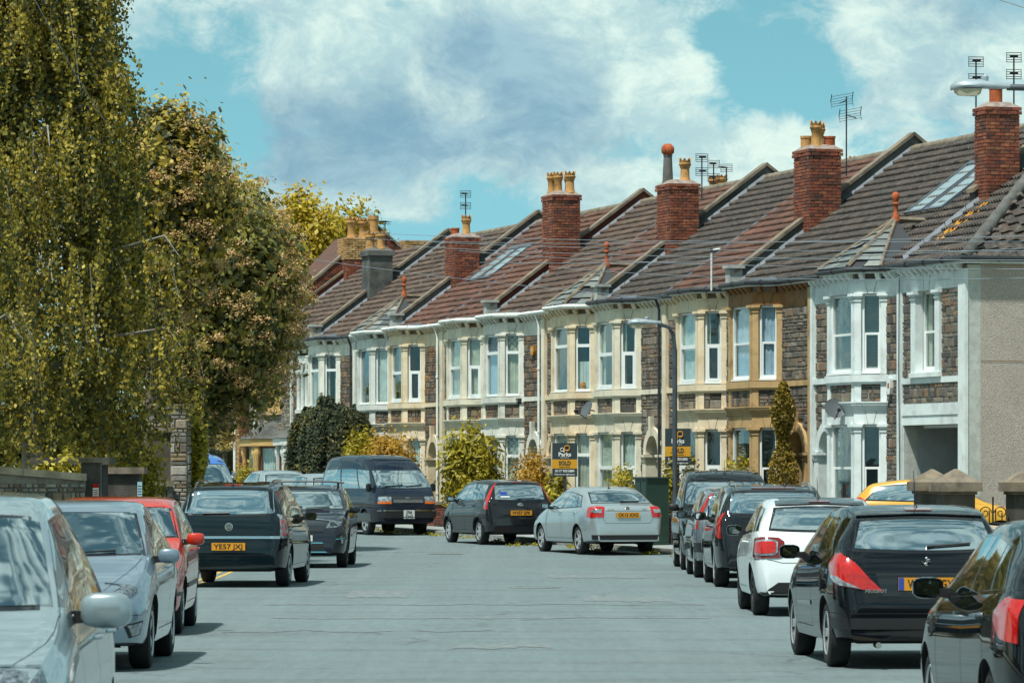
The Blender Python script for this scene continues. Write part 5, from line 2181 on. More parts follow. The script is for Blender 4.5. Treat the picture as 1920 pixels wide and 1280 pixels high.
c.patch('side_strip', M_GLOSSBLACK, [(1.5, .52), (2.5, .54)], [(1.5, .56), (2.5, .58)], c.side(-1), .008, rows=3, cols=12)

# ---- white three-door hatchback
WHITE = car_paint('white', '#dfe8ea', 0.0, 0.3)
sp = dict(L=3.95, W=1.72, H=1.46, wb=2.46, fo=.82, wr=.31, paint=WHITE, sill=.21, spokes=10, rimdark=True,
          top=hatch_top(3.95, 1.46, .70, (1.12, 1.0), 1.85, 3.55, 1.36, 3.78, 1.02, tail=.66),
          belt=[(0, .62), (.9, .88), (1.3, .94), (2.4, .98), (3.2, 1.03), (3.95, 1.0)], tumble=.33)
c = Car('hatchback_car', 'white hatchback with dark roof and ringed square tail lamps', sp, (3.82, 52.4, 'rear'), R(0.8))
c.patch('dark_roof', M_GLOSSBLACK, [(-.50, 1.98), (.50, 1.98)], [(-.46, 3.46), (.46, 3.46)], c.down(), .004, rows=10, cols=12)
add_common(c, (1.20, .72, 1.80, .60), (1.06, .63, 1.33, .55, .02), glazing(1.40, 3.55, 1.95, 3.2, (.995, 1.07), (1.29, 1.30), (.48,)), (1.32, 2.45), .95, M_GLOSSBLACK, 1.42, ((2.3,), .90, WHITE))
lo, hi = [(1.02, .73), (.80, .715), (.52, .72), (.47, .76)], [(1.02, .955), (.80, .975), (.55, .965), (.47, .92)]
for t_, sx in zip(c.lamp('rear', lo, hi, M_REDDARK, 'tail_lamp', .012), (-1, 1)):
    ring = [(.93, .765), (.75, .75), (.60, .755), (.565, .79)], [(.93, .925), (.75, .94), (.62, .935), (.565, .905)]
    r_ = c.patch('lamp_ring', M_CLEARLAMP, *ring, c.end('rear', sx), .020, parent=t_)
    c.patch('lamp_core', M_REDLAMP, [(.905, .785), (.75, .772), (.61, .778), (.59, .80)], [(.905, .905), (.75, .918), (.63, .912), (.59, .895)], c.end('rear', sx), .026, parent=t_)
c.plate('rear', .50, 'WR61 DSV', M_PLATE_Y)
c.bumper_band('rear', .20, .30, .85, M_BLACK, off=.006)
c.patch('bumper_panel', M_BLACK, [(-.72, .29), (.72, .29)], [(-.55, .42), (.55, .42)], c.end('rear'), .006, rows=4, cols=24)
c.patch('spoiler', M_GLOSSBLACK, [(-.55, 1.35), (0, 1.37), (.55, 1.35)], [(-.54, 1.40), (0, 1.425), (.54, 1.40)], lambda q: ((q[0], -4.0, q[1]), (0, 1, 0)), .022, rows=4, cols=18)
c.patch('high_brake_lamp', M_REDDARK, [(-.13, 1.38), (.13, 1.38)], [(-.13, 1.40), (.13, 1.40)], lambda q: ((q[0], -4.0, q[1]), (0, 1, 0)), .03, rows=3, cols=6)
c.antenna(3.2, .30, .35)
c.seams([([(-.50, .66), (-.66, .70), (-.98, .70)], c.end('rear')), ([(.50, .66), (.66, .70), (.98, .70)], c.end('rear')), ([(-.50, .66), (.50, .66)], c.end('rear'))])
c.badge('rear', .90, 'chevron', .05)

# ---- charcoal estate
CHAR = car_paint('charcoal', '#23282d', 0.5, 0.24)
sp = dict(L=4.75, W=1.86, H=1.60, wb=2.82, fo=.92, wr=.345, ww=.23, paint=CHAR, sill=.24,
          top=hatch_top(4.75, 1.60, .74, (1.35, 1.06), 2.15, 4.40, 1.50, 4.60, 1.10, tail=.68),
          belt=[(0, .68), (1.0, .94), (1.5, 1.0), (3., 1.04), (4.2, 1.08), (4.75, 1.06)], tumble=.26)
c = Car('estate_car', 'charcoal estate car with silver roof rails and high red tail lamps', sp, (4.05, 65.5, 'rear'), R(0.5))
add_common(c, (1.45, .76, 2.10, .66), (1.14, .70, 1.47, .66, .02), glazing(1.65, 4.35, 2.25, 4.2, (1.05, 1.12), (1.43, 1.43), (.36, .70)), (1.6, 2.65, 3.6), 1.0, M_BLACK, 1.62, ((2.5, 3.5), .93, CHAR))
c.lamp('rear', [(1.14, .84), (1.02, .78), (.86, .76)], [(1.14, 1.10), (1.02, 1.14), (.92, 1.16)], M_REDLAMP, 'tail_lamp', .010)
c.roof_rails(2.3, 4.3, .58)
c.patch('high_brake_lamp', M_REDDARK, [(-.34, 1.525), (.34, 1.525)], [(-.34, 1.545), (.34, 1.545)], lambda q: ((q[0], -5.0, q[1]), (0, 1, 0)), .012, rows=3, cols=8)
c.plate('rear', .80, 'WX54 KVO', M_PLATE_Y)
c.antenna(3.9, .2, .3, .2)
c.patch('side_strip', M_RIM, [(1.7, .50), (3.4, .52)], [(1.7, .55), (3.4, .57)], c.side(-1), .010, rows=3, cols=12)

# ---- tall small hatchbacks with lamps up the rear pillars: one grey in the right row, one dark in the bend
def tall_hatch(label, paintm, pos, yaw, text, sticker=False):
    sp = dict(L=4.02, W=1.72, H=1.52, wb=2.49, fo=.80, wr=.30, paint=paintm, sill=.22, spokes=6,
              top=hatch_top(4.02, 1.52, .74, (1.05, 1.04), 1.72, 3.72, 1.46, 3.90, 1.0, tail=.68),
              belt=[(0, .66), (.9, .92), (1.3, .97), (2.4, .99), (3.4, 1.02), (4.02, 1.0)], tumble=.30)
    c = Car('hatchback_car', label, sp, pos, yaw)
    add_common(c, (1.15, .72, 1.68, .62), (1.04, .60, 1.39, .57, .02), glazing(1.32, 3.62, 1.85, 3.45, (1.02, 1.06), (1.36, 1.38), (.34, .72)), (1.25, 2.2, 3.0), .97, M_BLACK, 1.32, ((2.1, 2.95), .90, paintm))
    c.lamp('rear', [(1.02, .84), (.92, .82), (.82, .82)], [(1.02, 1.40), (.92, 1.42), (.84, 1.43)], M_REDLAMP, 'tail_lamp', .010, rows=12)
    c.lamp('rear', [(1.0, .90), (.90, .90)], [(1.0, 1.0), (.90, 1.0)], M_CLEARLAMP, 'reversing_lamp', .015)
    c.plate('rear', .74, text, M_PLATE_Y)
    c.badge('rear', .935, 'oval', .05)
    c.bumper_band('rear', .44, .60, 1.15, M_BLACK if not sticker else M_GLOSSBLACK)
    c.patch('high_brake_lamp', M_REDDARK, [(-.12, 1.44), (.12, 1.44)], [(-.12, 1.46), (.12, 1.46)], lambda q: ((q[0], -5.0, q[1]), (0, 1, 0)), .012, rows=3, cols=6)
    c.patch('side_strip', paintm, [(1.3, .53), (3.0, .54)], [(1.3, .58), (3.0, .59)], c.side(-1), .012, rows=3, cols=12)
    for ya in c.axles:
        for sx in (-1, 1):
            pts = []
            for k in range(11):
                a = math.pi * (0.02 + .96 * k / 10)
                r_ = .30 + .065
                p, n = c.hit((sx * 2, ya + r_ * math.cos(a), .30 + r_ * math.sin(a)), (-sx, 0, 0))
                pts.append(p + n * .004)
            MB().tube(pts, .020, 6).build('wheel_arch_trim', paintm, c.o, smooth=60)
    c.seams([([(-.55, .64), (-.72, .8), (-.75, 1.0)], c.end('rear')), ([(.55, .64), (.72, .8), (.75, 1.0)], c.end('rear'))])
    c.rear_wiper(1.055, -.05, .36)
    if sticker:
        c.patch('window_sticker', M_WHITE, [(-.46, 1.10), (-.24, 1.10)], [(-.46, 1.13), (-.24, 1.13)], lambda q: ((q[0], -5.0, q[1]), (0, 1, 0)), .008, rows=3, cols=5)
        c.patch('window_sticker', M_EUROBLUE, [(-.46, 1.14), (-.30, 1.14)], [(-.46, 1.23), (-.30, 1.23)], lambda q: ((q[0], -5.0, q[1]), (0, 1, 0)), .008, rows=3, cols=5)
    return c


tall_hatch('grey hatchback squeezed between charcoal estate and black van, tall red rear pillar lamp', car_paint('steel_grey', '#6d767c', 0.5, 0.3), (3.92, 71.8, 'rear'), R(0.5), 'WU06 HZP')
UV = math.atan2(-U.x, U.y)       # yaw that runs along the terrace
tall_hatch('dark grey tall hatchback with red pillar lamps parked behind silver saloon, by the van', car_paint('slate_grey', '#2a2d33', 0.45, 0.28), (.22, 99.6, 'rear'), UV + R(1), 'WV57 GFK', True)

# ---- black compact van facing the camera
def small_van(label, paintm, pos, yaw, H=1.83, dz=0.0, hood=None, group='vans parked along the kerbs'):
    L = 4.42
    k = H / 1.83
    sp = dict(L=L, W=1.82, H=H, wb=2.68, fo=.88, wr=.325, paint=paintm, sill=.22, dz=dz, group=group, tumble=.20,
              top=[(0, .42), (.015, .60), (.05, .76 * k), (.16, .86 * k), (.6, 1.0 * k), (.98, 1.10 * k), (1.08, 1.15 * k), (1.72, 1.66 * k), (2.0, 1.775 * k), (2.5, H), (3.9, H), (4.22, H - .06),
                   (4.34, 1.2 * k), (4.40, .7), (L, .45)],
              belt=[(0, .68 * k), (.8, .94 * k), (1.3, 1.06 * k), (2.4, 1.10 * k), (L, 1.12 * k)])
    c = Car('small_van', label, sp, pos, yaw, 'van')
    add_common(c, (1.16, .78, 1.68, .70), None, glazing(1.40, 3.9, 1.92, 3.85, (1.13 * k, 1.16 * k), (1.58 * k, 1.60 * k), (.33, .68)), (1.32, 2.35, 3.3), 1.06 * k, M_BLACK, 1.42, ((2.25,), .98 * k, paintm))
    c.lamp('front', [(.44, .70 * k), (.7, .70 * k), (.98, .76 * k)], [(.50, .80 * k), (.74, .86 * k), (1.05, .96 * k)], M_HEADLAMP, 'headlamp', .010)
    c.patch('grille', M_GLOSSBLACK, [(-.42, .50), (.42, .50)], [(-.46, .70), (.46, .70)], c.end('front'), .006, rows=4, cols=14)
    c.patch('lower_grille', M_BLACK, [(-.62, .26), (.62, .26)], [(-.66, .44), (.66, .44)], c.end('front'), .006, rows=4, cols=14)
    for sx in (-1, 1):
        fo_ = c.patch('fog_lamp_recess', M_BLACK, [(.70, .30), (.92, .32)], [(.70, .46), (.92, .48)], c.end('front', sx), .006, rows=4, cols=6)
        c.patch('fog_lamp', M_CLEARLAMP, [(.76, .35), (.86, .36)], [(.76, .43), (.86, .44)], c.end('front', sx), .012, rows=4, cols=6, parent=fo_)
    c.front_wipers(1.14, .7)
    c.antenna(2.0, .25, -.1)
    rib = MB()
    for x in (-.45, -.15, .15, .45):
        pts = [c.hit((x, c.L / 2 - q, c.H + .3), (0, 0, -1))[0] + Vector((0, 0, .006)) for q in np.linspace(2.1, 4.0, 8)]
        rib.tube(pts, .012, 5)
    rib.build('roof_ribs', paintm, c.o, smooth=60)
    c.patch('side_strip', M_BLACK, [(1.5, .56), (3.4, .57)], [(1.5, .63), (3.4, .64)], c.side(1), .010, rows=3, cols=12)
    return c


small_van('black compact van facing the camera beside the green street cabinet', car_paint('black', '#191c20', 0.45, 0.2), (3.98, 77.6, 'front'), R(180.5))

# ---- silver saloon in the bend
SILV = car_paint('silver', '#b4bfc3', 0.6, 0.3)
L = 4.48
sp = dict(L=L, W=1.71, H=1.465, wb=2.60, fo=.88, wr=.31, paint=SILV, sill=.22,
          top=[(0, .40), (.015, .54), (.05, .64), (.15, .70), (.5, .80), (.95, .91), (1.18, .98), (1.98, 1.37), (2.3, 1.445), (2.7, 1.465), (3.1, 1.43), (3.42, 1.335), (4.00, 1.09), (4.12, 1.065), (4.36, 1.05), (4.42, .97), (4.44, .66), (4.47, .60), (L, .42)],
          belt=[(0, .60), (1.0, .86), (1.4, .92), (3.0, .97), (4.0, 1.00), (L, .99)], tumble=.32)
c = Car('saloon_car', 'silver saloon with red wedge tail lamps parked in the bend by the sold board', sp, (2.50, 91.4, 'rear'), UV + R(1.0))
sides, band = glazing(1.42, 3.62, 2.05, 3.38, (.965, 1.03), (1.32, 1.24), (.44, .88))
c.side_band(*band)
c.windows((1.28, .72, 1.94, .58), None, sides)
for off, g_, mt, nm in ((.0025, .03, M_GLOSSBLACK, 'rear_window_surround'), (.006, 0, M_CGLASS, 'rear_window')):
    c.patch(nm, mt, [(x, 3.98 + g_ + .0 * x) for x in np.linspace(-.66 - g_, .66 + g_, 9)], [(x, 3.34 - g_ + .06 * (x / .5) ** 2) for x in np.linspace(-.53 - g_, .53 + g_, 9)], c.down(), off, rows=12, cols=16)
c.seams(doors(c, (1.35, 2.42, 3.35), .34, .93, None))
c.mirrors(1.45, .97, M_BLACK)
c.handles((2.3, 3.3), .90, SILV)
for t_, sx in zip(c.lamp('rear', [(1.06, .80), (.80, .79), (.56, .80)], [(1.06, 1.01), (.80, 1.03), (.52, 1.02)], M_REDLAMP, 'tail_lamp', .010), (-1, 1)):
    c.patch('reversing_lamp', M_CLEARLAMP, [(.85, .90), (.62, .89)], [(.85, .96), (.60, .97)], c.end('rear', sx), .016, parent=t_)
c.plate('rear', .845, 'CK13 XXG', M_PLATE_Y)
c.badge('rear', .985, 'ring', .045)
c.word('SKODA', .045, -.38, .965)
c.word('RAPID', .045, .38, .965)
c.bumper_band('rear', .22, .42, .85, M_BLACK, off=.006)
c.seams([([(-.50, .67), (-.58, .78), (-.53, 1.02)], c.end('rear')), ([(.50, .67), (.58, .78), (.53, 1.02)], c.end('rear')), ([(-.50, .67), (.50, .67)], c.end('rear')), ([(-.5, .935), (.5, .935)], c.end('rear'))])
c.antenna(3.15, .2, .2)
pts = [c.hit((x, c.L / 2 - 3.93 + .02 * abs(x), 2.0), (0, 0, -1))[0] + Vector((0, 0, .02)) for x in (.0, .1, .2, .3, .42)]
c.wiper(pts)

# ---- dark blue high-roof van facing the camera
VAN = car_paint('midnight_blue', '#232f40', 0.55, 0.22)
VAN2 = car_paint('gunmetal', '#33393f', 0.5, 0.28)
L = 4.70
sp = dict(L=L, W=1.70, H=2.08, wb=2.33, fo=1.05, wr=.32, paint=VAN, sill=.26, group='vans parked along the kerbs', tumble=.13,
          top=[(0, .40), (.01, .60), (.03, .82), (.09, 1.02), (.20, 1.14), (.32, 1.20), (.92, 1.70), (1.02, 1.76), (1.12, 1.86), (1.5, 2.02), (2.0, 2.07), (3.2, 2.08), (4.3, 2.03), (4.52, 1.90), (4.62, 1.3), (4.68, .7), (L, .45)],
          belt=[(0, .80), (.3, 1.12), (1.0, 1.17), (L, 1.17)], plan=[.80, .88, .94, .98, 1, 1, 1, 1, .985, .95, .90])
c = Car('high_roof_van', 'dark blue high-roof van with rectangular headlamps and white number plate', sp, (-2.66, 110.0, 'front'), UV + math.pi + R(6), 'van')
sides, band = glazing(.62, 4.35, 1.0, 4.30, (1.20, 1.20), (1.66, 1.66), (.24, .60), .10)
c.side_band(*band, mat=VAN)
c.windows((.36, .74, .90, .68), None, sides)
c.seams(doors(c, (.55, 1.48, 2.8), .34, 1.17, None))
c.mirrors(.58, 1.17, M_BLACK, (.14, .08, .22))
c.patch('lower_body', VAN2, [(.6, .34), (4.4, .34)], [(.6, .56), (4.4, .56)], c.side(1), .004, rows=4, cols=30)
c.patch('grille_surround', VAN2, [(-.80, .80), (.80, .80)], [(-.80, .99), (.80, .99)], c.end('front'), .004, rows=5, cols=30)
c.patch('grille', M_BLACK, [(-.42, .815), (.42, .815)], [(-.42, .92), (.42, .92)], c.end('front'), .010, rows=4, cols=14)
gr = MB()
for z_ in (.84, .87, .90):
    p, n = c.hit((0, 5, z_), (0, -1, 0))
    gr.tube([(-.41, p.y + .014, z_), (.41, p.y + .014, z_)], .006, 5)
gr.build('grille_bars', M_RIM, c.o)
for sx in (-1, 1):
    hl = c.patch('headlamp', M_CLEARLAMP, [(.46, .86), (.84, .86)], [(.46, .985), (.84, .985)], c.end('front', sx), .012, rows=5, cols=10)
    c.patch('indicator', M_AMBER, [(.46, .80), (.84, .80)], [(.46, .855), (.84, .855)], c.end('front', sx), .012, rows=4, cols=10, parent=hl)
c.bumper_band('front', .44, .62, 1.2, M_BLACK, off=.03)
c.patch('bumper_trim', M_CHROME, [(-.84, .615), (.84, .615)], [(-.84, .635), (.84, .635)], c.end('front'), .034, rows=3, cols=30)
pl = c.plate('front', .53, 'J766\nCNO', M_PLATE_W, .30, .22)
for ch in pl.children:
    me = ch.data
    ys_ = [v_.co.y for v_ in me.vertices]
    ch.scale = (ch.scale[0] * .8, .19 / (max(ys_) - min(ys_)), 1)
    ch.location.z = -(max(ys_) + min(ys_)) / 2 * ch.scale[1]
    ch.location.y -= .002
c.front_wipers(.36, .68)
rf_ = MB()
for q in (1.3,):
    pts = [c.hit((x, c.L / 2 - q, c.H + .3), (0, 0, -1))[0] + Vector((0, 0, .004)) for x in np.linspace(-.62, .62, 12)]
    rf_.tube(pts, .014, 5)
rf_.build('roof_seam', M_BLACK, c.o)
c.badge('front', .955, 'oval', .035)

# ---- left row: dark green people carrier, rear to the camera
DGREEN = car_paint('dark_green', '#12232a', 0.45, 0.22)
L = 4.47
sp = dict(L=L, W=1.80, H=1.63, wb=2.70, fo=.92, wr=.315, ww=.21, paint=DGREEN, sill=.23, spokes=5,
          top=hatch_top(L, 1.63, .74, (1.05, 1.04), 1.95, 4.12, 1.555, 4.32, 1.09, tail=.66),
          belt=[(0, .66), (.9, .94), (1.3, 1.0), (3., 1.04), (4.2, 1.08), (L, 1.06)], tumble=.26)
c = Car('people_carrier_car', 'dark green people carrier with chrome tailgate strip and yellow plate', sp, (-4.38, 65.9, 'rear'), R(-3.2))
add_common(c, (1.15, .76, 1.90, .66), (1.13, .70, 1.50, .645, .02), glazing(1.45, 4.10, 2.05, 3.95, (1.06, 1.11), (1.45, 1.46), (.36, .72)), (1.35, 2.45, 3.3), 1.0, M_BLACK, 1.45, ((2.35, 3.25), .93, DGREEN))
for t_, sx in zip(c.lamp('rear', [(1.12, .77), (.98, .76), (.80, .76)], [(1.10, 1.08), (.98, 1.12), (.84, 1.13)], M_CLEARLAMP, 'tail_lamp', .010), (-1, 1)):
    for k, (za, zb) in enumerate(((.80, .87), (.885, .955), (.97, 1.05))):
        c.patch('lamp_segment', M_REDLAMP, [(1.07, za), (.84, za)], [(1.07, zb), (.86, zb)], c.end('rear', sx), .016, rows=4, cols=8, parent=t_)
c.patch('chrome_strip', M_CHROME, [(-.79, .755), (.79, .755)], [(-.79, .795), (.79, .795)], c.end('rear'), .014, rows=4, cols=26)
c.plate('rear', .635, 'YE57 JXJ', M_PLATE_Y)
c.badge('rear', .94, 'ring', .062)
c.rear_wiper(1.135, -.42, .0, .01)
c.patch('high_brake_lamp', M_REDLAMP, [(-.13, 1.575), (.13, 1.575)], [(-.13, 1.592), (.13, 1.592)], lambda q: ((q[0], -5.0, q[1]), (0, 1, 0)), .012, rows=3, cols=6)
c.roof_rails(2.0, 4.1, .58, M_GLOSSBLACK)
c.antenna(3.9, .28, .05, .0)
c.seams([([(-.60, .50), (-.74, .62), (-.80, 1.10)], c.end('rear')), ([(.60, .50), (.74, .62), (.80, 1.10)], c.end('rear')), ([(-.60, .50), (.60, .50)], c.end('rear'))])
# ---- left row: blue grey crossover facing the camera
KGREY = car_paint('blue_grey', '#2e3540', 0.55, 0.24)
L = 4.36
sp = dict(L=L, W=1.80, H=1.545, wb=2.70, fo=.88, wr=.325, paint=KGREY, sill=.22, spokes=10, rimdark=True,
          top=hatch_top(L, 1.545, .80, (1.22, 1.06), 2.05, 4.0, 1.45, 4.22, 1.08, tail=.68, hood=1.03),
          belt=[(0, .72), (.8, .93), (1.3, 1.0), (3., 1.03), (4.1, 1.07), (L, 1.05)], tumble=.30)
c = Car('crossover_car', 'blue grey crossover facing the camera with roof bar and angular headlamps', sp, (-3.98, 79.6, 'front'), R(179))
add_common(c, (1.32, .76, 2.0, .63), (1.12, .6, 1.4, .5), glazing(1.58, 3.9, 2.15, 3.75, (1.05, 1.10), (1.40, 1.38), (.42, .84)), (1.48, 2.5, 3.4), 1.0, KGREY, 1.58, ((2.4, 3.3), .93, KGREY))
for t_, sx in zip(c.lamp('front', [(.50, .74), (.72, .75), (1.0, .83), (1.12, .90)], [(.54, .82), (.76, .87), (1.0, .95), (1.12, .97)], M_HEADLAMP, 'headlamp', .010), (-1, 1)):
    c.patch('lamp_core', M_GLOSSBLACK, [(.60, .775), (.80, .79)], [(.62, .825), (.84, .86)], c.end('front', sx), .016, rows=4, cols=8, parent=t_)
c.patch('grille', M_GLOSSBLACK, [(-.44, .67), (.44, .67)], [(-.50, .755), (.50, .755)], c.end('front'), .008, rows=4, cols=14)
lg = c.patch('lower_grille', M_BLACK, [(-.50, .32), (.50, .32)], [(-.44, .46), (.44, .46)], c.end('front'), .008, rows=4, cols=14)
M_ICE = material('ice_blue_trim', srgb('#5fa9b8'), 0.3)
c.patch('grille_trim', M_ICE, [(-.54, .295), (.54, .295)], [(-.50, .315), (.50, .315)], c.end('front'), .012, rows=3, cols=14)
c.patch('grille_trim', M_ICE, [(-.46, .465), (.46, .465)], [(-.44, .482), (.44, .482)], c.end('front'), .012, rows=3, cols=14)
for sx in (-1, 1):
    fo_ = c.patch('fog_lamp_recess', M_BLACK, [(.70, .40), (1.0, .43)], [(.72, .62), (1.02, .66)], c.end('front', sx), .008, rows=4, cols=8)
    c.patch('fog_trim', M_ICE, [(.70, .535), (1.0, .56)], [(.70, .55), (1.0, .575)], c.end('front', sx), .014, rows=3, cols=8, parent=fo_)
    c.patch('fog_lamp', M_CLEARLAMP, [(.84, .46), (.92, .47)], [(.80, .60), (.88, .61)], c.end('front', sx), .012, rows=4, cols=4, parent=fo_)
c.bumper_band('front', .21, .28, 1.2, M_BLACK, off=.006)
c.plate('front', .56, 'WP19 KDU', M_PLATE_W)
c.front_wipers(1.30, .66)
p0, _n = c.hit((-.60, c.L / 2 - 2.35, 2.5), (0, 0, -1))
bar = MB().tube([(-.72, c.L / 2 - 2.35, p0.z + .09), (-.4, c.L / 2 - 2.35, p0.z + .115), (.4, c.L / 2 - 2.35, p0.z + .115), (.72, c.L / 2 - 2.35, p0.z + .09)], .018, 6)
for sx in (-1, 1):
    bar.tube([(sx * .60, c.L / 2 - 2.35, p0.z - .03), (sx * .60, c.L / 2 - 2.35, p0.z + .10)], .022, 6)
bar.build('roof_bar', M_BLACK, c.o, smooth=50)
c.seams([([(-.76, 1.2), (-.72, .7), (-.56, .2)], c.down()), ([(.76, 1.2), (.72, .7), (.56, .2)], c.down()), ([(-.52, .785), (.52, .785)], c.end('front'))])

# ---- left row: red hatchback facing the camera
RED = car_paint('red', '#c0301c', 0.05, 0.3)
L = 4.05
sp = dict(L=L, W=1.72, H=1.50, wb=2.51, fo=.80, wr=.30, paint=RED, sill=.21,
          top=hatch_top(L, 1.50, .70, (1.10, 1.02), 1.75, 3.65, 1.40, 3.90, 1.02, tail=.66),
          belt=[(0, .62), (.8, .88), (1.3, .95), (3., .99), (3.6, 1.02), (L, 1.0)], tumble=.30)
c = Car('hatchback_car', 'red hatchback facing the camera with red door mirror, behind grey hatchback', sp, (-4.42, 46.0, 'front'), R(181))
add_common(c, (1.18, .73, 1.70, .61), (1.06, .58, 1.36, .5), glazing(1.36, 3.55, 1.88, 3.3, (1.0, 1.05), (1.36, 1.34), (.42, .80)), (1.28, 2.3, 3.1), .95, RED, 1.40, ((2.2, 3.0), .90, RED))
c.lamp('front', [(.48, .60), (.74, .61), (1.02, .68)], [(.52, .72), (.78, .78), (1.06, .86)], M_HEADLAMP, 'headlamp', .010)
c.patch('grille', M_BLACK, [(-.46, .54), (.46, .54)], [(-.44, .62), (.44, .62)], c.end('front'), .008, rows=4, cols=14)
c.patch('lower_grille', M_BLACK, [(-.62, .26), (.62, .26)], [(-.58, .38), (.58, .38)], c.end('front'), .008, rows=4, cols=14)
c.bumper_band('front', .43, .47, 1.25, M_BLACK, off=.010)
c.plate('front', .50, 'WM05 RBT', M_PLATE_W)
c.front_wipers(1.16, .62)
c.patch('side_strip', M_BLACK, [(1.2, .50), (3.0, .51)], [(1.2, .55), (3.0, .56)], c.side(-1), .010, rows=3, cols=12)

# ---- left row: grey blue hatchback facing the camera
CIV = car_paint('grey_blue', '#8a9cab', 0.55, 0.28)
L = 4.25
sp = dict(L=L, W=1.76, H=1.51, wb=2.63, fo=.86, wr=.315, paint=CIV, sill=.19, soft=5,
          top=[(0, .36), (.012, .50), (.04, .60), (.12, .68), (.45, .82), (.85, .945), (1.02, 1.00), (2.05, 1.43), (2.35, 1.49), (2.7, 1.51), (3.3, 1.46), (3.75, 1.31), (4.05, 1.05), (4.19, .9), (4.22, .62), (L, .42)],
          belt=[(0, .58), (.7, .82), (1.2, .92), (3., .97), (3.7, 1.02), (L, 1.0)], tumble=.34, plan=[.64, .76, .86, .94, .985, 1.0, 1.0, .985, .94, .88, .80])
c = Car('hatchback_car', 'grey blue hatchback facing the camera with full-width headlamp strip', sp, (-4.08, 37.6, 'front'), R(180.5))
add_common(c, (1.10, .745, 1.98, .585), (1.06, .56, 1.30, .5), glazing(1.52, 3.65, 2.15, 3.35, (.975, 1.03), (1.34, 1.26), (.50, .86)), (1.42, 2.55, 3.4), .92, CIV, 1.50, ((2.4,), .88, CIV))
c.patch('lamp_strip', M_GLOSSBLACK, [(-.98, .70), (-.5, .615), (0, .60), (.5, .615), (.98, .70)], [(-.98, .765), (-.5, .69), (0, .665), (.5, .69), (.98, .765)], c.end('front'), .006, rows=5, cols=40)
for t_, sx in zip(c.lamp('front', [(.42, .612), (.7, .645), (1.0, .715)], [(.42, .672), (.7, .712), (1.0, .775)], M_HEADLAMP, 'headlamp', .012), (-1, 1)):
    pass
c.patch('lower_grille', M_BLACK, [(-.50, .26), (.50, .26)], [(-.62, .40), (.62, .40)], c.end('front'), .008, rows=4, cols=18)
hexm = MB()
for k in range(22):
    for j in range(3):
        x = -.55 + k * .052 + (j % 2) * .026
        z_ = .285 + j * .038
        p, n = c.hit((x, 5, z_), (0, -1, 0))
        hexm.lathe([(.022, 0), (.022, .006), (.017, .006), (.017, 0)], 6, (x, p.y + .010, z_), axis='y')
tag(hexm.build('grille_mesh', M_GLOSSBLACK, c.o), kind='stuff')
for sx in (-1, 1):
    fo_ = c.patch('fog_lamp_recess', M_BLACK, [(.74, .30), (.94, .33)], [(.66, .42), (.98, .45)], c.end('front', sx), .008, rows=4, cols=8)
    c.patch('fog_lamp', M_CLEARLAMP, [(.77, .315), (.91, .34)], [(.70, .41), (.94, .435)], c.end('front', sx), .014, rows=4, cols=8, parent=fo_)
c.seams([([(sg * x_, q_) for x_, q_ in ((.74, 1.0), (.70, .8), (.64, .6), (.56, .4), (.46, .2))], c.down()) for sg in (-1, 1)] + [([(-.95, .50), (.95, .50)], c.end('front'))], w=.004)
c.front_wipers(1.06, .66)
c.bumper_band('front', .19, .235, 1.2, M_BLACK, off=.006)
c.badge('front', .635, 'oval', .04)
c.plate('front', .44, 'WU56 FTX', M_PLATE_W)

# ---- near silver car, cut by the frame
SILV2 = car_paint('pale_silver', '#a6b6bc', 0.6, 0.3)
L = 4.30
sp = dict(L=L, W=1.78, H=1.66, wb=2.6, fo=.90, wr=.315, paint=SILV2, sill=.2,
          top=hatch_top(L, 1.66, .78, (1.10, 1.08), 1.98, 3.9, 1.5, 4.12, 1.06, tail=.66, hood=1.0),
          belt=[(0, .66), (.8, .90), (1.3, .98), (3., 1.02), (3.9, 1.05), (L, 1.02)], tumble=.30)
c = Car('hatchback_car', 'pale silver car nearest the camera at bottom left with rounded door mirror', sp, (-2.92, 19.2, 'front'), R(181.5))
add_common(c, (1.18, .755, 1.92, .63), (1.1, .58, 1.45, .5), glazing(1.58, 3.85, 2.12, 3.6, (1.05, 1.09), (1.49, 1.47), (.42, .82)), (1.48, 2.5, 3.4), 1.0, SILV2, 1.62, ((2.4, 3.3), .92, SILV2), .04, (.24, .15, .175))
c.lamp('front', [(.46, .62), (.74, .64), (1.05, .72)], [(.50, .76), (.78, .82), (1.10, .90)], M_HEADLAMP, 'headlamp', .010)
c.patch('grille', M_BLACK, [(-.40, .60), (.40, .60)], [(-.42, .70), (.42, .70)], c.end('front'), .008, rows=4, cols=14)
c.patch('lower_grille', M_BLACK, [(-.6, .28), (.6, .28)], [(-.56, .42), (.56, .42)], c.end('front'), .008, rows=4, cols=14)
c.plate('front', .50, 'WK04 SYD', M_PLATE_W)
c.front_wipers(1.14, .66)
c.seams([([(sg * x_, q_) for x_, q_ in ((.79, 1.12), (.785, .9), (.76, .7), (.70, .5), (.60, .3), (.50, .16))], c.down()) for sg in (-1, 1)], w=.0035)

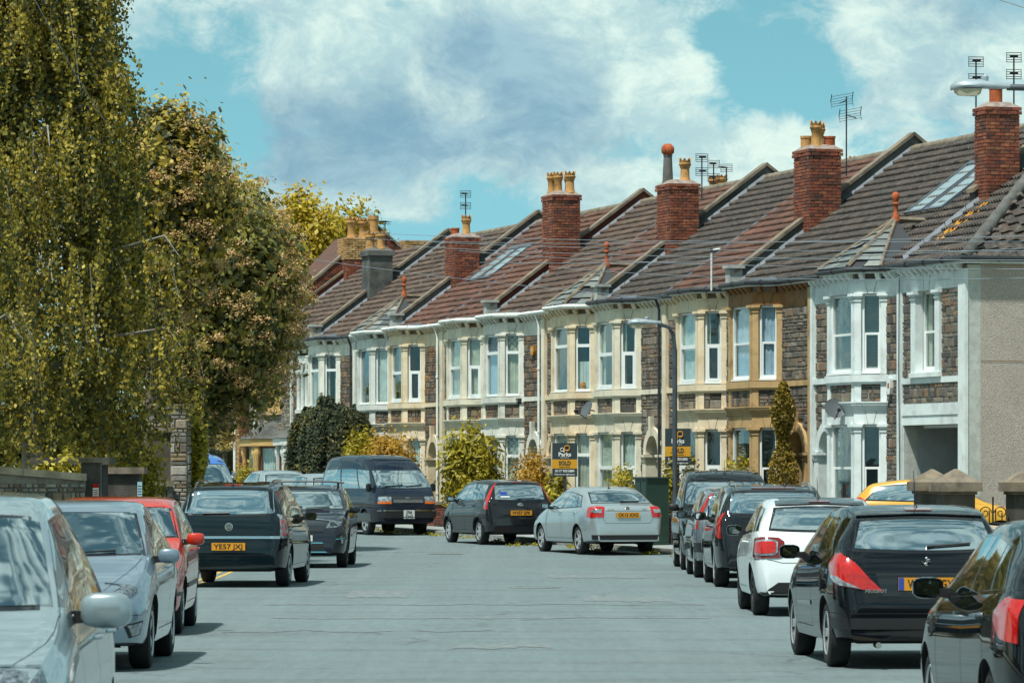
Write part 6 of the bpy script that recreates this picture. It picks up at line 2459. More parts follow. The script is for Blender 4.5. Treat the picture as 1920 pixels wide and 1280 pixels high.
# ---- near black car at right, cut by the frame
BLK = car_paint('near_black', '#1b2023', 0.4, 0.2)
L = 4.25
sp = dict(L=L, W=1.80, H=1.49, wb=2.64, fo=.86, wr=.315, paint=BLK, sill=.2, soft=5,
          top=hatch_top(L, 1.49, .70, (1.15, 1.0), 2.0, 3.80, 1.37, 4.05, 1.04, tail=.66),
          belt=[(0, .62), (.8, .88), (1.3, .94), (2.6, .98), (3.6, 1.04), (L, 1.02)], tumble=.36)
c = Car('hatchback_car', 'black car cut by the right edge with chrome-capped door mirror', sp, (3.68, 24.2, 'rear'), R(2))
add_common(c, (1.25, .74, 1.95, .58), (1.08, .62, 1.33, .54), glazing(1.48, 3.75, 2.12, 3.4, (.99, 1.08), (1.35, 1.30), (.44, .82)), (1.38, 2.5, 3.4), .95, BLK, 1.52, ((2.4, 3.3), .90, BLK))
c.lamp('rear', [(1.24, .90), (1.05, .80), (.82, .78)], [(1.24, .95), (1.05, 1.04), (.84, 1.02)], M_REDLAMP, 'tail_lamp', .010)
c.plate('rear', .80, 'WL08 VXE', M_PLATE_Y)
c.bumper_band('rear', .36, .44, 1.1, M_BLACK)

# ---- yellow hatchback on the forecourt
YEL = car_paint('yellow', '#cf9b2b', 0.0, 0.3)
L = 3.80
sp = dict(L=L, W=1.64, H=1.42, wb=2.47, fo=.75, wr=.29, paint=YEL, sill=.2, dz=.24, group='cars parked along the kerbs',
          top=hatch_top(L, 1.42, .68, (1.05, .96), 1.75, 3.35, 1.33, 3.66, .98, tail=.64),
          belt=[(0, .60), (.8, .84), (1.3, .90), (3., .95), (L, .95)], tumble=.32)
c = Car('hatchback_car', 'yellow hatchback standing on the forecourt before the garage passage', sp, (6.68, 84.6, 'rear'), R(-100))
add_common(c, (1.12, .58, 1.70, .5), (1.02, .55, 1.28, .48), glazing(1.32, 3.38, 1.88, 3.12, (.965, 1.02), (1.28, 1.26), (.50,), .12), (1.25, 2.4), .90, YEL, 1.38, ((2.3,), .86, YEL))
c.lamp('rear', [(1.06, .74), (.92, .72), (.78, .74)], [(1.06, 1.0), (.92, 1.06), (.80, 1.05)], M_REDLAMP, 'tail_lamp', .010)
c.lamp('front', [(.44, .56), (.7, .58), (.95, .62)], [(.46, .70), (.74, .74), (1.0, .78)], M_HEADLAMP, 'headlamp', .010)
c.plate('rear', .5, 'WF03 NLU', M_PLATE_Y)
c.antenna(1.95, .35, -.6)

# ---- small silver cars beyond the van
def far_car(label, paintm, pos, yaw, H=1.48, dz=0.0, text='WJ09 CBE'):
    L = 4.1
    sp = dict(L=L, W=1.72, H=H, wb=2.52, fo=.82, wr=.30, paint=paintm, sill=.21, dz=dz,
              top=hatch_top(L, H, .70, (1.12, .99), 1.85, 3.55, H - .11, 3.92, 1.03, tail=.66),
              belt=[(0, .62), (.8, .88), (1.3, .94), (3., .98), (L, .99)], tumble=.32)
    c = Car('hatchback_car', label, sp, pos, yaw)
    add_common(c, (1.2, .72, 1.80, .60), (1.06, .62, H - .14, .55), glazing(1.4, 3.5, 1.95, 3.15, (.99, 1.04), (H - .14, H - .16), (.42, .8)), (1.3, 2.3, 3.1), .94, paintm, 1.42, None)
    c.lamp('rear', [(1.04, .76), (.8, .75)], [(1.04, 1.0), (.8, 1.02)], M_REDLAMP, 'tail_lamp', .010)
    c.lamp('front', [(.46, .60), (1.0, .68)], [(.5, .72), (1.04, .84)], M_HEADLAMP, 'headlamp', .010)
    c.plate('rear', .6, text, M_PLATE_Y)
    c.antenna(2.4, .2, -.1)
    return c


FS = car_paint('far_silver', '#a9b4b8', 0.5, 0.3)
far_car('small silver hatchback half hidden behind the high-roof van', FS, (-4.75, 116.6, 'rear'), UV, 1.50, .05, 'WG11 HKT')
far_car('silver hatchback farthest along the kerb beyond the van, antenna on its roof', FS, (-6.35, 121.6, 'rear'), UV, 1.50, .10, 'WN10 PAO')
far_car('pale silver hatchback mostly hidden by the dark green people carrier', FS, (-5.75, 87.8, 'front'), math.pi + R(10), 1.50, .02, 'WR04 EDU')
small_van('light blue van facing the camera beside the ivy-covered wall', car_paint('sky_blue', '#3f78c4', 0.2, 0.3), (-7.0, 98.6, 'front'), math.pi + R(14), 2.02, .10)
# ------------------------------------------------------------------ houses at the far end and on the left
def arch_window(h, x0, x1, z0, z1, n, pm, frame=None):
    """row of n narrow round-headed lights between cylindrical shafts"""
    w = (x1 - x0) / n
    t = MB()
    for i in range(n + 1):
        xc = x0 + i * w
        t.lathe([(.085, z0), (.075, z0 + .08), (.075, z1 - .55), (.10, z1 - .50), (.13, z1 - .40), (.13, z1 - .36)], 10, (xc, .02, 0))
    for i in range(n):
        xc = x0 + (i + .5) * w
        r = w / 2 - .06
        arc = [(xc + r * math.cos(a), z1 - .36 + r * math.sin(a) * .9) for a in np.linspace(math.pi, 0, 9)]
        for (xa, za), (xb, zb) in zip(arc[:-1], arc[1:]):
            t.prism_xz([(xa, za), (xb, zb), (xb, z1 + .12), (xa, z1 + .12)], -.12, .06)
        t.box(x0 + i * w, x0 + i * w + .06, -.12, .06, z1 - .36, z1 + .12).box(x0 + (i + 1) * w - .06, x0 + (i + 1) * w, -.12, .06, z1 - .36, z1 + .12)
    t.box(x0 - .15, x1 + .15, -.2, .12, z0 - .12, z0)
    t.build('window_arcade', pm, h, smooth=40)
    for i in range(n):
        make_window(h, (x0 + i * w + .07, -.02), (x0 + (i + 1) * w - .07, -.02), z0, z1, 'sash', 'net', random.Random(i), .10, frame)


def arched_house(t0, Wd, label, pm, stone, cols, gf):
    h = thing('terraced_house', label, 'house', TP(t0), PHI, 'terraced houses along the street')
    MB().box(0, Wd, -.3, 0, -.5, 3.9).box(0, cols[0], -.3, 0, 3.9, 6.0).box(cols[1], Wd, -.3, 0, 3.9, 6.0).box(cols[0], cols[1], -.3, -.0, 5.75, 6.0).build('wall', M_MORTAR, h)
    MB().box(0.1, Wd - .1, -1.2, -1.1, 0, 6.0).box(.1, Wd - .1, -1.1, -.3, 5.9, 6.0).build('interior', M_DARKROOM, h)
    pc = Pieces(h, False, 'stone')
    rnd = random.Random(int(t0 * 10))
    pc.face((0.02, 0), (cols[0] - .15, 0), .3, 5.75, stone, 'stone', .02, .04, rnd, base=-.006)
    pc.face((cols[1] + .15, 0), (Wd - .2, 0), .3, 5.75, stone, 'stone', .02, .04, rnd, base=-.006)
    pc.face((cols[0] - .15, 0), (cols[1] + .15, 0), .3, 3.75, stone, 'stone', .02, .04, rnd, base=-.006)
    pc.done()
    arch_window(h, cols[0], cols[1], 3.9, 5.55, 3 if cols[1] - cols[0] < 1.9 else 3, pm)
    MB().box(0, Wd, -.02, .03, 5.76, 5.92).box(Wd - .18, Wd, -.02, .08, -.3, 5.9).build('dressings', pm, h)
    cb = MB()
    for k in range(int(Wd / .22)):
        cb.prism_yz([(0, 5.88), (.05, 5.88), (.16, 5.98), (.16, 6.02), (0, 6.02)], .1 + k * .22, .17 + k * .22)
    tag(cb.build('corbels', M_COPING, h), kind='stuff')
    gutter_run([(0, .2), (Wd, .2)], M_GUT_B, h, 6.08)
    MB().box(0, Wd, -.2, .18, 6.02, 6.06).build('soffit_board', pm, h)
    # ground floor bay with its own small roof
    a, b = gf
    bay = [(a, 0), (a + .55, .75), (b - .55, .75), (b, 0)]
    bt = MB()
    bt.prism_xy(bay, -.3, .9)
    big = [(a - .15, 0), (a + .48, .92), (b - .48, .92), (b + .15, 0)]
    bt.prism_xy(big, 2.72, 2.95)
    for P, Q in zip(bay[:-1], bay[1:]):
        Pv, Qv = Vector((*P, 0)), Vector((*Q, 0))
        L = (Qv - Pv).length
        for k in (0.06, L - .06):
            p = Pv + (Qv - Pv).normalized() * k
            bt.lathe([(.10, .9), (.085, 1.0), (.085, 2.3), (.13, 2.42), (.14, 2.5), (.10, 2.72)], 8, (p.x, p.y, 0))
    bo = bt.build('ground_floor_bay', pm, h, smooth=35)
    for P, Q in zip(bay[:-1], bay[1:]):
        Pv, Qv = Vector((*P, 0)), Vector((*Q, 0))
        u = (Qv - Pv).normalized()
        make_window(h, tuple((Pv + u * .16)[:2]), tuple((Qv - u * .16)[:2]), .9, 2.7, 'sash', 'net', rnd, .02, material('brown_timber', srgb('#6e3d22'), .5))
    mid = ((a + b) / 2, 0)
    top = 3.55
    MB().add([(*p, 2.96) for p in [(a - .2, 0), (a + .45, .98), (b - .45, .98), (b + .2, 0)]] + [(a + .6, 0, top), (b - .6, 0, top)], [(0, 1, 4), (1, 2, 5, 4), (2, 3, 5), (0, 4, 5, 3)]).build('bay_roof', M_CEMENT, bo)
    roof = MB().add([(0, .18, 6.12), (Wd, .18, 6.12), (Wd, -RIDGE_R, RIDGE_Z), (0, -RIDGE_R, RIDGE_Z), (0, -8.8, 6), (Wd, -8.8, 6)], [(0, 1, 2, 3), (3, 2, 5, 4)]).build('roof', M_TILE_B, h)
    tf = MB()
    tile_field(tf, 0, Wd, -.05, RIDGE_R, rnd=rnd)
    tag(tf.build('roof_tiles', M_TILE_B, roof), kind='stuff')
    return h


P_GOLD = paint('golden_stone', '#c6a368', (0.3, 0.18, 0.07), .5)
arched_house(9 * HW, 3.5, 'white arcaded stone house just beyond the clipped yew', P_GREYW, M_STONE_O, (0.75, 2.45), (.9, 2.9))
g2 = arched_house(9 * HW + 3.5, 5.2, 'golden stone house with three tall arched lights over a hipped bay', P_GOLD, M_STONE_G, (1.55, 3.2), (1.6, 4.4))
parapet(g2, 5.2, mat=M_BRICK_D)
MB().tube([(5.0, .12, 0), (5.0, .12, 6.0)], .05, 8).build('downpipe', M_GUT_W, g2)

# taller brick house whose gable stands over the terrace end
TB = 9 * HW + 8.75
bh = thing('brick_gable_house', 'tall red brick house with stepped coping gable above the terrace end', 'house', TP(TB), PHI)


def gz_r(r):
    return 6.75 + .84 * r


gb = MB().prism_yz([(0, -.5), (0, 6.75), (-4.3, gz_r(4.3)), (-8.6, 6.75), (-8.6, -.5)], 0, .3)
gb.box(.3, 1.1, -.3, 0, -.5, 6.7)
gb.build('wall', M_BRICKMORTAR, bh)
pcs = Pieces(bh, False, 'brick')
# bricks on the gable face that looks down the street (local -x side)
pcs.face((0, -8.6), (0, 0), 5.6, 10.3, M_BRICK_D, 'brick', .014, .03, random.Random(3), skip=lambda a, z, w, h: z > gz_r(8.6 - a if a > 4.3 else a) - .02, base=-.006)
pcs.done()
cp = MB()
for k in range(7):
    for sg in (0, 1):
        ra, rb = 4.3 * k / 7, 4.3 * (k + .985) / 7
        ya, yb = (-ra, -rb) if sg == 0 else (-8.6 + ra, -8.6 + rb)
        cp.prism_yz([(ya, gz_r(ra)), (yb, gz_r(rb)), (yb, gz_r(rb) + .1), (ya, gz_r(ra) + .1)], -.06, .36)
cp.build('coping', M_COPING, bh)
MB().add([(.36, .2, 6.6), (1.3, .2, 6.6), (6, -4.3, gz_r(4.3) - .1), (.36, -4.3, gz_r(4.3) - .1), (.36, -8.8, 6.6), (6, -8.8, 6.6)], [(0, 1, 2, 3), (3, 2, 5, 4)]).build('roof', M_TILE_R, bh)


def plain_stack(parent, x0, x1, r0, r1, zb, zt, m1, m2, pots):
    c = MB().box(x0 + .01, x1 - .01, -r1 + .01, -r0 - .01, zb, zt).build('chimney', M_BRICKMORTAR, parent)
    pc = Pieces(c, True, 'brick')
    rnd = random.Random(9)
    zmid = zt - .75
    for i, (P, Q) in enumerate((((x0, -r0), (x1, -r0)), ((x0, -r1), (x0, -r0)))):
        pc.face(P, Q, zb, zmid, m1, 'brick', .012, .022, rnd, off=i, base=-.008)
    for i, (P, Q) in enumerate((((x0 - .04, -r0 + .04), (x1 + .04, -r0 + .04)), ((x0 - .04, -r1 - .04), (x0 - .04, -r0 + .04)))):
        pc.face(P, Q, zmid + .002, zt + .01, m2, 'brick', .012, .05, rnd, off=i, base=-.045)
    pc.done()
    for dx, dr, hh, r, kind, pm in pots:
        chimney_pot(c, x0 + dx, -(r0 + dr), zt, hh, r, kind, pm)


plain_stack(bh, -.55, .5, 3.05, 4.35, 8.0, 9.95, M_BRICK, M_BRICK_Y, [(.25, .25, .75, .16, 'crown', M_POT), (.25, .65, .72, .16, 'crown', M_POT), (.3, 1.05, .8, .17, 'plain', M_POT)])
plain_stack(bh, -.55, .5, 5.2, 6.6, 8.4, 9.9, M_BRICK, M_BRICK_Y, [])

# buff and red brick house facing down the street, left of the bend
lb = thing('brick_villa', 'buff and red brick villa partly hidden behind the blossoming tree', 'house', (-9.62, 156.0, 0), 0)
lw = MB().box(-3.6, -1.55, 0, .3, 0, 9).box(-.5, 0, 0, .3, 0, 9).box(-1.55, -.5, 0, .3, 0, 1.6).box(-1.55, -.5, 0, .3, 4.2, 5.4).box(-1.55, -.5, 0, .3, 7.3, 9).box(-.3, 0, .3, 9, 0, 9)
lw.build('wall', M_BRICKMORTAR, lb)
pv = Pieces(lb, False, 'brick')
rv = random.Random(4)
for (a, b, z0, z1, m_) in ((-3.6, -3.2, 1, 8.6, M_BRICK), (-3.2, -2.2, 1, 8.6, M_BRICK_Y), (-2.2, -1.8, 1, 8.6, M_BRICK), (-1.8, -1.55, 1, 8.6, M_BRICK_Y), (-1.55, -.5, 4.2, 5.4, M_BRICK_Y), (-1.55, -.5, 1.0, 1.6, M_BRICK_Y), (-.5, -.34, 1, 8.6, M_BRICK_Y), (-.34, 0, 1, 8.6, M_BRICK)):
    mb_ = Pieces(lb, False, 'brick')
    mb_.face((b, 0), (a, 0), z0, z1, m_, 'brick', .014, .03, rv, base=-.006)
    mb_.done()
lint = MB().box(-1.7, -.35, -.06, .02, 4.2, 4.35).box(-1.15, -.9, -.12, .02, 4.2, 4.6).box(-1.7, -.35, -.1, .02, 1.48, 1.6)
lint.build('lintel', M_CEMENT_L, lb)
make_window(lb, (-.5, .1), (-1.55, .1), 1.6, 4.2, 'sash', 'none', rv, .1)
make_window(lb, (-.5, .1), (-1.55, .1), 5.4, 7.3, 'sash', 'none', rv, .1)
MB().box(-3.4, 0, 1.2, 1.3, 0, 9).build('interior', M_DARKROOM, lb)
MB().add([(-3.8, -.3, 9), (.2, -.3, 9), (.2, 4.4, 12), (-3.8, 4.4, 12), (.2, 9, 9), (-3.8, 9, 9)], [(0, 1, 2, 3), (3, 2, 4, 5), (1, 4, 2)]).build('roof', M_TILE_B, lb)

# ------------------------------------------------------------------ left boundary walls
M_STONE_L = material('old_wall_stone', (0.1, 0.09, 0.08), 0.9, var=0.35, vscale=14, bump=0.7, bscale=45, island=ST(
    srgb('#918d86'), srgb('#aaa498'), srgb('#75726d'), srgb('#bbb6ab'), srgb('#a08a6e'), srgb('#64625f'), srgb('#9f998f'), srgb('#8b6f52')))  # stone colours lightened to make up for sun lost under the birch
M_COPING_L = material('pale_coping', srgb('#a89a84'), .95, var=.3, vscale=3, bump=.3, bscale=30)  # lighter copy of the coping, standing in for sunlight under the birch
M_WALLDARK = material('weathered_render', srgb('#4e4a44'), .95, var=.35, vscale=2, bump=.4, bscale=30, dirt=((.03, .028, .026), 1.5, .7))


def stone_wall(name, label, P, Q, h0, h1, thick=.35, coping=True, group=None, single=True, pier=None):
    P, Q = Vector((*P, 0)), Vector((*Q, 0))
    d = Q - P
    L = d.length
    a = math.atan2(d.y, d.x)
    o = thing(name, label, 'wall', (P.x, P.y, gz((P.y + Q.y) / 2)), a, group)
    n = 6
    for k in range(n):
        pass
    MB().add([(0, 0, -.2), (L, 0, -.2), (L, -thick, -.2), (0, -thick, -.2), (0, 0, h0 - .1), (L, 0, h1 - .1), (L, -thick, h1 - .1), (0, -thick, h0 - .1)],
             [(0, 1, 5, 4), (1, 2, 6, 5), (2, 3, 7, 6), (3, 0, 4, 7), (4, 5, 6, 7)]).build('wall_core', M_MORTAR, o)
    pc = Pieces(o, single, 'stone')
    rnd = random.Random(int(L * 100))
    top = max(h0, h1) - .1
    pc.face((0, 0), (L, 0), .75 if single else 0, top, M_STONE_L, 'stone', .020, .05, rnd, avg=.15, base=-.006,
            skip=lambda x, z, w, h: z + h / 2 > (h0 + (h1 - h0) * x / L) - .1)
    pc.face((0, -thick), (0, 0), .5, h0 - .1, M_STONE_L, 'stone', .018, .05, rnd, avg=.2, base=-.006)
    pc.done()
    if coping:
        nn = max(1, int(L / 1.1))
        for k in range(nn):
            xa, xb = L * k / nn, L * (k + 1) / nn - .01
            za, zb = h0 + (h1 - h0) * k / nn - .1, h0 + (h1 - h0) * (k + 1) / nn - .1
            v = [(xa, .07, za), (xb, .07, zb), (xb, -thick - .07, zb), (xa, -thick - .07, za), (xa, .07, za + .12), (xb, .07, zb + .12), (xb, -thick - .07, zb + .12), (xa, -thick - .07, za + .12)]
            MB().add(v, [(3, 2, 1, 0), (4, 5, 6, 7), (0, 1, 5, 4), (1, 2, 6, 5), (2, 3, 7, 6), (3, 0, 4, 7)]).build('coping_stone', M_COPING_L, o)
    return o


# walls run so that their left normal faces the street (towards +x): go from far to near
stone_wall('stone_wall', 'low rubble stone wall with flat coping under the birch, far left', (-7.32, 73.0), (-9.3, 71.2), 1.74, 1.92)
pier = thing('gate_pier', 'dark rendered gate pier with flat cap left of the tall pier', 'pier', (-7.15, 78.4, 0), 0)
MB().box(-.33, .33, -.3, .3, -.1, 1.76).build('shaft', M_WALLDARK, pier)
MB().box(-.42, .42, -.38, .38, 1.76, 1.88).build('cap', M_COPING, pier)
pier2 = thing('gate_pier', 'slim gate pier carrying the red notice beside the low rubble wall', 'pier', (-7.22, 73.3, 0), 0)
MB().box(-.16, .16, -.2, .2, -.1, 1.95).build('shaft', M_WALLDARK, pier2)
MB().box(-.20, .20, -.24, .24, 1.95, 2.03).build('cap', M_COPING, pier2)
shed = thing('bin_store', 'black flat-roofed bin store behind the low rubble wall', 'shed', (-8.0, 76.4, 0), 0)
MB().box(-.42, .72, -.5, .5, 0, 1.92).build('walls', material('black_boards', (.012, .012, .013), .8), shed)
MB().box(-.55, .85, -.7, .6, 1.92, 2.05).build('roof', M_WALLDARK, shed)
nt = thing('notice', 'narrow red and white notice fixed to the slim gate pier', 'sign', (-7.13, 73.09, 1.42), 0)
MB().box(-.05, .05, -.012, 0, -.17, .17).build('board', M_WHITE, nt)
MB().box(-.05, .05, -.014, -.0125, .10, .17).build('red_band', M_REDLAMP, nt)
MB().box(-.05, .05, -.014, -.0125, -.17, -.13).build('red_band', M_REDLAMP, nt)
for k in range(5):
    MB().box(-.038, .038, -.014, -.0125, -.09 + k * .035, -.075 + k * .035).build('text_line', M_REDLAMP, nt)
nt2 = thing('notice', 'small pale blue notice fixed to the dark gate pier', 'sign', (-6.80, 78.09, 1.45), 0)
MB().box(-.055, .03, -.012, 0, -.13, .17).build('board', material('pale_blue_board', srgb('#9cc0cc'), .5), nt2)
for k in range(4):
    MB().box(-.045, .02, -.014, -.0125, -.07 + k * .05, -.055 + k * .05).build('text_line', M_INK, nt2)

stone_wall('stone_wall', 'coped rubble wall between the dark gate pier and the tall pier', (-6.98, 87.7), (-8.6, 86.6), 1.60, 1.66)
tp = thing('tall_wall_pier', 'tall rubble wall end with dark render panel and stone coping', 'wall', (-7.05, 88.2, 0), 0)
MB().box(.02, .36, -.35, .35, -.1, 3.1).box(-.42, .02, -.30, .35, -.1, 2.62).box(-.5, .02, -.31, .36, 2.72, 3.1).build('core', M_MORTAR, tp)
MB().box(-.46, .019, -.33, -.301, 1.5, 2.62).build('render_panel', M_WALLDARK, tp)
MB().box(-.5, .03, -.40, .4, 2.62, 2.72).build('string_course', M_COPING, tp)
MB().box(-.58, .44, -.42, .42, 3.1, 3.2).build('coping_slab', M_COPING, tp)
pw = Pieces(tp, True, 'stone')
pw.face((.02, -.35), (.36, -.35), 0.8, 3.1, M_STONE_L, 'stone', .018, .05, random.Random(8), avg=.2, base=-.006) if False else None
rp = random.Random(8)
pw.face((.36, .35), (.02 + .34, -.35), 0.8, 3.1, M_STONE_L, 'stone', .018, .05, rp, avg=.2, base=-.006)
# face towards the camera: run from +x to -x so that the left normal points to -y
pw.face((.36, -.35), (.02, -.35), 0.8, 3.1, M_STONE_L, 'stone', .018, .05, rp, avg=.2, base=-.006)
pw.face((.02, -.31), (-.5, -.31), 2.74, 3.1, M_STONE_L, 'stone', .018, .05, rp, avg=.2, base=-.006)
pw.done()
bk = stone_wall('stone_outbuilding_wall', 'brown shaded stone wall behind the birch trunk', (-7.9, 96.0), (-13.5, 90.0), 2.6, 2.6, .4, False, single=False)

# ------------------------------------------------------------------ right forecourt: gate piers and iron gate
def cap_pier(label, x, d, w=.26, h=1.42):
    p = thing('stone_gate_pier', label, 'pier', (x, d, 0), R(8), 'stone gate piers on the forecourt')
    MB().box(-w, w, -w, w, -.1, h).build('shaft', M_WALLDARK, p)
    q = MB().box(-w - .03, w + .03, -w - .03, w + .03, h, h + .05)
    q.box(-w - .10, w + .10, -w - .10, w + .10, h + .05, h + .20)
    q.frustum(0, 0, w + .09, w + .09, h + .20, .02, .02, h + .42)
    q.build('cap', M_COPING, p)
    return p


cap_pier('stone gate pier with pyramid cap, nearer of the overlapping two', 7.28, 70.0)
cap_pier('stone gate pier with pyramid cap, farther of the overlapping two', 7.18, 72.9)
cap_pier('stone gate pier with pyramid cap beside the iron gate at the right edge', 8.42, 70.0)
gt = thing('iron_gate', 'black wrought iron gate with scrolls between the stone piers', 'gate', (7.62, 70.0, 0), 0)
gm = MB()
M_IRON = material('wrought_iron', (.01, .01, .012), .5)
for k in range(6):
    MB().tube([(k * .105, 0, .15), (k * .105, 0, 1.05 + .12 * math.sin(math.pi * k / 5))], .010, 6).build('bar', M_IRON, gt)
for z in (.2, .95):
    MB().tube([(0, 0, z), (.54, 0, z)], .012, 6).build('rail', M_IRON, gt)
for sx, cx in ((1, .14), (-1, .40)):
    pts = [(cx + sx * (.11 - .09 * t) * math.cos(t * 9), 0, 1.12 + (.11 - .09 * t) * math.sin(t * 9)) for t in np.linspace(0, 1, 24)]
    MB().tube(pts, .009, 5).build('scroll', M_IRON, gt)
MB().tube([(.27, 0, .2), (.27, 0, 1.38)], .014, 6).build('bar', M_IRON, gt)
fw_ = stone_wall('forecourt_wall', 'low dark stone wall running from the gate pier along the pavement', (7.3, 69.6), (7.2, 48), .95, .95, .3, True, single=False)

# low garden walls in front of the pairs of houses, on the terrace side of the pavement
for k, lab in enumerate(('low garden wall behind the black compact van', 'low garden wall behind the silver saloon', 'low garden wall behind the dark grey tall hatchback',
                         'low garden wall behind the high-roof van', 'low garden wall before the clipped yew')):
    t0 = -3.2 + k * 10.25
    A, B_ = TP(t0, 2.55), TP(t0 + 9.2, 2.55)
    o = thing('garden_wall', lab, 'wall', (A.x, A.y, gz(A.y + 4)), PHI, 'low front garden walls')
    MB().box(0, 9.2, -.22, 0, -.2, .72).build('wall_core', M_BRICKMORTAR, o)
    pg = Pieces(o, False, 'brick')
    pg.face((0, 0), (9.2, 0), .0, .72, M_BRICK_D, 'brick', .012, .03, random.Random(k), base=-.006)
    pg.done()
    MB().box(-.02, 9.22, -.27, .06, .72, .80).build('coping', M_COPING, o)
# ------------------------------------------------------------------ plants
def leaves_mesh(name, P, N, size, mat, rngl, aspect=1.4, fold=0.0):
    """one small pointed leaf (two triangles) at each point; P centres, N rough normals"""
    n = len(P)
    N = N / (np.linalg.norm(N, axis=1, keepdims=True) + 1e-9)
    a = rngl.normal(size=(n, 3))
    T = np.cross(N, a)
    T /= np.linalg.norm(T, axis=1, keepdims=True) + 1e-9
    B_ = np.cross(N, T)
    s = (size * rngl.uniform(.6, 1.35, (n, 1)))
    V = np.empty((n, 4, 3))
    V[:, 0] = P - T * s * aspect * .5
    V[:, 1] = P + B_ * s * .42 + N * s * fold
    V[:, 2] = P + T * s * aspect * .5
    V[:, 3] = P - B_ * s * .42 + N * s * fold
    me = bpy.data.meshes.new(name)
    me.vertices.add(4 * n)
    me.vertices.foreach_set('co', V.reshape(-1).astype(np.float32))
    me.loops.add(4 * n)
    me.loops.foreach_set('vertex_index', np.arange(4 * n, dtype=np.int32))
    me.polygons.add(n)
    me.polygons.foreach_set('loop_start', np.arange(0, 4 * n, 4, dtype=np.int32))
    me.polygons.foreach_set('loop_total', np.full(n, 4, dtype=np.int32))
    me.materials.append(mat)
    me.update(calc_edges=True)
    return me


def at_px(px, out):
    """terrace coordinate of the point standing 'out' metres off the facade that shows at column px"""
    k = (px - 960) / F
    b = B0 + NRM * out
    t = (b.x - k * b.y) / (k * U.y - U.x)
    p = TP(t, out)
    p.z = gz(p.y)
    return p


M_BARK = material('bark', srgb('#6a6154'), .95, var=.4, vscale=6, bump=.6, bscale=25)
M_BARK_B = material('birch_bark', srgb('#8f8a80'), .9, var=.35, vscale=5, bump=.4, bscale=20, dirt=((.03, .03, .03), 5, .7))
L_BIRCH = leaf_material('birch_leaves', [(0.0, (.035, .06, .04)), (.38, (.13, .135, .045)), (.62, (.46, .36, .055)), (1.0, (.74, .60, .14))], .42)  # dark stops stand in for crown shade, golden stops for sunlit clumps
L_DARK = leaf_material('dark_tree_leaves', [(0.0, (.045, .08, .055)), (.4, (.16, .18, .065)), (.7, (.38, .34, .08)), (1.0, (.64, .53, .13))], .42, .4)
L_BLOSSOM = leaf_material('blossom', [(0.0, (.50, .30, .13)), (.5, (.66, .45, .22)), (1.0, (.76, .63, .38))], .3, .8)
L_YELLOW = leaf_material('yellow_tree_leaves', [(0.0, (.20, .15, .012)), (.5, (.46, .34, .02)), (1.0, (.66, .52, .05))], .4)
L_ORANGE = leaf_material('orange_bush_leaves', [(0.0, (.16, .10, .012)), (.5, (.46, .26, .025)), (1.0, (.66, .42, .06))], .35)
L_LIME = leaf_material('lime_bush_leaves', [(0.0, (.10, .10, .012)), (.5, (.36, .30, .022)), (1.0, (.62, .52, .06))], .35)
L_YEW = leaf_material('yew_needles', [(0.0, (.018, .032, .022)), (.55, (.045, .060, .028)), (.8, (.12, .11, .03)), (1.0, (.28, .21, .04))], .1, .7)


def clump_cloud(rg, n, c, rad, clumps, spread, surf=.75, squash=1.0):
    """points gathered in clumps over an ellipsoid"""
    d = rg.normal(size=(clumps, 3))
    d /= np.linalg.norm(d, axis=1, keepdims=True)
    rr = rg.uniform(surf, 1.05, (clumps, 1))
    cc = d * rr
    idx = rg.integers(0, clumps, n)
    p = cc[idx] + rg.normal(size=(n, 3)) * spread
    nn = p + rg.normal(size=(n, 3)) * .5
    return np.array(c) + p * np.array(rad), nn


def bush(name, label, cat, base, rad, h, mat, n=5000, leaf=.06, clumps=60, spread=.16, seed=1, group='shrubs in the front gardens', aspect=1.4):
    rg = np.random.default_rng(seed)
    o = thing(name, label, cat, base, 0, group)
    P, N = clump_cloud(rg, n, (0, 0, h * .52), (rad, rad, h * .5), clumps, spread, .55)
    P2, N2 = clump_cloud(rg, n // 2, (0, 0, h * .5), (rad * .7, rad * .7, h * .42), clumps, .25, .3)
    P, N = np.concatenate([P, P2]), np.concatenate([N, N2])
    k = P[:, 2] > 0.03
    link('foliage', leaves_mesh('foliage', P[k], N[k], leaf, mat, rg, aspect), o)
    mb = MB()
    for i in range(7):
        a = rg.uniform(0, 6.28)
        q = rg.uniform(.2, .7) * rad
        mb.tube([(0, 0, -.1), (q * .4 * math.cos(a), q * .4 * math.sin(a), h * .35), (q * math.cos(a), q * math.sin(a), h * .75)], [.03, .02, .008], 5)
    mb.build('stems', M_BARK, o)
    return o


def limb(mb, p, d, r, n, rg, droop=0.0):
    pts, rr = [p], [r]
    for k in range(n):
        d = (d + Vector(rg.normal(0, .16, 3)) + Vector((0, 0, -droop))).normalized()
        p = p + d * .55
        pts.append(p)
        rr.append(r * (1 - (k + 1) / n * .85))
    mb.tube(pts, rr, 6)
    return pts


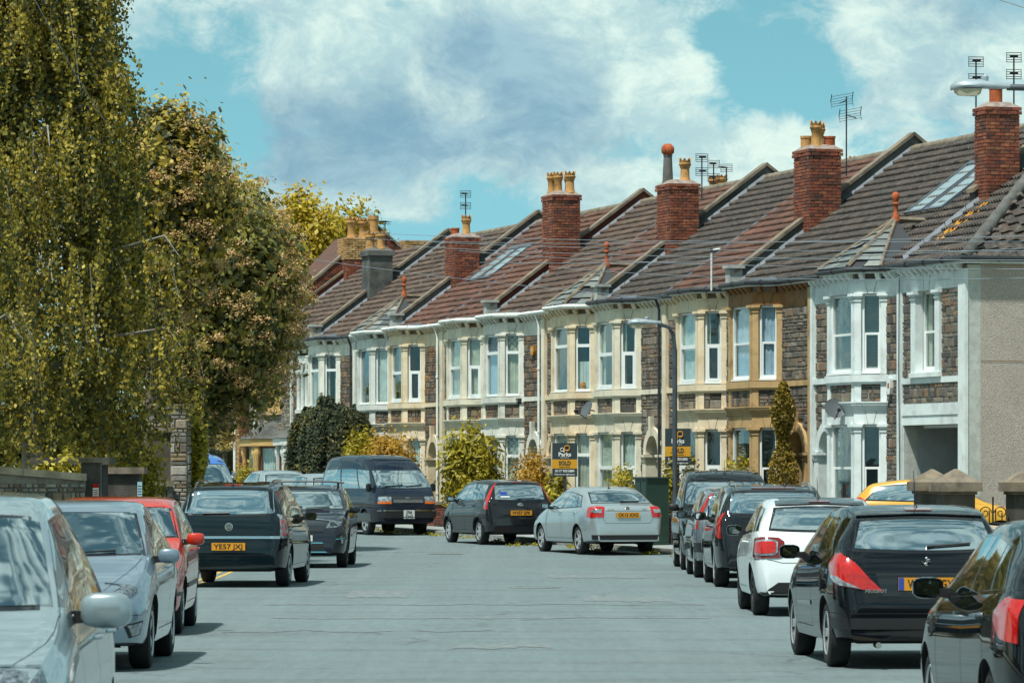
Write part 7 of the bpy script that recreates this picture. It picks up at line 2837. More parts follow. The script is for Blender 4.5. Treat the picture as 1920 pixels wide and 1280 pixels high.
def weeping_birch(label, x, d, H, Rmax, zlow, n, seed, lean=(0, 0), leaf=.062):
    rg = np.random.default_rng(seed)
    o = thing('birch_tree', label, 'tree', (x, d, 0), 0, 'weeping birches by the left wall')
    tb = MB()
    pts = [(0, 0, -.1), (.06, .0, 1.5), (lean[0] * .4, lean[1] * .4, H * .4), (lean[0], lean[1], H * .75), (lean[0] * 1.1, lean[1] * 1.1, H)]
    tb.tube(pts, [.27, .21, .16, .08, .02], 10)
    tb.build('trunk', M_BARK_B, o, smooth=60)
    br = MB()
    allP, allN = [], []
    tw = MB()
    nb = max(14, n // 42)
    tips = []
    for j in range(nb):
        fr = (j + rg.uniform(0, 1)) / nb
        za = zlow + 1.0 + (H - zlow - 1.0) * fr ** .85
        f0 = (za - zlow) / (H - zlow)
        Rz = Rmax * np.interp(f0, [0, .15, .4, .55, .75, 1.0], [.8, 1.0, 1.0, .80, .70, .25]) * rg.uniform(.62, 1.08)
        a = j * 2.399 + rg.normal(0, .35)
        tips.append((za, f0, Rz, a))
        zt = max(1.7, za - rg.uniform(.5, 1.6))
        f2 = zt / H
        cx, cy = lean[0] * f0 + Rz * math.cos(a), lean[1] * f0 + Rz * math.sin(a)
        br.tube([(lean[0] * f2, lean[1] * f2, zt), (cx * .5 + lean[0] * f0 * .4, cy * .5 + lean[1] * f0 * .4, (zt + za) / 2 + .4), (cx * .9, cy * .9, za + .15), (cx, cy, za - .25)], [.06, .042, .02, .008], 6)
    for i in range(n):
        za, fr, Rz, a = tips[rg.integers(0, nb)]
        s_ = rg.uniform(.22, 1.0) ** .7
        rr = Rz * s_
        a = a + rg.normal(0, .16 / max(.35, s_))
        cx = lean[0] * fr + rr * math.cos(a) + rg.normal(0, .12)
        cy = lean[1] * fr + rr * math.sin(a) + rg.normal(0, .12)
        za = za - .5 * (1 - s_) + rg.normal(0, .18)
        Ln = rg.uniform(.7, 2.4) * (1.0 if fr > .25 else .75)
        Ln = min(Ln, za - zlow * rg.uniform(.85, 1.25))
        if Ln < .3:
            continue
        m = int(Ln / .040)
        t = np.linspace(0, 1, m)
        sw = rg.normal(0, .16, 2)
        ox, oy = math.cos(a) * .45, math.sin(a) * .45
        # arch out a little, then hang
        px = cx + ox * np.sqrt(t) * .5 + sw[0] * t + .05 * np.sin(t * 9 + i)
        py = cy + oy * np.sqrt(t) * .5 + sw[1] * t + .05 * np.cos(t * 8 + i)
        pz = za + .12 * np.sin(np.minimum(t * 6, math.pi)) - Ln * t ** 1.1
        P = np.stack([px, py, pz], 1)
        P = np.repeat(P, 2, 0) + rg.normal(0, .045, (2 * m, 3))
        N = rg.normal(size=P.shape)
        N[:, 2] *= .45
        allP.append(P)
        allN.append(N)
        if i % 6 == 0:
            tw.tube([(px[0], py[0], pz[0]), (px[m // 2], py[m // 2], pz[m // 2]), (px[-1], py[-1], pz[-1])], [.008, .006, .003], 3)
    br.build('branches', M_BARK_B, o, smooth=60)
    tag(tw.build('twigs', M_BARK_B, o), kind='stuff')
    # darker leaves inside the crown, their colour standing in for its shade
    m = n * 7
    zi = rg.uniform(zlow + .3, H * .93, m)
    fi = (zi - zlow) / (H - zlow)
    ri = Rmax * np.interp(fi, [0, .15, .4, .55, .75, 1.0], [.75, .95, 1.0, .86, .72, .25]) * np.sqrt(rg.uniform(0, .42, m))
    ai = rg.uniform(0, 2 * math.pi, m)
    Pi = np.stack([lean[0] * fi + ri * np.cos(ai), lean[1] * fi + ri * np.sin(ai), zi], 1)
    link('inner_foliage', leaves_mesh('inner_foliage', Pi, rg.normal(size=Pi.shape), leaf * 1.5, L_DARK, rg, 1.25), o)
    P, N = np.concatenate(allP), np.concatenate(allN)
    cr = link('crown', leaves_mesh('crown', P, N, leaf, L_BIRCH, rg, 1.25), o)
    return o


weeping_birch('tall weeping birch with hanging golden sprays filling the upper left', -9.15, 81.0, 15.5, 3.05, 2.0, 2900, 3, (-.2, .2), .066)
weeping_birch('lower weeping birch at the left edge with bright drooping sprays', -9.75, 70.0, 9.4, 1.85, 3.1, 1250, 8, (0, .1), .060)


def broad_tree(name, label, x, d, trunk_h, c, rad, mat, n, leaf, seed, blossom=0, clumps=150, spread=.12, group='broad crowned trees'):
    rg = np.random.default_rng(seed)
    o = thing(name, label, 'tree', (x, d, gz(d)), 0, group)
    tb = MB()
    tb.tube([(0, 0, -.1), (.05, 0, trunk_h * .5), (c[0] * .3, c[1] * .3, trunk_h), (c[0] * .7, c[1] * .7, c[2])], [.22, .17, .14, .07], 9)
    tb.build('trunk', M_BARK, o, smooth=60)
    br = MB()
    for i in range(26):
        dd = rg.normal(size=3)
        dd /= np.linalg.norm(dd)
        e = np.array(c) + dd * np.array(rad) * .85
        s0 = np.array((c[0] * .4, c[1] * .4, trunk_h + (c[2] - trunk_h) * rg.uniform(0, .8)))
        mid = (s0 + e) / 2 + np.array((0, 0, .25))
        br.tube([tuple(s0), tuple(mid), tuple(e)], [.06, .035, .01], 5)
    br.build('branches', M_BARK, o, smooth=60)
    P, N = clump_cloud(rg, n, c, rad, clumps, spread, .55)
    P2, N2 = clump_cloud(rg, n // 2, c, np.array(rad) * .75, clumps, .2, .2)
    link('crown', leaves_mesh('crown', np.concatenate([P, P2]), np.concatenate([N, N2]), leaf, mat, rg, 1.5), o)
    if blossom:
        dd = rg.normal(size=(blossom, 3))
        dd /= np.linalg.norm(dd, axis=1, keepdims=True)
        cl = dd * rg.uniform(.97, 1.17, (blossom, 1))
        idx = rg.integers(0, blossom, blossom * 60)
        P = np.array(c) + cl[idx] * np.array(rad) + rg.normal(size=(blossom * 60, 3)) * np.array((.10, .10, .055))
        N = rg.normal(size=P.shape) + np.array((0, 0, 1.2))
        link('blossom', leaves_mesh('blossom', P, N, .052, L_BLOSSOM, rg, 1.0), o)
    return o


broad_tree('blossom_tree', 'dense dark tree with cream blossom heads overhanging the bend', -7.45, 94.0, 3.0, (.66, 0, 5.55), (2.05, 2.0, 2.75), L_DARK, 30000, .115, 21, 700, 210, .12)
broad_tree('blossom_tree', 'slimmer golden green tree with blossom rising behind the weeping birch', -7.7, 88.5, 3.0, (.62, 0, 7.15), (1.2, 1.3, 2.05), L_BIRCH, 16000, .11, 27, 260, 90, .14)
broad_tree('yellow_tree', 'bright yellow tree rising behind the farthest roofs', -8.6, 186.0, 7.0, (0.1, 0, 9.9), (3.3, 2.6, 3.2), L_YELLOW, 15000, .17, 33, 0, 130, .12)
broad_tree('yellow_tree', 'yellow green tree top between blossom tree and terrace roofs', -12.8, 190.0, 7.0, (0.4, 0, 9.6), (2.8, 2.6, 4.0), L_YELLOW, 14000, .18, 35, 0, 120, .13)

# clipped yew: upright fluted sprays
def yew():
    rg = np.random.default_rng(51)
    b = at_px(621, 2.1)
    o = thing('yew_shrub', 'large dark clipped yew with upright plumes in front of the pale houses', 'shrub', b, 0, 'shrubs in the front gardens')
    P, N = [], []
    rad = 1.36
    for i in range(330):
        a = rg.uniform(0, 6.28)
        q = math.sqrt(rg.uniform(0, 1))
        fx, fy = math.cos(a) * q, math.sin(a) * q
        topz = 3.42 - .42 * q ** 6 + rg.normal(0, .08)
        if abs(fx + .15) < .2 and q < .5:
            topz += .30
        m = 300
        t = rg.uniform(0, 1, m)
        z = .75 + (topz - .75) * t
        flare = np.sin(np.clip(.22 + t * .72, 0, 1) * math.pi) ** .4
        px = fx * rad * (.62 + .38 * flare) + rg.normal(0, .085, m) * (1.1 - .7 * t)
        py = fy * rad * (.62 + .38 * flare) + rg.normal(0, .085, m) * (1.1 - .7 * t)
        P.append(np.stack([px, py, z], 1))
        nn = rg.normal(size=(m, 3)) * .6 + np.array((fx, fy, .5))
        N.append(nn)
    P, N = np.concatenate(P), np.concatenate(N)
    link('foliage', leaves_mesh('foliage', P, N, .055, L_YEW, rg, 2.2), o)
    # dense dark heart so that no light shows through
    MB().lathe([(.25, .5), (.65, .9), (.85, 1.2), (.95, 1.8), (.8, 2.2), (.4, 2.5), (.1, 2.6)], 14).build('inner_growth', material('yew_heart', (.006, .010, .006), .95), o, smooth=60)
    MB().tube([(0, 0, -.1), (0, 0, 1.0)], .12, 8).build('trunk', M_BARK, o)


yew()


def px_h(b, py):
    return CAMH + (890 - py) * b.y / F - b.z


def garden_bush(px, out, py_top, wpx, label, mat, n, leaf, seed, name='garden_shrub', clumps=60, spread=.16, aspect=1.4):
    b = at_px(px, out)
    bush(name, label, 'shrub', b, wpx / 2 * b.y / F, px_h(b, py_top), mat, n, leaf, clumps, spread, seed, aspect=aspect)


garden_bush(735, 2.3, 812, 118, 'orange leaved bush rising over the high-roof van', L_ORANGE, 7500, .07, 61)
garden_bush(678, 2.3, 818, 82, 'yellow green bush between the yew and the orange bush', L_LIME, 4200, .07, 62)
garden_bush(878, 2.3, 822, 100, 'yellow green long-leaved bush behind the dark grey hatchback', L_LIME, 3000, .095, 63, clumps=34, spread=.24, aspect=2.6)
garden_bush(900, 2.0, 858, 120, 'low lime green mound under the long-leaved bush', L_LIME, 4200, .06, 64)
garden_bush(998, 2.2, 852, 86, 'rusty orange rounded bush left of the nearer sold board', L_ORANGE, 5200, .055, 65)
garden_bush(1042, 2.0, 890, 60, 'thin lime shrub at the foot of the nearer sold board', L_LIME, 1400, .07, 66, clumps=20, aspect=2.2)
garden_bush(1170, 2.2, 880, 76, 'small yellow bush left of the green cabinet', L_LIME, 3600, .055, 67)
garden_bush(1258, 2.0, 872, 48, 'straggling yellow shrub right of the green cabinet', L_LIME, 900, .08, 68, clumps=16, spread=.22, aspect=1.8)
garden_bush(1385, 1.4, 860, 62, 'small olive shrub before the ochre house bay', L_LIME, 1500, .06, 69, clumps=24)
garden_bush(1293, 1.6, 862, 30, 'thin upright shrub beside the street lamp', L_LIME, 500, .07, 70, clumps=10, spread=.25)
# climbing shrub on the ochre house
def climber():
    rg = np.random.default_rng(71)
    b = at_px(1468, .55)
    o = thing('climbing_shrub', 'tall narrow golden climbing shrub beside the ochre house door', 'shrub', b, PHI, 'shrubs in the front gardens')
    n = 7500
    t = rg.uniform(0, 1, n) ** .9
    z = 3.75 * t
    a = rg.uniform(0, 6.28, n)
    r = (.42 - .22 * t + .10 * np.sin(t * 17)) * np.sqrt(rg.uniform(0, 1, n))
    P = np.stack([r * np.cos(a) * 1.3, r * np.sin(a) * .8, z], 1)
    link('foliage', leaves_mesh('foliage', P, rg.normal(size=P.shape) + np.array((0, .6, .3)), .06, L_ORANGE if False else leaf_material('climber_leaves', [(0, (.05, .05, .012)), (.5, (.20, .145, .02)), (1, (.46, .33, .06))], .25), rg), o)
    MB().tube([(0, 0, -.1), (.05, .02, 1.5), (-.04, 0, 3.4)], [.04, .03, .012], 6).build('stem', M_BARK, o)


climber()
# ivy hanging over the tall pier, cordyline and phormium beyond
def ivy():
    rg = np.random.default_rng(72)
    o = thing('ivy_shrub', 'bright ivy spilling over the right side of the tall pier', 'shrub', (-6.66, 88.9, 0), 0)
    n = 4200
    t = rg.uniform(0, 1, n)
    z = 1.2 + 1.75 * t
    w = (.08 + .27 * np.sin(np.clip(t * 1.05, 0, 1) * math.pi) ** .7) * (.35 + .65 * t)
    x = w * rg.uniform(-.5, 1.0, n) + .04
    P = np.stack([x, rg.normal(0, .2, n), z], 1)
    N = rg.normal(size=P.shape) * .6 + np.array((.3, -.6, .6))
    link('foliage', leaves_mesh('foliage', P, N, .085, L_LIME, rg, 1.4), o)
    MB().tube([(0, 0, 0), (.02, 0, 1.5), (.1, 0, 2.7)], [.04, .03, .01], 6).build('stem', M_BARK, o)


ivy()


def spiky(name, label, base, h, R0, n, mat, seed, stem=0.0):
    rg = np.random.default_rng(seed)
    o = thing(name, label, 'plant', base, 0)
    mb = MB()
    for i in range(n):
        a = rg.uniform(0, 6.28)
        el = rg.uniform(.15, 1.45)
        d = Vector((math.cos(a) * math.cos(el), math.sin(a) * math.cos(el), math.sin(el)))
        s = Vector((-math.sin(a), math.cos(a), 0)) * .018
        L = R0 * rg.uniform(.7, 1.1)
        p0 = Vector((0, 0, stem))
        p1 = p0 + d * L * .6
        p2 = p0 + d * L + Vector((0, 0, -.22 * L * math.cos(el)))
        mb.add([p0 - s, p0 + s, p1 + s, p1 - s, p2], [(0, 1, 2, 3), (3, 2, 4)])
    mb.build('blades', mat, o)
    MB().tube([(0, 0, -.1), (0, 0, stem + .1)], .08, 7).build('stem', M_BARK, o)


spiky('cordyline_palm', 'pale spiky cordyline palm before the brick villa', (-8.75, 130.0, gz(130)), 3, 1.0, 160, leaf_material('cordyline', [(0, (.25, .2, .06)), (1, (.66, .5, .22))], .2), 73, 2.1)
spiky('cordyline_palm', 'second cordyline palm lower beside the first', (-8.95, 124.0, gz(124)), 2, .8, 120, leaf_material('cordyline', []) if False else MATS['cordyline'], 74, 1.3)
spiky('phormium', 'red spiky phormium in front of the golden stone house', tuple(at_px(500, 2.4)), 1.4, .95, 70, leaf_material('phormium', [(0, (.10, .04, .025)), (1, (.36, .18, .10))], .15), 75, .35)
garden_bush(455, 2.0, 868, 60, 'dark shrub left of the red phormium', L_LIME, 900, .08, 76)
# shrubs peeping over the left walls
for k, (x, d, r, h, lab, m_) in enumerate(((-7.9, 74.8, .45, 2.05, 'yellow shrub over the low rubble wall', L_LIME), (-7.35, 83.0, .55, 2.3, 'lime shrub behind the dark gate pier', L_LIME), (-7.6, 85.5, .6, 2.0, 'dark leafy shrub beside the tall pier', L_DARK))):
    bush('wall_shrub', lab, 'shrub', (x, d, 0), r, h, m_, 3000, .07, 40, .18, 80 + k, group='shrubs behind the left walls')
# distant hedge line closing the street end
rg = np.random.default_rng(90)
n = 26000
xs = rg.uniform(-60, -9.5, n)
hh = 3.5 + 1.5 * np.sin(xs * .5) + 1.0 * np.sin(xs * 1.3 + 1)
P = np.stack([xs, 200 + rg.normal(0, 1.5, n), .6 + hh * rg.uniform(0, 1, n) ** .7], 1)
hd = link('far_trees', leaves_mesh('far_trees', P, rg.normal(size=P.shape) + np.array((0, -1, .5)), .32, L_DARK, rg))
tag(hd, 'distant dark trees closing the end of the street', 'trees', kind='stuff')
# weeds and fallen leaves along the right kerb
rg = np.random.default_rng(91)
PP = []
for p in [q for q in RL if 88 < q.y < 122]:
    for _ in range(rg.integers(2, 7)):
        c0 = np.array((p.x + rg.normal(0, .35) - .05, p.y + rg.normal(0, .8), gz(p.y) + .0))
        m = rg.integers(8, 60)
        PP.append(c0 + rg.normal(size=(m, 3)) * np.array((.10, .25, .0)) + np.stack([np.zeros(m), np.zeros(m), np.abs(rg.normal(0, .035, m)) + .01], 1))
P = np.concatenate(PP)
wd = link('weeds', leaves_mesh('weeds', P, rg.normal(size=P.shape) + np.array((0, 0, 1)), .045, L_LIME, rg))
tag(wd, 'yellow weeds and fallen leaves along the kerb', 'weeds', kind='stuff')

# dense shrubbery closing the garden behind the birches
bush('garden_hedge', 'dark overgrown hedge behind the birch trunks at far left', 'hedge', (-11.2, 92.0, 0), 3.4, 4.6, L_DARK, 26000, .13, 160, .14, 95, group='shrubs behind the left walls')
# unseen trees and left-hand houses, added to darken reflections in paint and glass
rg = np.random.default_rng(96)
n = 24000
a_ = rg.uniform(-1, 1, n)
P = np.stack([a_ * 26, -26 - 6 * np.cos(a_ * 2) + rg.normal(0, 2.0, n), (12.5 + 2.5 * np.sin(a_ * 14)) * rg.uniform(0, 1, n) ** .8], 1)
bt = link('added_tree_belt', leaves_mesh('added_tree_belt', P, rg.normal(size=P.shape) + np.array((0, 1, .3)), .75, L_DARK, rg))
tag(bt, 'unseen belt of trees added behind the viewpoint to darken reflections', 'trees', kind='stuff')
for k, (y0, lab) in enumerate(((8.0, 'unseen house added for reflections across the pavement beside the viewpoint'), (24.0, 'second unseen house added for reflections across the pavement, nearer the wall'), (40.0, 'third unseen house added for reflections across the pavement, by the birches'))):
    o = thing('added_opposite_house', lab, 'house', (-14.5, y0, 0), 0, 'unseen houses added across the street for reflections')
    MB().box(-8, 0, 0, 9.0, 0, 6.0).build('wall', P_CREAM if k != 1 else M_BRICK_D, o)
    MB().prism_xz([(-8.4, 6.0), (.4, 6.0), (-4, 9.2)], -.2, 9.2).build('roof', M_TILE_B, o)
    for yy in (1.2, 5.6):
        for z in (.9, 3.8):
            wdo = MB().box(0.0, .06, yy, yy + 1.9, z, z + 1.6).build('window', M_UPVC, o)
            MB().box(.062, .07, yy + .1, yy + 1.8, z + .1, z + 1.5).build('pane', M_CGLASS, wdo)
    MB().box(0, .08, 3.9, 4.9, 0, 2.1).build('door', MATS['door_2f4f7f'], o)
# ------------------------------------------------------------------ street furniture and small things
M_LAMPGREY = material('lamp_column_grey', srgb('#4c545c'), .5, .2, var=.15)
M_LAMPHEAD = material('lamp_head_grey', srgb('#93a0a8'), .45, .1, var=.1)
M_LAMPBOWL = material('lamp_bowl', srgb('#b9b39a'), .15, spec=.7)


def street_lamp(label, p, h, reach, ang, scale=1.0, short=False):
    o = thing('street_lamp', label, 'lamp', p, ang, 'street lamps')
    c = MB()
    c.tube([(0, 0, -.1), (0, 0, 1.2)], .085, 10)
    c.tube([(0, 0, 1.2), (0, 0, h - .55)], .055, 10)
    c.tube([(0, 0, h - .55), (-.03, 0, h - .25), (-.14, 0, h - .06), (-.35, 0, h), (-reach, 0, h + .02)], .045, 8)
    c.build('column', M_LAMPGREY, o, smooth=50)
    # lantern: long shell tapering to the arm, bowl underneath
    hd = MB()
    x0 = -reach
    rings = []
    prof = [(.05, .055, .045, .0), (-.10, .07, .06, .0), (-.35, .12, .085, .01), (-.58, .135, .10, .01), (-.72, .11, .08, -.005), (-.78, .05, .04, -.02)]
    n = 12
    v = []
    for dx, wy, wz, zo in prof:
        for k in range(n):
            a = 2 * math.pi * k / n
            zz = wz * math.sin(a)
            if zz < -.03:
                zz = -.03
            v.append((x0 + dx * scale, wy * math.cos(a) * scale, h + .03 + (zz + zo) * scale))
    f = [(j * n + k, j * n + (k + 1) % n, (j + 1) * n + (k + 1) % n, (j + 1) * n + k) for j in range(len(prof) - 1) for k in range(n)] + [tuple(range(n)), tuple(range((len(prof) - 1) * n, len(prof) * n))]
    hd.add(v, f)
    ho = hd.build('lantern', M_LAMPHEAD, o, smooth=45)
    b = MB()
    v = []
    bp = [(-.34, .09, .0), (-.36, .10, -.06), (-.42, .10, -.10), (-.66, .10, -.09), (-.72, .08, -.05), (-.74, .05, .0)]
    for dx, wy, zo in bp:
        for sy in (-1, 1):
            v += [(x0 + dx * scale, sy * wy * scale, h + (.0) * scale), (x0 + dx * scale, sy * wy * .85 * scale, h + zo * scale)]
    f = []
    for j in range(len(bp) - 1):
        a, c_ = 4 * j, 4 * (j + 1)
        f += [(a, a + 1, c_ + 1, c_), (a + 2, c_ + 2, c_ + 3, a + 3), (a + 1, a + 3, c_ + 3, c_ + 1)]
    b.add(v, f)
    b.build('lamp_bowl', M_LAMPBOWL, ho, smooth=50)
    MB().lathe([(.05 * scale, 0), (.05 * scale, .07 * scale), (.035 * scale, .09 * scale)], 10, (x0 - .30 * scale, 0, h + .10 * scale)).build('photocell', M_LAMPHEAD, ho)
    return o


street_lamp('grey street lamp with curved arm before the cream house', (3.64, 95.4, gz(95.4)), 5.05, .36, R(4), .9)
street_lamp('tall street lamp whose lantern reaches in at the upper right corner', (7.95, 59.2, 0), 7.10, 1.08, R(-4), 1.0)


# ------------------------------------------------------------------ estate agent boards
M_BOARD = material('board_slate', srgb('#2c3a40'), .5, var=.05)
M_BOARD_Y = material('board_yellow', srgb('#cf961f'), .5, var=.05)


def sold_board(label, px, py0, py1, wpx, out):
    b = at_px(px, out)
    s = F / b.y
    w, h = wpx / s, (py1 - py0) / s
    zt = CAMH + (890 - py0) / s - b.z
    o = thing('estate_agent_board', label, 'sign', b, R(-3), 'estate agent boards')
    MB().box(-.03, .03, .0, .05, -.2, zt - h).build('post', M_TIMBER, o)
    z0 = zt - h
    MB().box(-w / 2, w / 2, -.02, 0, z0, zt).build('board', M_BOARD, o)
    MB().box(-w / 2, w / 2, -.024, -.0205, z0 + h * .24, z0 + h * .51).build('yellow_band', M_BOARD_Y, o)

    def txt(t, size, z, mat, fit, bold=.002):
        me = text_mesh(t, size, mat, bold=bold)
        xs = [v_.co.x for v_ in me.vertices]
        l = link('lettering', me, o, (0, -.028, z))
        l.rotation_euler = (R(90), 0, 0)
        k = fit * w / (max(xs) - min(xs))
        l.scale = (k, min(k, 1.0) if k < .7 else 1.0, 1)
        return l
    txt('Parks', h * .17, z0 + h * .655, M_WHITE, .50, .004)
    txt('Estate Agents', h * .05, z0 + h * .565, M_WHITE, .34, .0)
    txt('SOLD', h * .17, z0 + h * .395, M_BOARD, .48, .004)
    txt('subject to contract', h * .045, z0 + h * .29, M_BOARD, .44, .0)
    txt('0117 9551880', h * .10, z0 + h * .165, M_WHITE, .76, .002)
    txt('Find me on rightmove', h * .06, z0 + h * .065, M_WHITE, .80, .001)
    # logo: a rounded q in white and a larger leaf-cornered p in yellow
    def loop(cx, cz, a, b_, r, mat, tail):
        pts = []
        for k in range(17):
            an = 2 * math.pi * k / 16
            x = cx + a * math.copysign(abs(math.cos(an)) ** .6, math.cos(an))
            z = cz + b_ * math.copysign(abs(math.sin(an)) ** .6, math.sin(an))
            pts.append((x, -.030, z))
        mb = MB().tube(pts, r, 5)
        mb.tube([(cx + tail * a, -.030, cz), (cx + tail * a, -.030, cz - b_ * 2.0)], r, 5)
        mb.build('logo', mat, o)
    loop(-w * .10, z0 + h * .80, w * .065, h * .045, .009, M_WHITE, 1)
    loop(w * .09, z0 + h * .845, w * .10, h * .07, .013, M_BOARD_Y, -1)
    return o


sold_board('sold board on a post before the peach house', 1059, 830, 893, 47, 2.75)
sold_board('sold board half covered by the street lamp column', 1271, 803, 872, 48, 1.9)

# ------------------------------------------------------------------ green street cabinet
b = at_px(1222, 3.2)
cabo = thing('street_cabinet', 'dark green metal street cabinet between silver saloon and black van', 'cabinet', b, PHI + math.pi)
M_CAB = material('cabinet_green', srgb('#1f3a30'), .5, var=.15)
hcab = CAMH + (890 - 897) * b.y / F - b.z
MB().box(-.45, .45, -.25, .25, .05, hcab).build('body', M_CAB, cabo)
MB().box(-.49, .49, -.29, .29, hcab, hcab + .04).build('lid', M_CAB, cabo)
for k in (-1, 1):
    MB().box(k * .22 - .19, k * .22 + .19, -.262, -.25, .15, hcab - .08).build('door', M_CAB, cabo)
# wheeled bin lid behind the far silver cars
b = at_px(600, 3.0)
bn = thing('wheeled_bin', 'dark green wheeled bin lid showing behind the silver hatchbacks', 'bin', b, PHI)
MB().frustum(0, 0, .26, .30, .05, .33, .38, 1.2).build('body', M_CAB, bn)
MB().box(-.36, .36, -.42, .42, 1.2, 1.27).build('lid', M_CAB, bn)
# black motor scooter glimpsed by the brick villa
b = Vector((-7.55, 120.0, gz(120)))
mo = thing('motor_scooter', 'black covered motor scooter standing by the brick villa', 'scooter', b, R(20))
MB().lathe([(.22, -.05), (.27, -.04), (.27, .04), (.22, .05)], 18, (-.6, 0, .27), axis='y').build('wheel', M_TYRE, mo)
MB().lathe([(.22, -.05), (.27, -.04), (.27, .04), (.22, .05)], 18, (.6, 0, .27), axis='y').build('wheel', M_TYRE, mo)
MB().prism_xz([(-.6, .45), (-.5, .9), (-.35, 1.35), (-.25, 1.35), (-.3, .6), (.1, .5), (.2, .85), (.75, .95), (.8, .6), (.5, .35), (-.3, .3)], -.14, .14).build('body', M_GLOSSBLACK, mo)
MB().box(.45, .95, -.2, .2, .98, 1.3).build('top_box', M_BLACK, mo)
MB().lathe([(.02, 0), (.07, .02), (.07, .04)], 10, (-.35, -.28, 1.5), axis='y').tube([(-.3, 0, 1.35), (-.35, -.28, 1.5)], .012, 5).build('mirror', M_CHROME, mo)

# ------------------------------------------------------------------ satellite dishes, alarm boxes
M_DISH = material('dish_grey', srgb('#565c60'), .5, .1, var=.15)


def dish(label, px, py, out, r=.24, yaw=0.0, tilt=25):
    p = at_px(px, out)
    s = F / p.y
    p.z = CAMH + (890 - py) / s
    o = thing('satellite_dish', label, 'satellite dish', p, yaw, 'satellite dishes on the houses')
    prof = [(r * t, .055 * t * t) for t in np.linspace(0.02, 1, 8)]
    mb = MB()
    mb.M = Matrix.Rotation(R(90 - tilt), 4, 'X')
    mb.lathe(prof + [(r * 1.0, .062), (r * .9, .052)], 24, (0, 0, -.03))
    mb.build('reflector', M_DISH, o, smooth=40)
    dvec = mb.M @ Vector((0, 0, 1))
    MB().tube([Vector((0, 0, -r * .95)), Vector((0, 0, -r * .9)) + dvec * .34], .014, 5).build('feed_arm', M_TIMBER, o)
    e = Vector((0, 0, -r * .8)) + dvec * .36
    MB().lathe([(.035, -.05), (.045, .0), (.035, .05)], 10, tuple(e), axis='y').build('receiver', M_BLACK, o, smooth=50)
    MB().tube([(0, .0, 0), (.12, .10, -.02), (.26, .16, -.06)], .018, 6).build('bracket', M_TIMBER, o)
    return o


dish('dark satellite dish on the white house beside its door arch', 1565, 766, .78, .23, R(12))
dish('dark satellite dish at the peach house bay corner', 1101, 768, .45, .24, R(-62))
dish('dark satellite dish on the leaded-light house', 898, 803, .45, .22, R(-60))


def wall_box(label, px, py, out, w, h, mat, name='alarm_box'):
    p = at_px(px, out)
    p.z = CAMH + (890 - py) * p.y / F
    o = thing(name, label, 'alarm box', p, PHI, 'alarm boxes')
    MB().prism_xz([(-w / 2, h / 2), (w / 2, h / 2), (w / 2 * .9, -h * .1), (w * .28, -h / 2), (-w * .28, -h / 2), (-w / 2 * .9, -h * .1)], -.02, .09).build('case', mat, o)
    MB().box(-w * .2, w * .2, .0905, .094, -h * .12, h * .2).build('label_panel', M_POT_R if mat is M_WHITE else M_CEMENT_L, o)


wall_box('orange alarm box high on the rubble wall', 1003, 657, .02, .34, .24, material('alarm_orange', srgb('#c98524'), .5))
wall_box('white alarm box beside the white house bay', 1673, 724, .02, .22, .34, M_WHITE)
wall_box('small dark vent box below the leaded window sill', 975, 752, .60, .2, .16, M_CEMENT)

# ------------------------------------------------------------------ aerials
def aerial_at(label, px, py_top, py_base, d, kind, rz=0):
    p = W3(px, py_base, d)
    tv_aerial(p, (py_base - py_top) * d / F, kind, label, rz)


aerial_at('large bowed aerial on a tall mast behind the crowned chimney pots', 1587, 182, 330, 100.6, 'big', R(10))
aerial_at('grid aerial on the end chimney above the lamp lantern', 1830, 116, 262, 91.0, 'grid', R(8))
aerial_at('double grid aerial at the right edge of the end chimney', 1901, 108, 240, 91.4, 'grid', R(5))
aerial_at('double grid aerial right of the round-cowled chimney', 1316, 296, 372, 110.5, 'grid', R(12))
aerial_at('grid aerial between the double aerial and distant pots', 1338, 308, 372, 116, 'grid', R(5))
aerial_at('small grid aerial farthest right of the three behind the cowled chimney', 1362, 315, 372, 118, 'grid', R(-10))
aerial_at('grid aerial standing on the red brick chimney over the brown roofs', 873, 364, 430, 131, 'grid', R(5))
aerial_at('thin yagi aerial over the farthest grey chimney', 722, 416, 470, 140, 'yagi', R(30))
p = W3(1334, 545, 100.2)
wp = thing('eaves_mast', 'white cable mast rising from the eaves of the cream house', 'mast', p, 0)
MB().tube([(0, 0, 0), (0, 0, 1.0)], .022, 6).tube([(0, 0, .95), (.2, -.1, .98)], .02, 5).build('pole', M_GUT_W, wp)
MB().box(-.03, .03, -.03, .03, .9, 1.0).build('clamp', M_TIMBER, wp)
# distant pots of houses behind the ridge
for px, py, d, n in ((1352, 352, 124, 3), (1600, 318, 110, 1), (1160, 390, 140, 1)):
    for k in range(n):
        pass
st = thing('rear_chimney', 'chimney with three crowned pots behind the terrace ridge', 'chimney', W3(1352, 362, 122), PHI)
MB().box(-.6, .6, -.4, .4, -10.0, 0).build('stack', M_BRICK_D, st)
for k in range(3):
    chimney_pot(st, -.35 + k * .35, .1 - .1 * (k % 2), 0, .5, .15, 'crown', M_POT)
st = thing('rear_chimney', 'single crowned pot showing beside the big bowed aerial mast', 'chimney', W3(1602, 318, 112), PHI)
MB().box(-.3, .3, -.3, .3, -10.0, 0).build('stack', M_BRICK_D, st)
chimney_pot(st, 0, 0, 0, .35, .14, 'crown', M_POT)

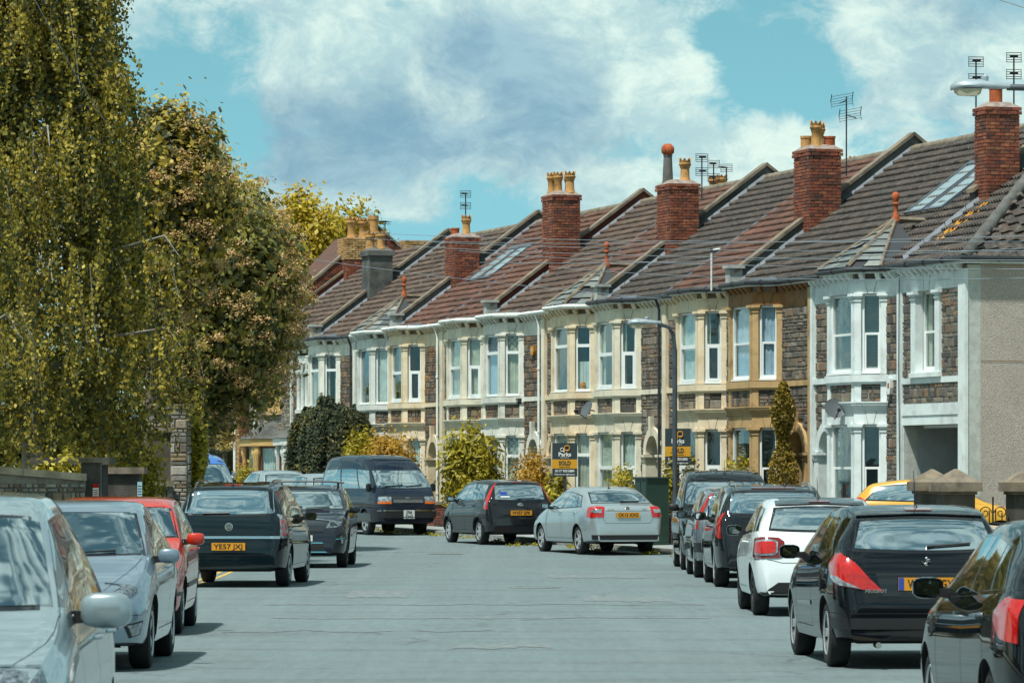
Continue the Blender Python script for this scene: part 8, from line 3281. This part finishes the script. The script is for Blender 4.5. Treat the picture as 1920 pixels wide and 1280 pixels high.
# ------------------------------------------------------------------ overhead wires
M_WIRE = material('telephone_wire', srgb('#7c868e'), .6)
WIRES = [((700, 437, 128), (1995, 452, 62), .10), ((690, 447, 130), (1995, 470, 62), .12), ((800, 452, 120), (1990, 440, 62), .10), ((745, 460, 124), (1990, 488, 62), .10),
         ((860, 470, 118), (1990, 505, 62), .12), ((900, 492, 112), (1990, 462, 62), .10), ((480, 470, 135), (1240, 560, 98), .10), ((1030, 500, 108), (1990, 520, 62), .14)]
for k, (a, b_, sag) in enumerate(WIRES):
    A, B_ = W3(*a), W3(*b_)
    pts = []
    for t in np.linspace(0, 1, 20):
        q = A.lerp(B_, t)
        q.z -= sag * 4 * t * (1 - t)
        pts.append(q)
    o = MB().tube(pts, .0062, 4).build('telephone_wire', M_WIRE)
    tag(o, 'thin telephone wire strung across the terrace roofs, one of a bundle of eight', 'wire', 'telephone wires over the street')
A, B_ = W3(60, -10, 60), W3(205, 240, 74)
MB().tube([A, B_], .008, 4)
o = MB().tube([A, (A + B_) / 2 - Vector((0, 0, .08)), B_], .008, 4).build('telephone_wire', M_WIRE)
tag(o, 'thin wire slanting down through the weeping birch', 'wire')
A, B_ = W3(1850, -8, 50), W3(1925, 16, 48)
o = MB().tube([A, B_], .007, 4).build('telephone_wire', M_WIRE)
tag(o, 'short wire crossing the top right corner of the sky', 'wire')
# black cable down the end house wall and the white house
for k, (pts, lab) in enumerate(((((1686, 520), (1685, 700), (1687, 900)), 'black cable running down beside the white house bay'),)):
    q = []
    for px, py in pts:
        p = at_px(px, .09)
        p.z = CAMH + (890 - py) * p.y / F
        q.append(p)
    tag(MB().tube(q, .012, 5).build('cable', M_TIMBER), lab, 'cable')

# rainwater pipes down the party pilasters
for k, m_ in (('F1', M_GUT_B), ('F2', M_GUT_W), ('F3', M_GUT_W), ('F4', M_GUT_B)):
    d_ = MB().tube([(.30, .20, 6.08), (.24, .12, 5.80), (.24, .12, .15)], .036, 8)
    for z_ in (1.2, 2.9, 4.6):
        d_.lathe([(.05, -.03), (.05, .03)], 8, (.24, .12, z_))
    d_.build('downpipe', m_, houses[k], smooth=50)
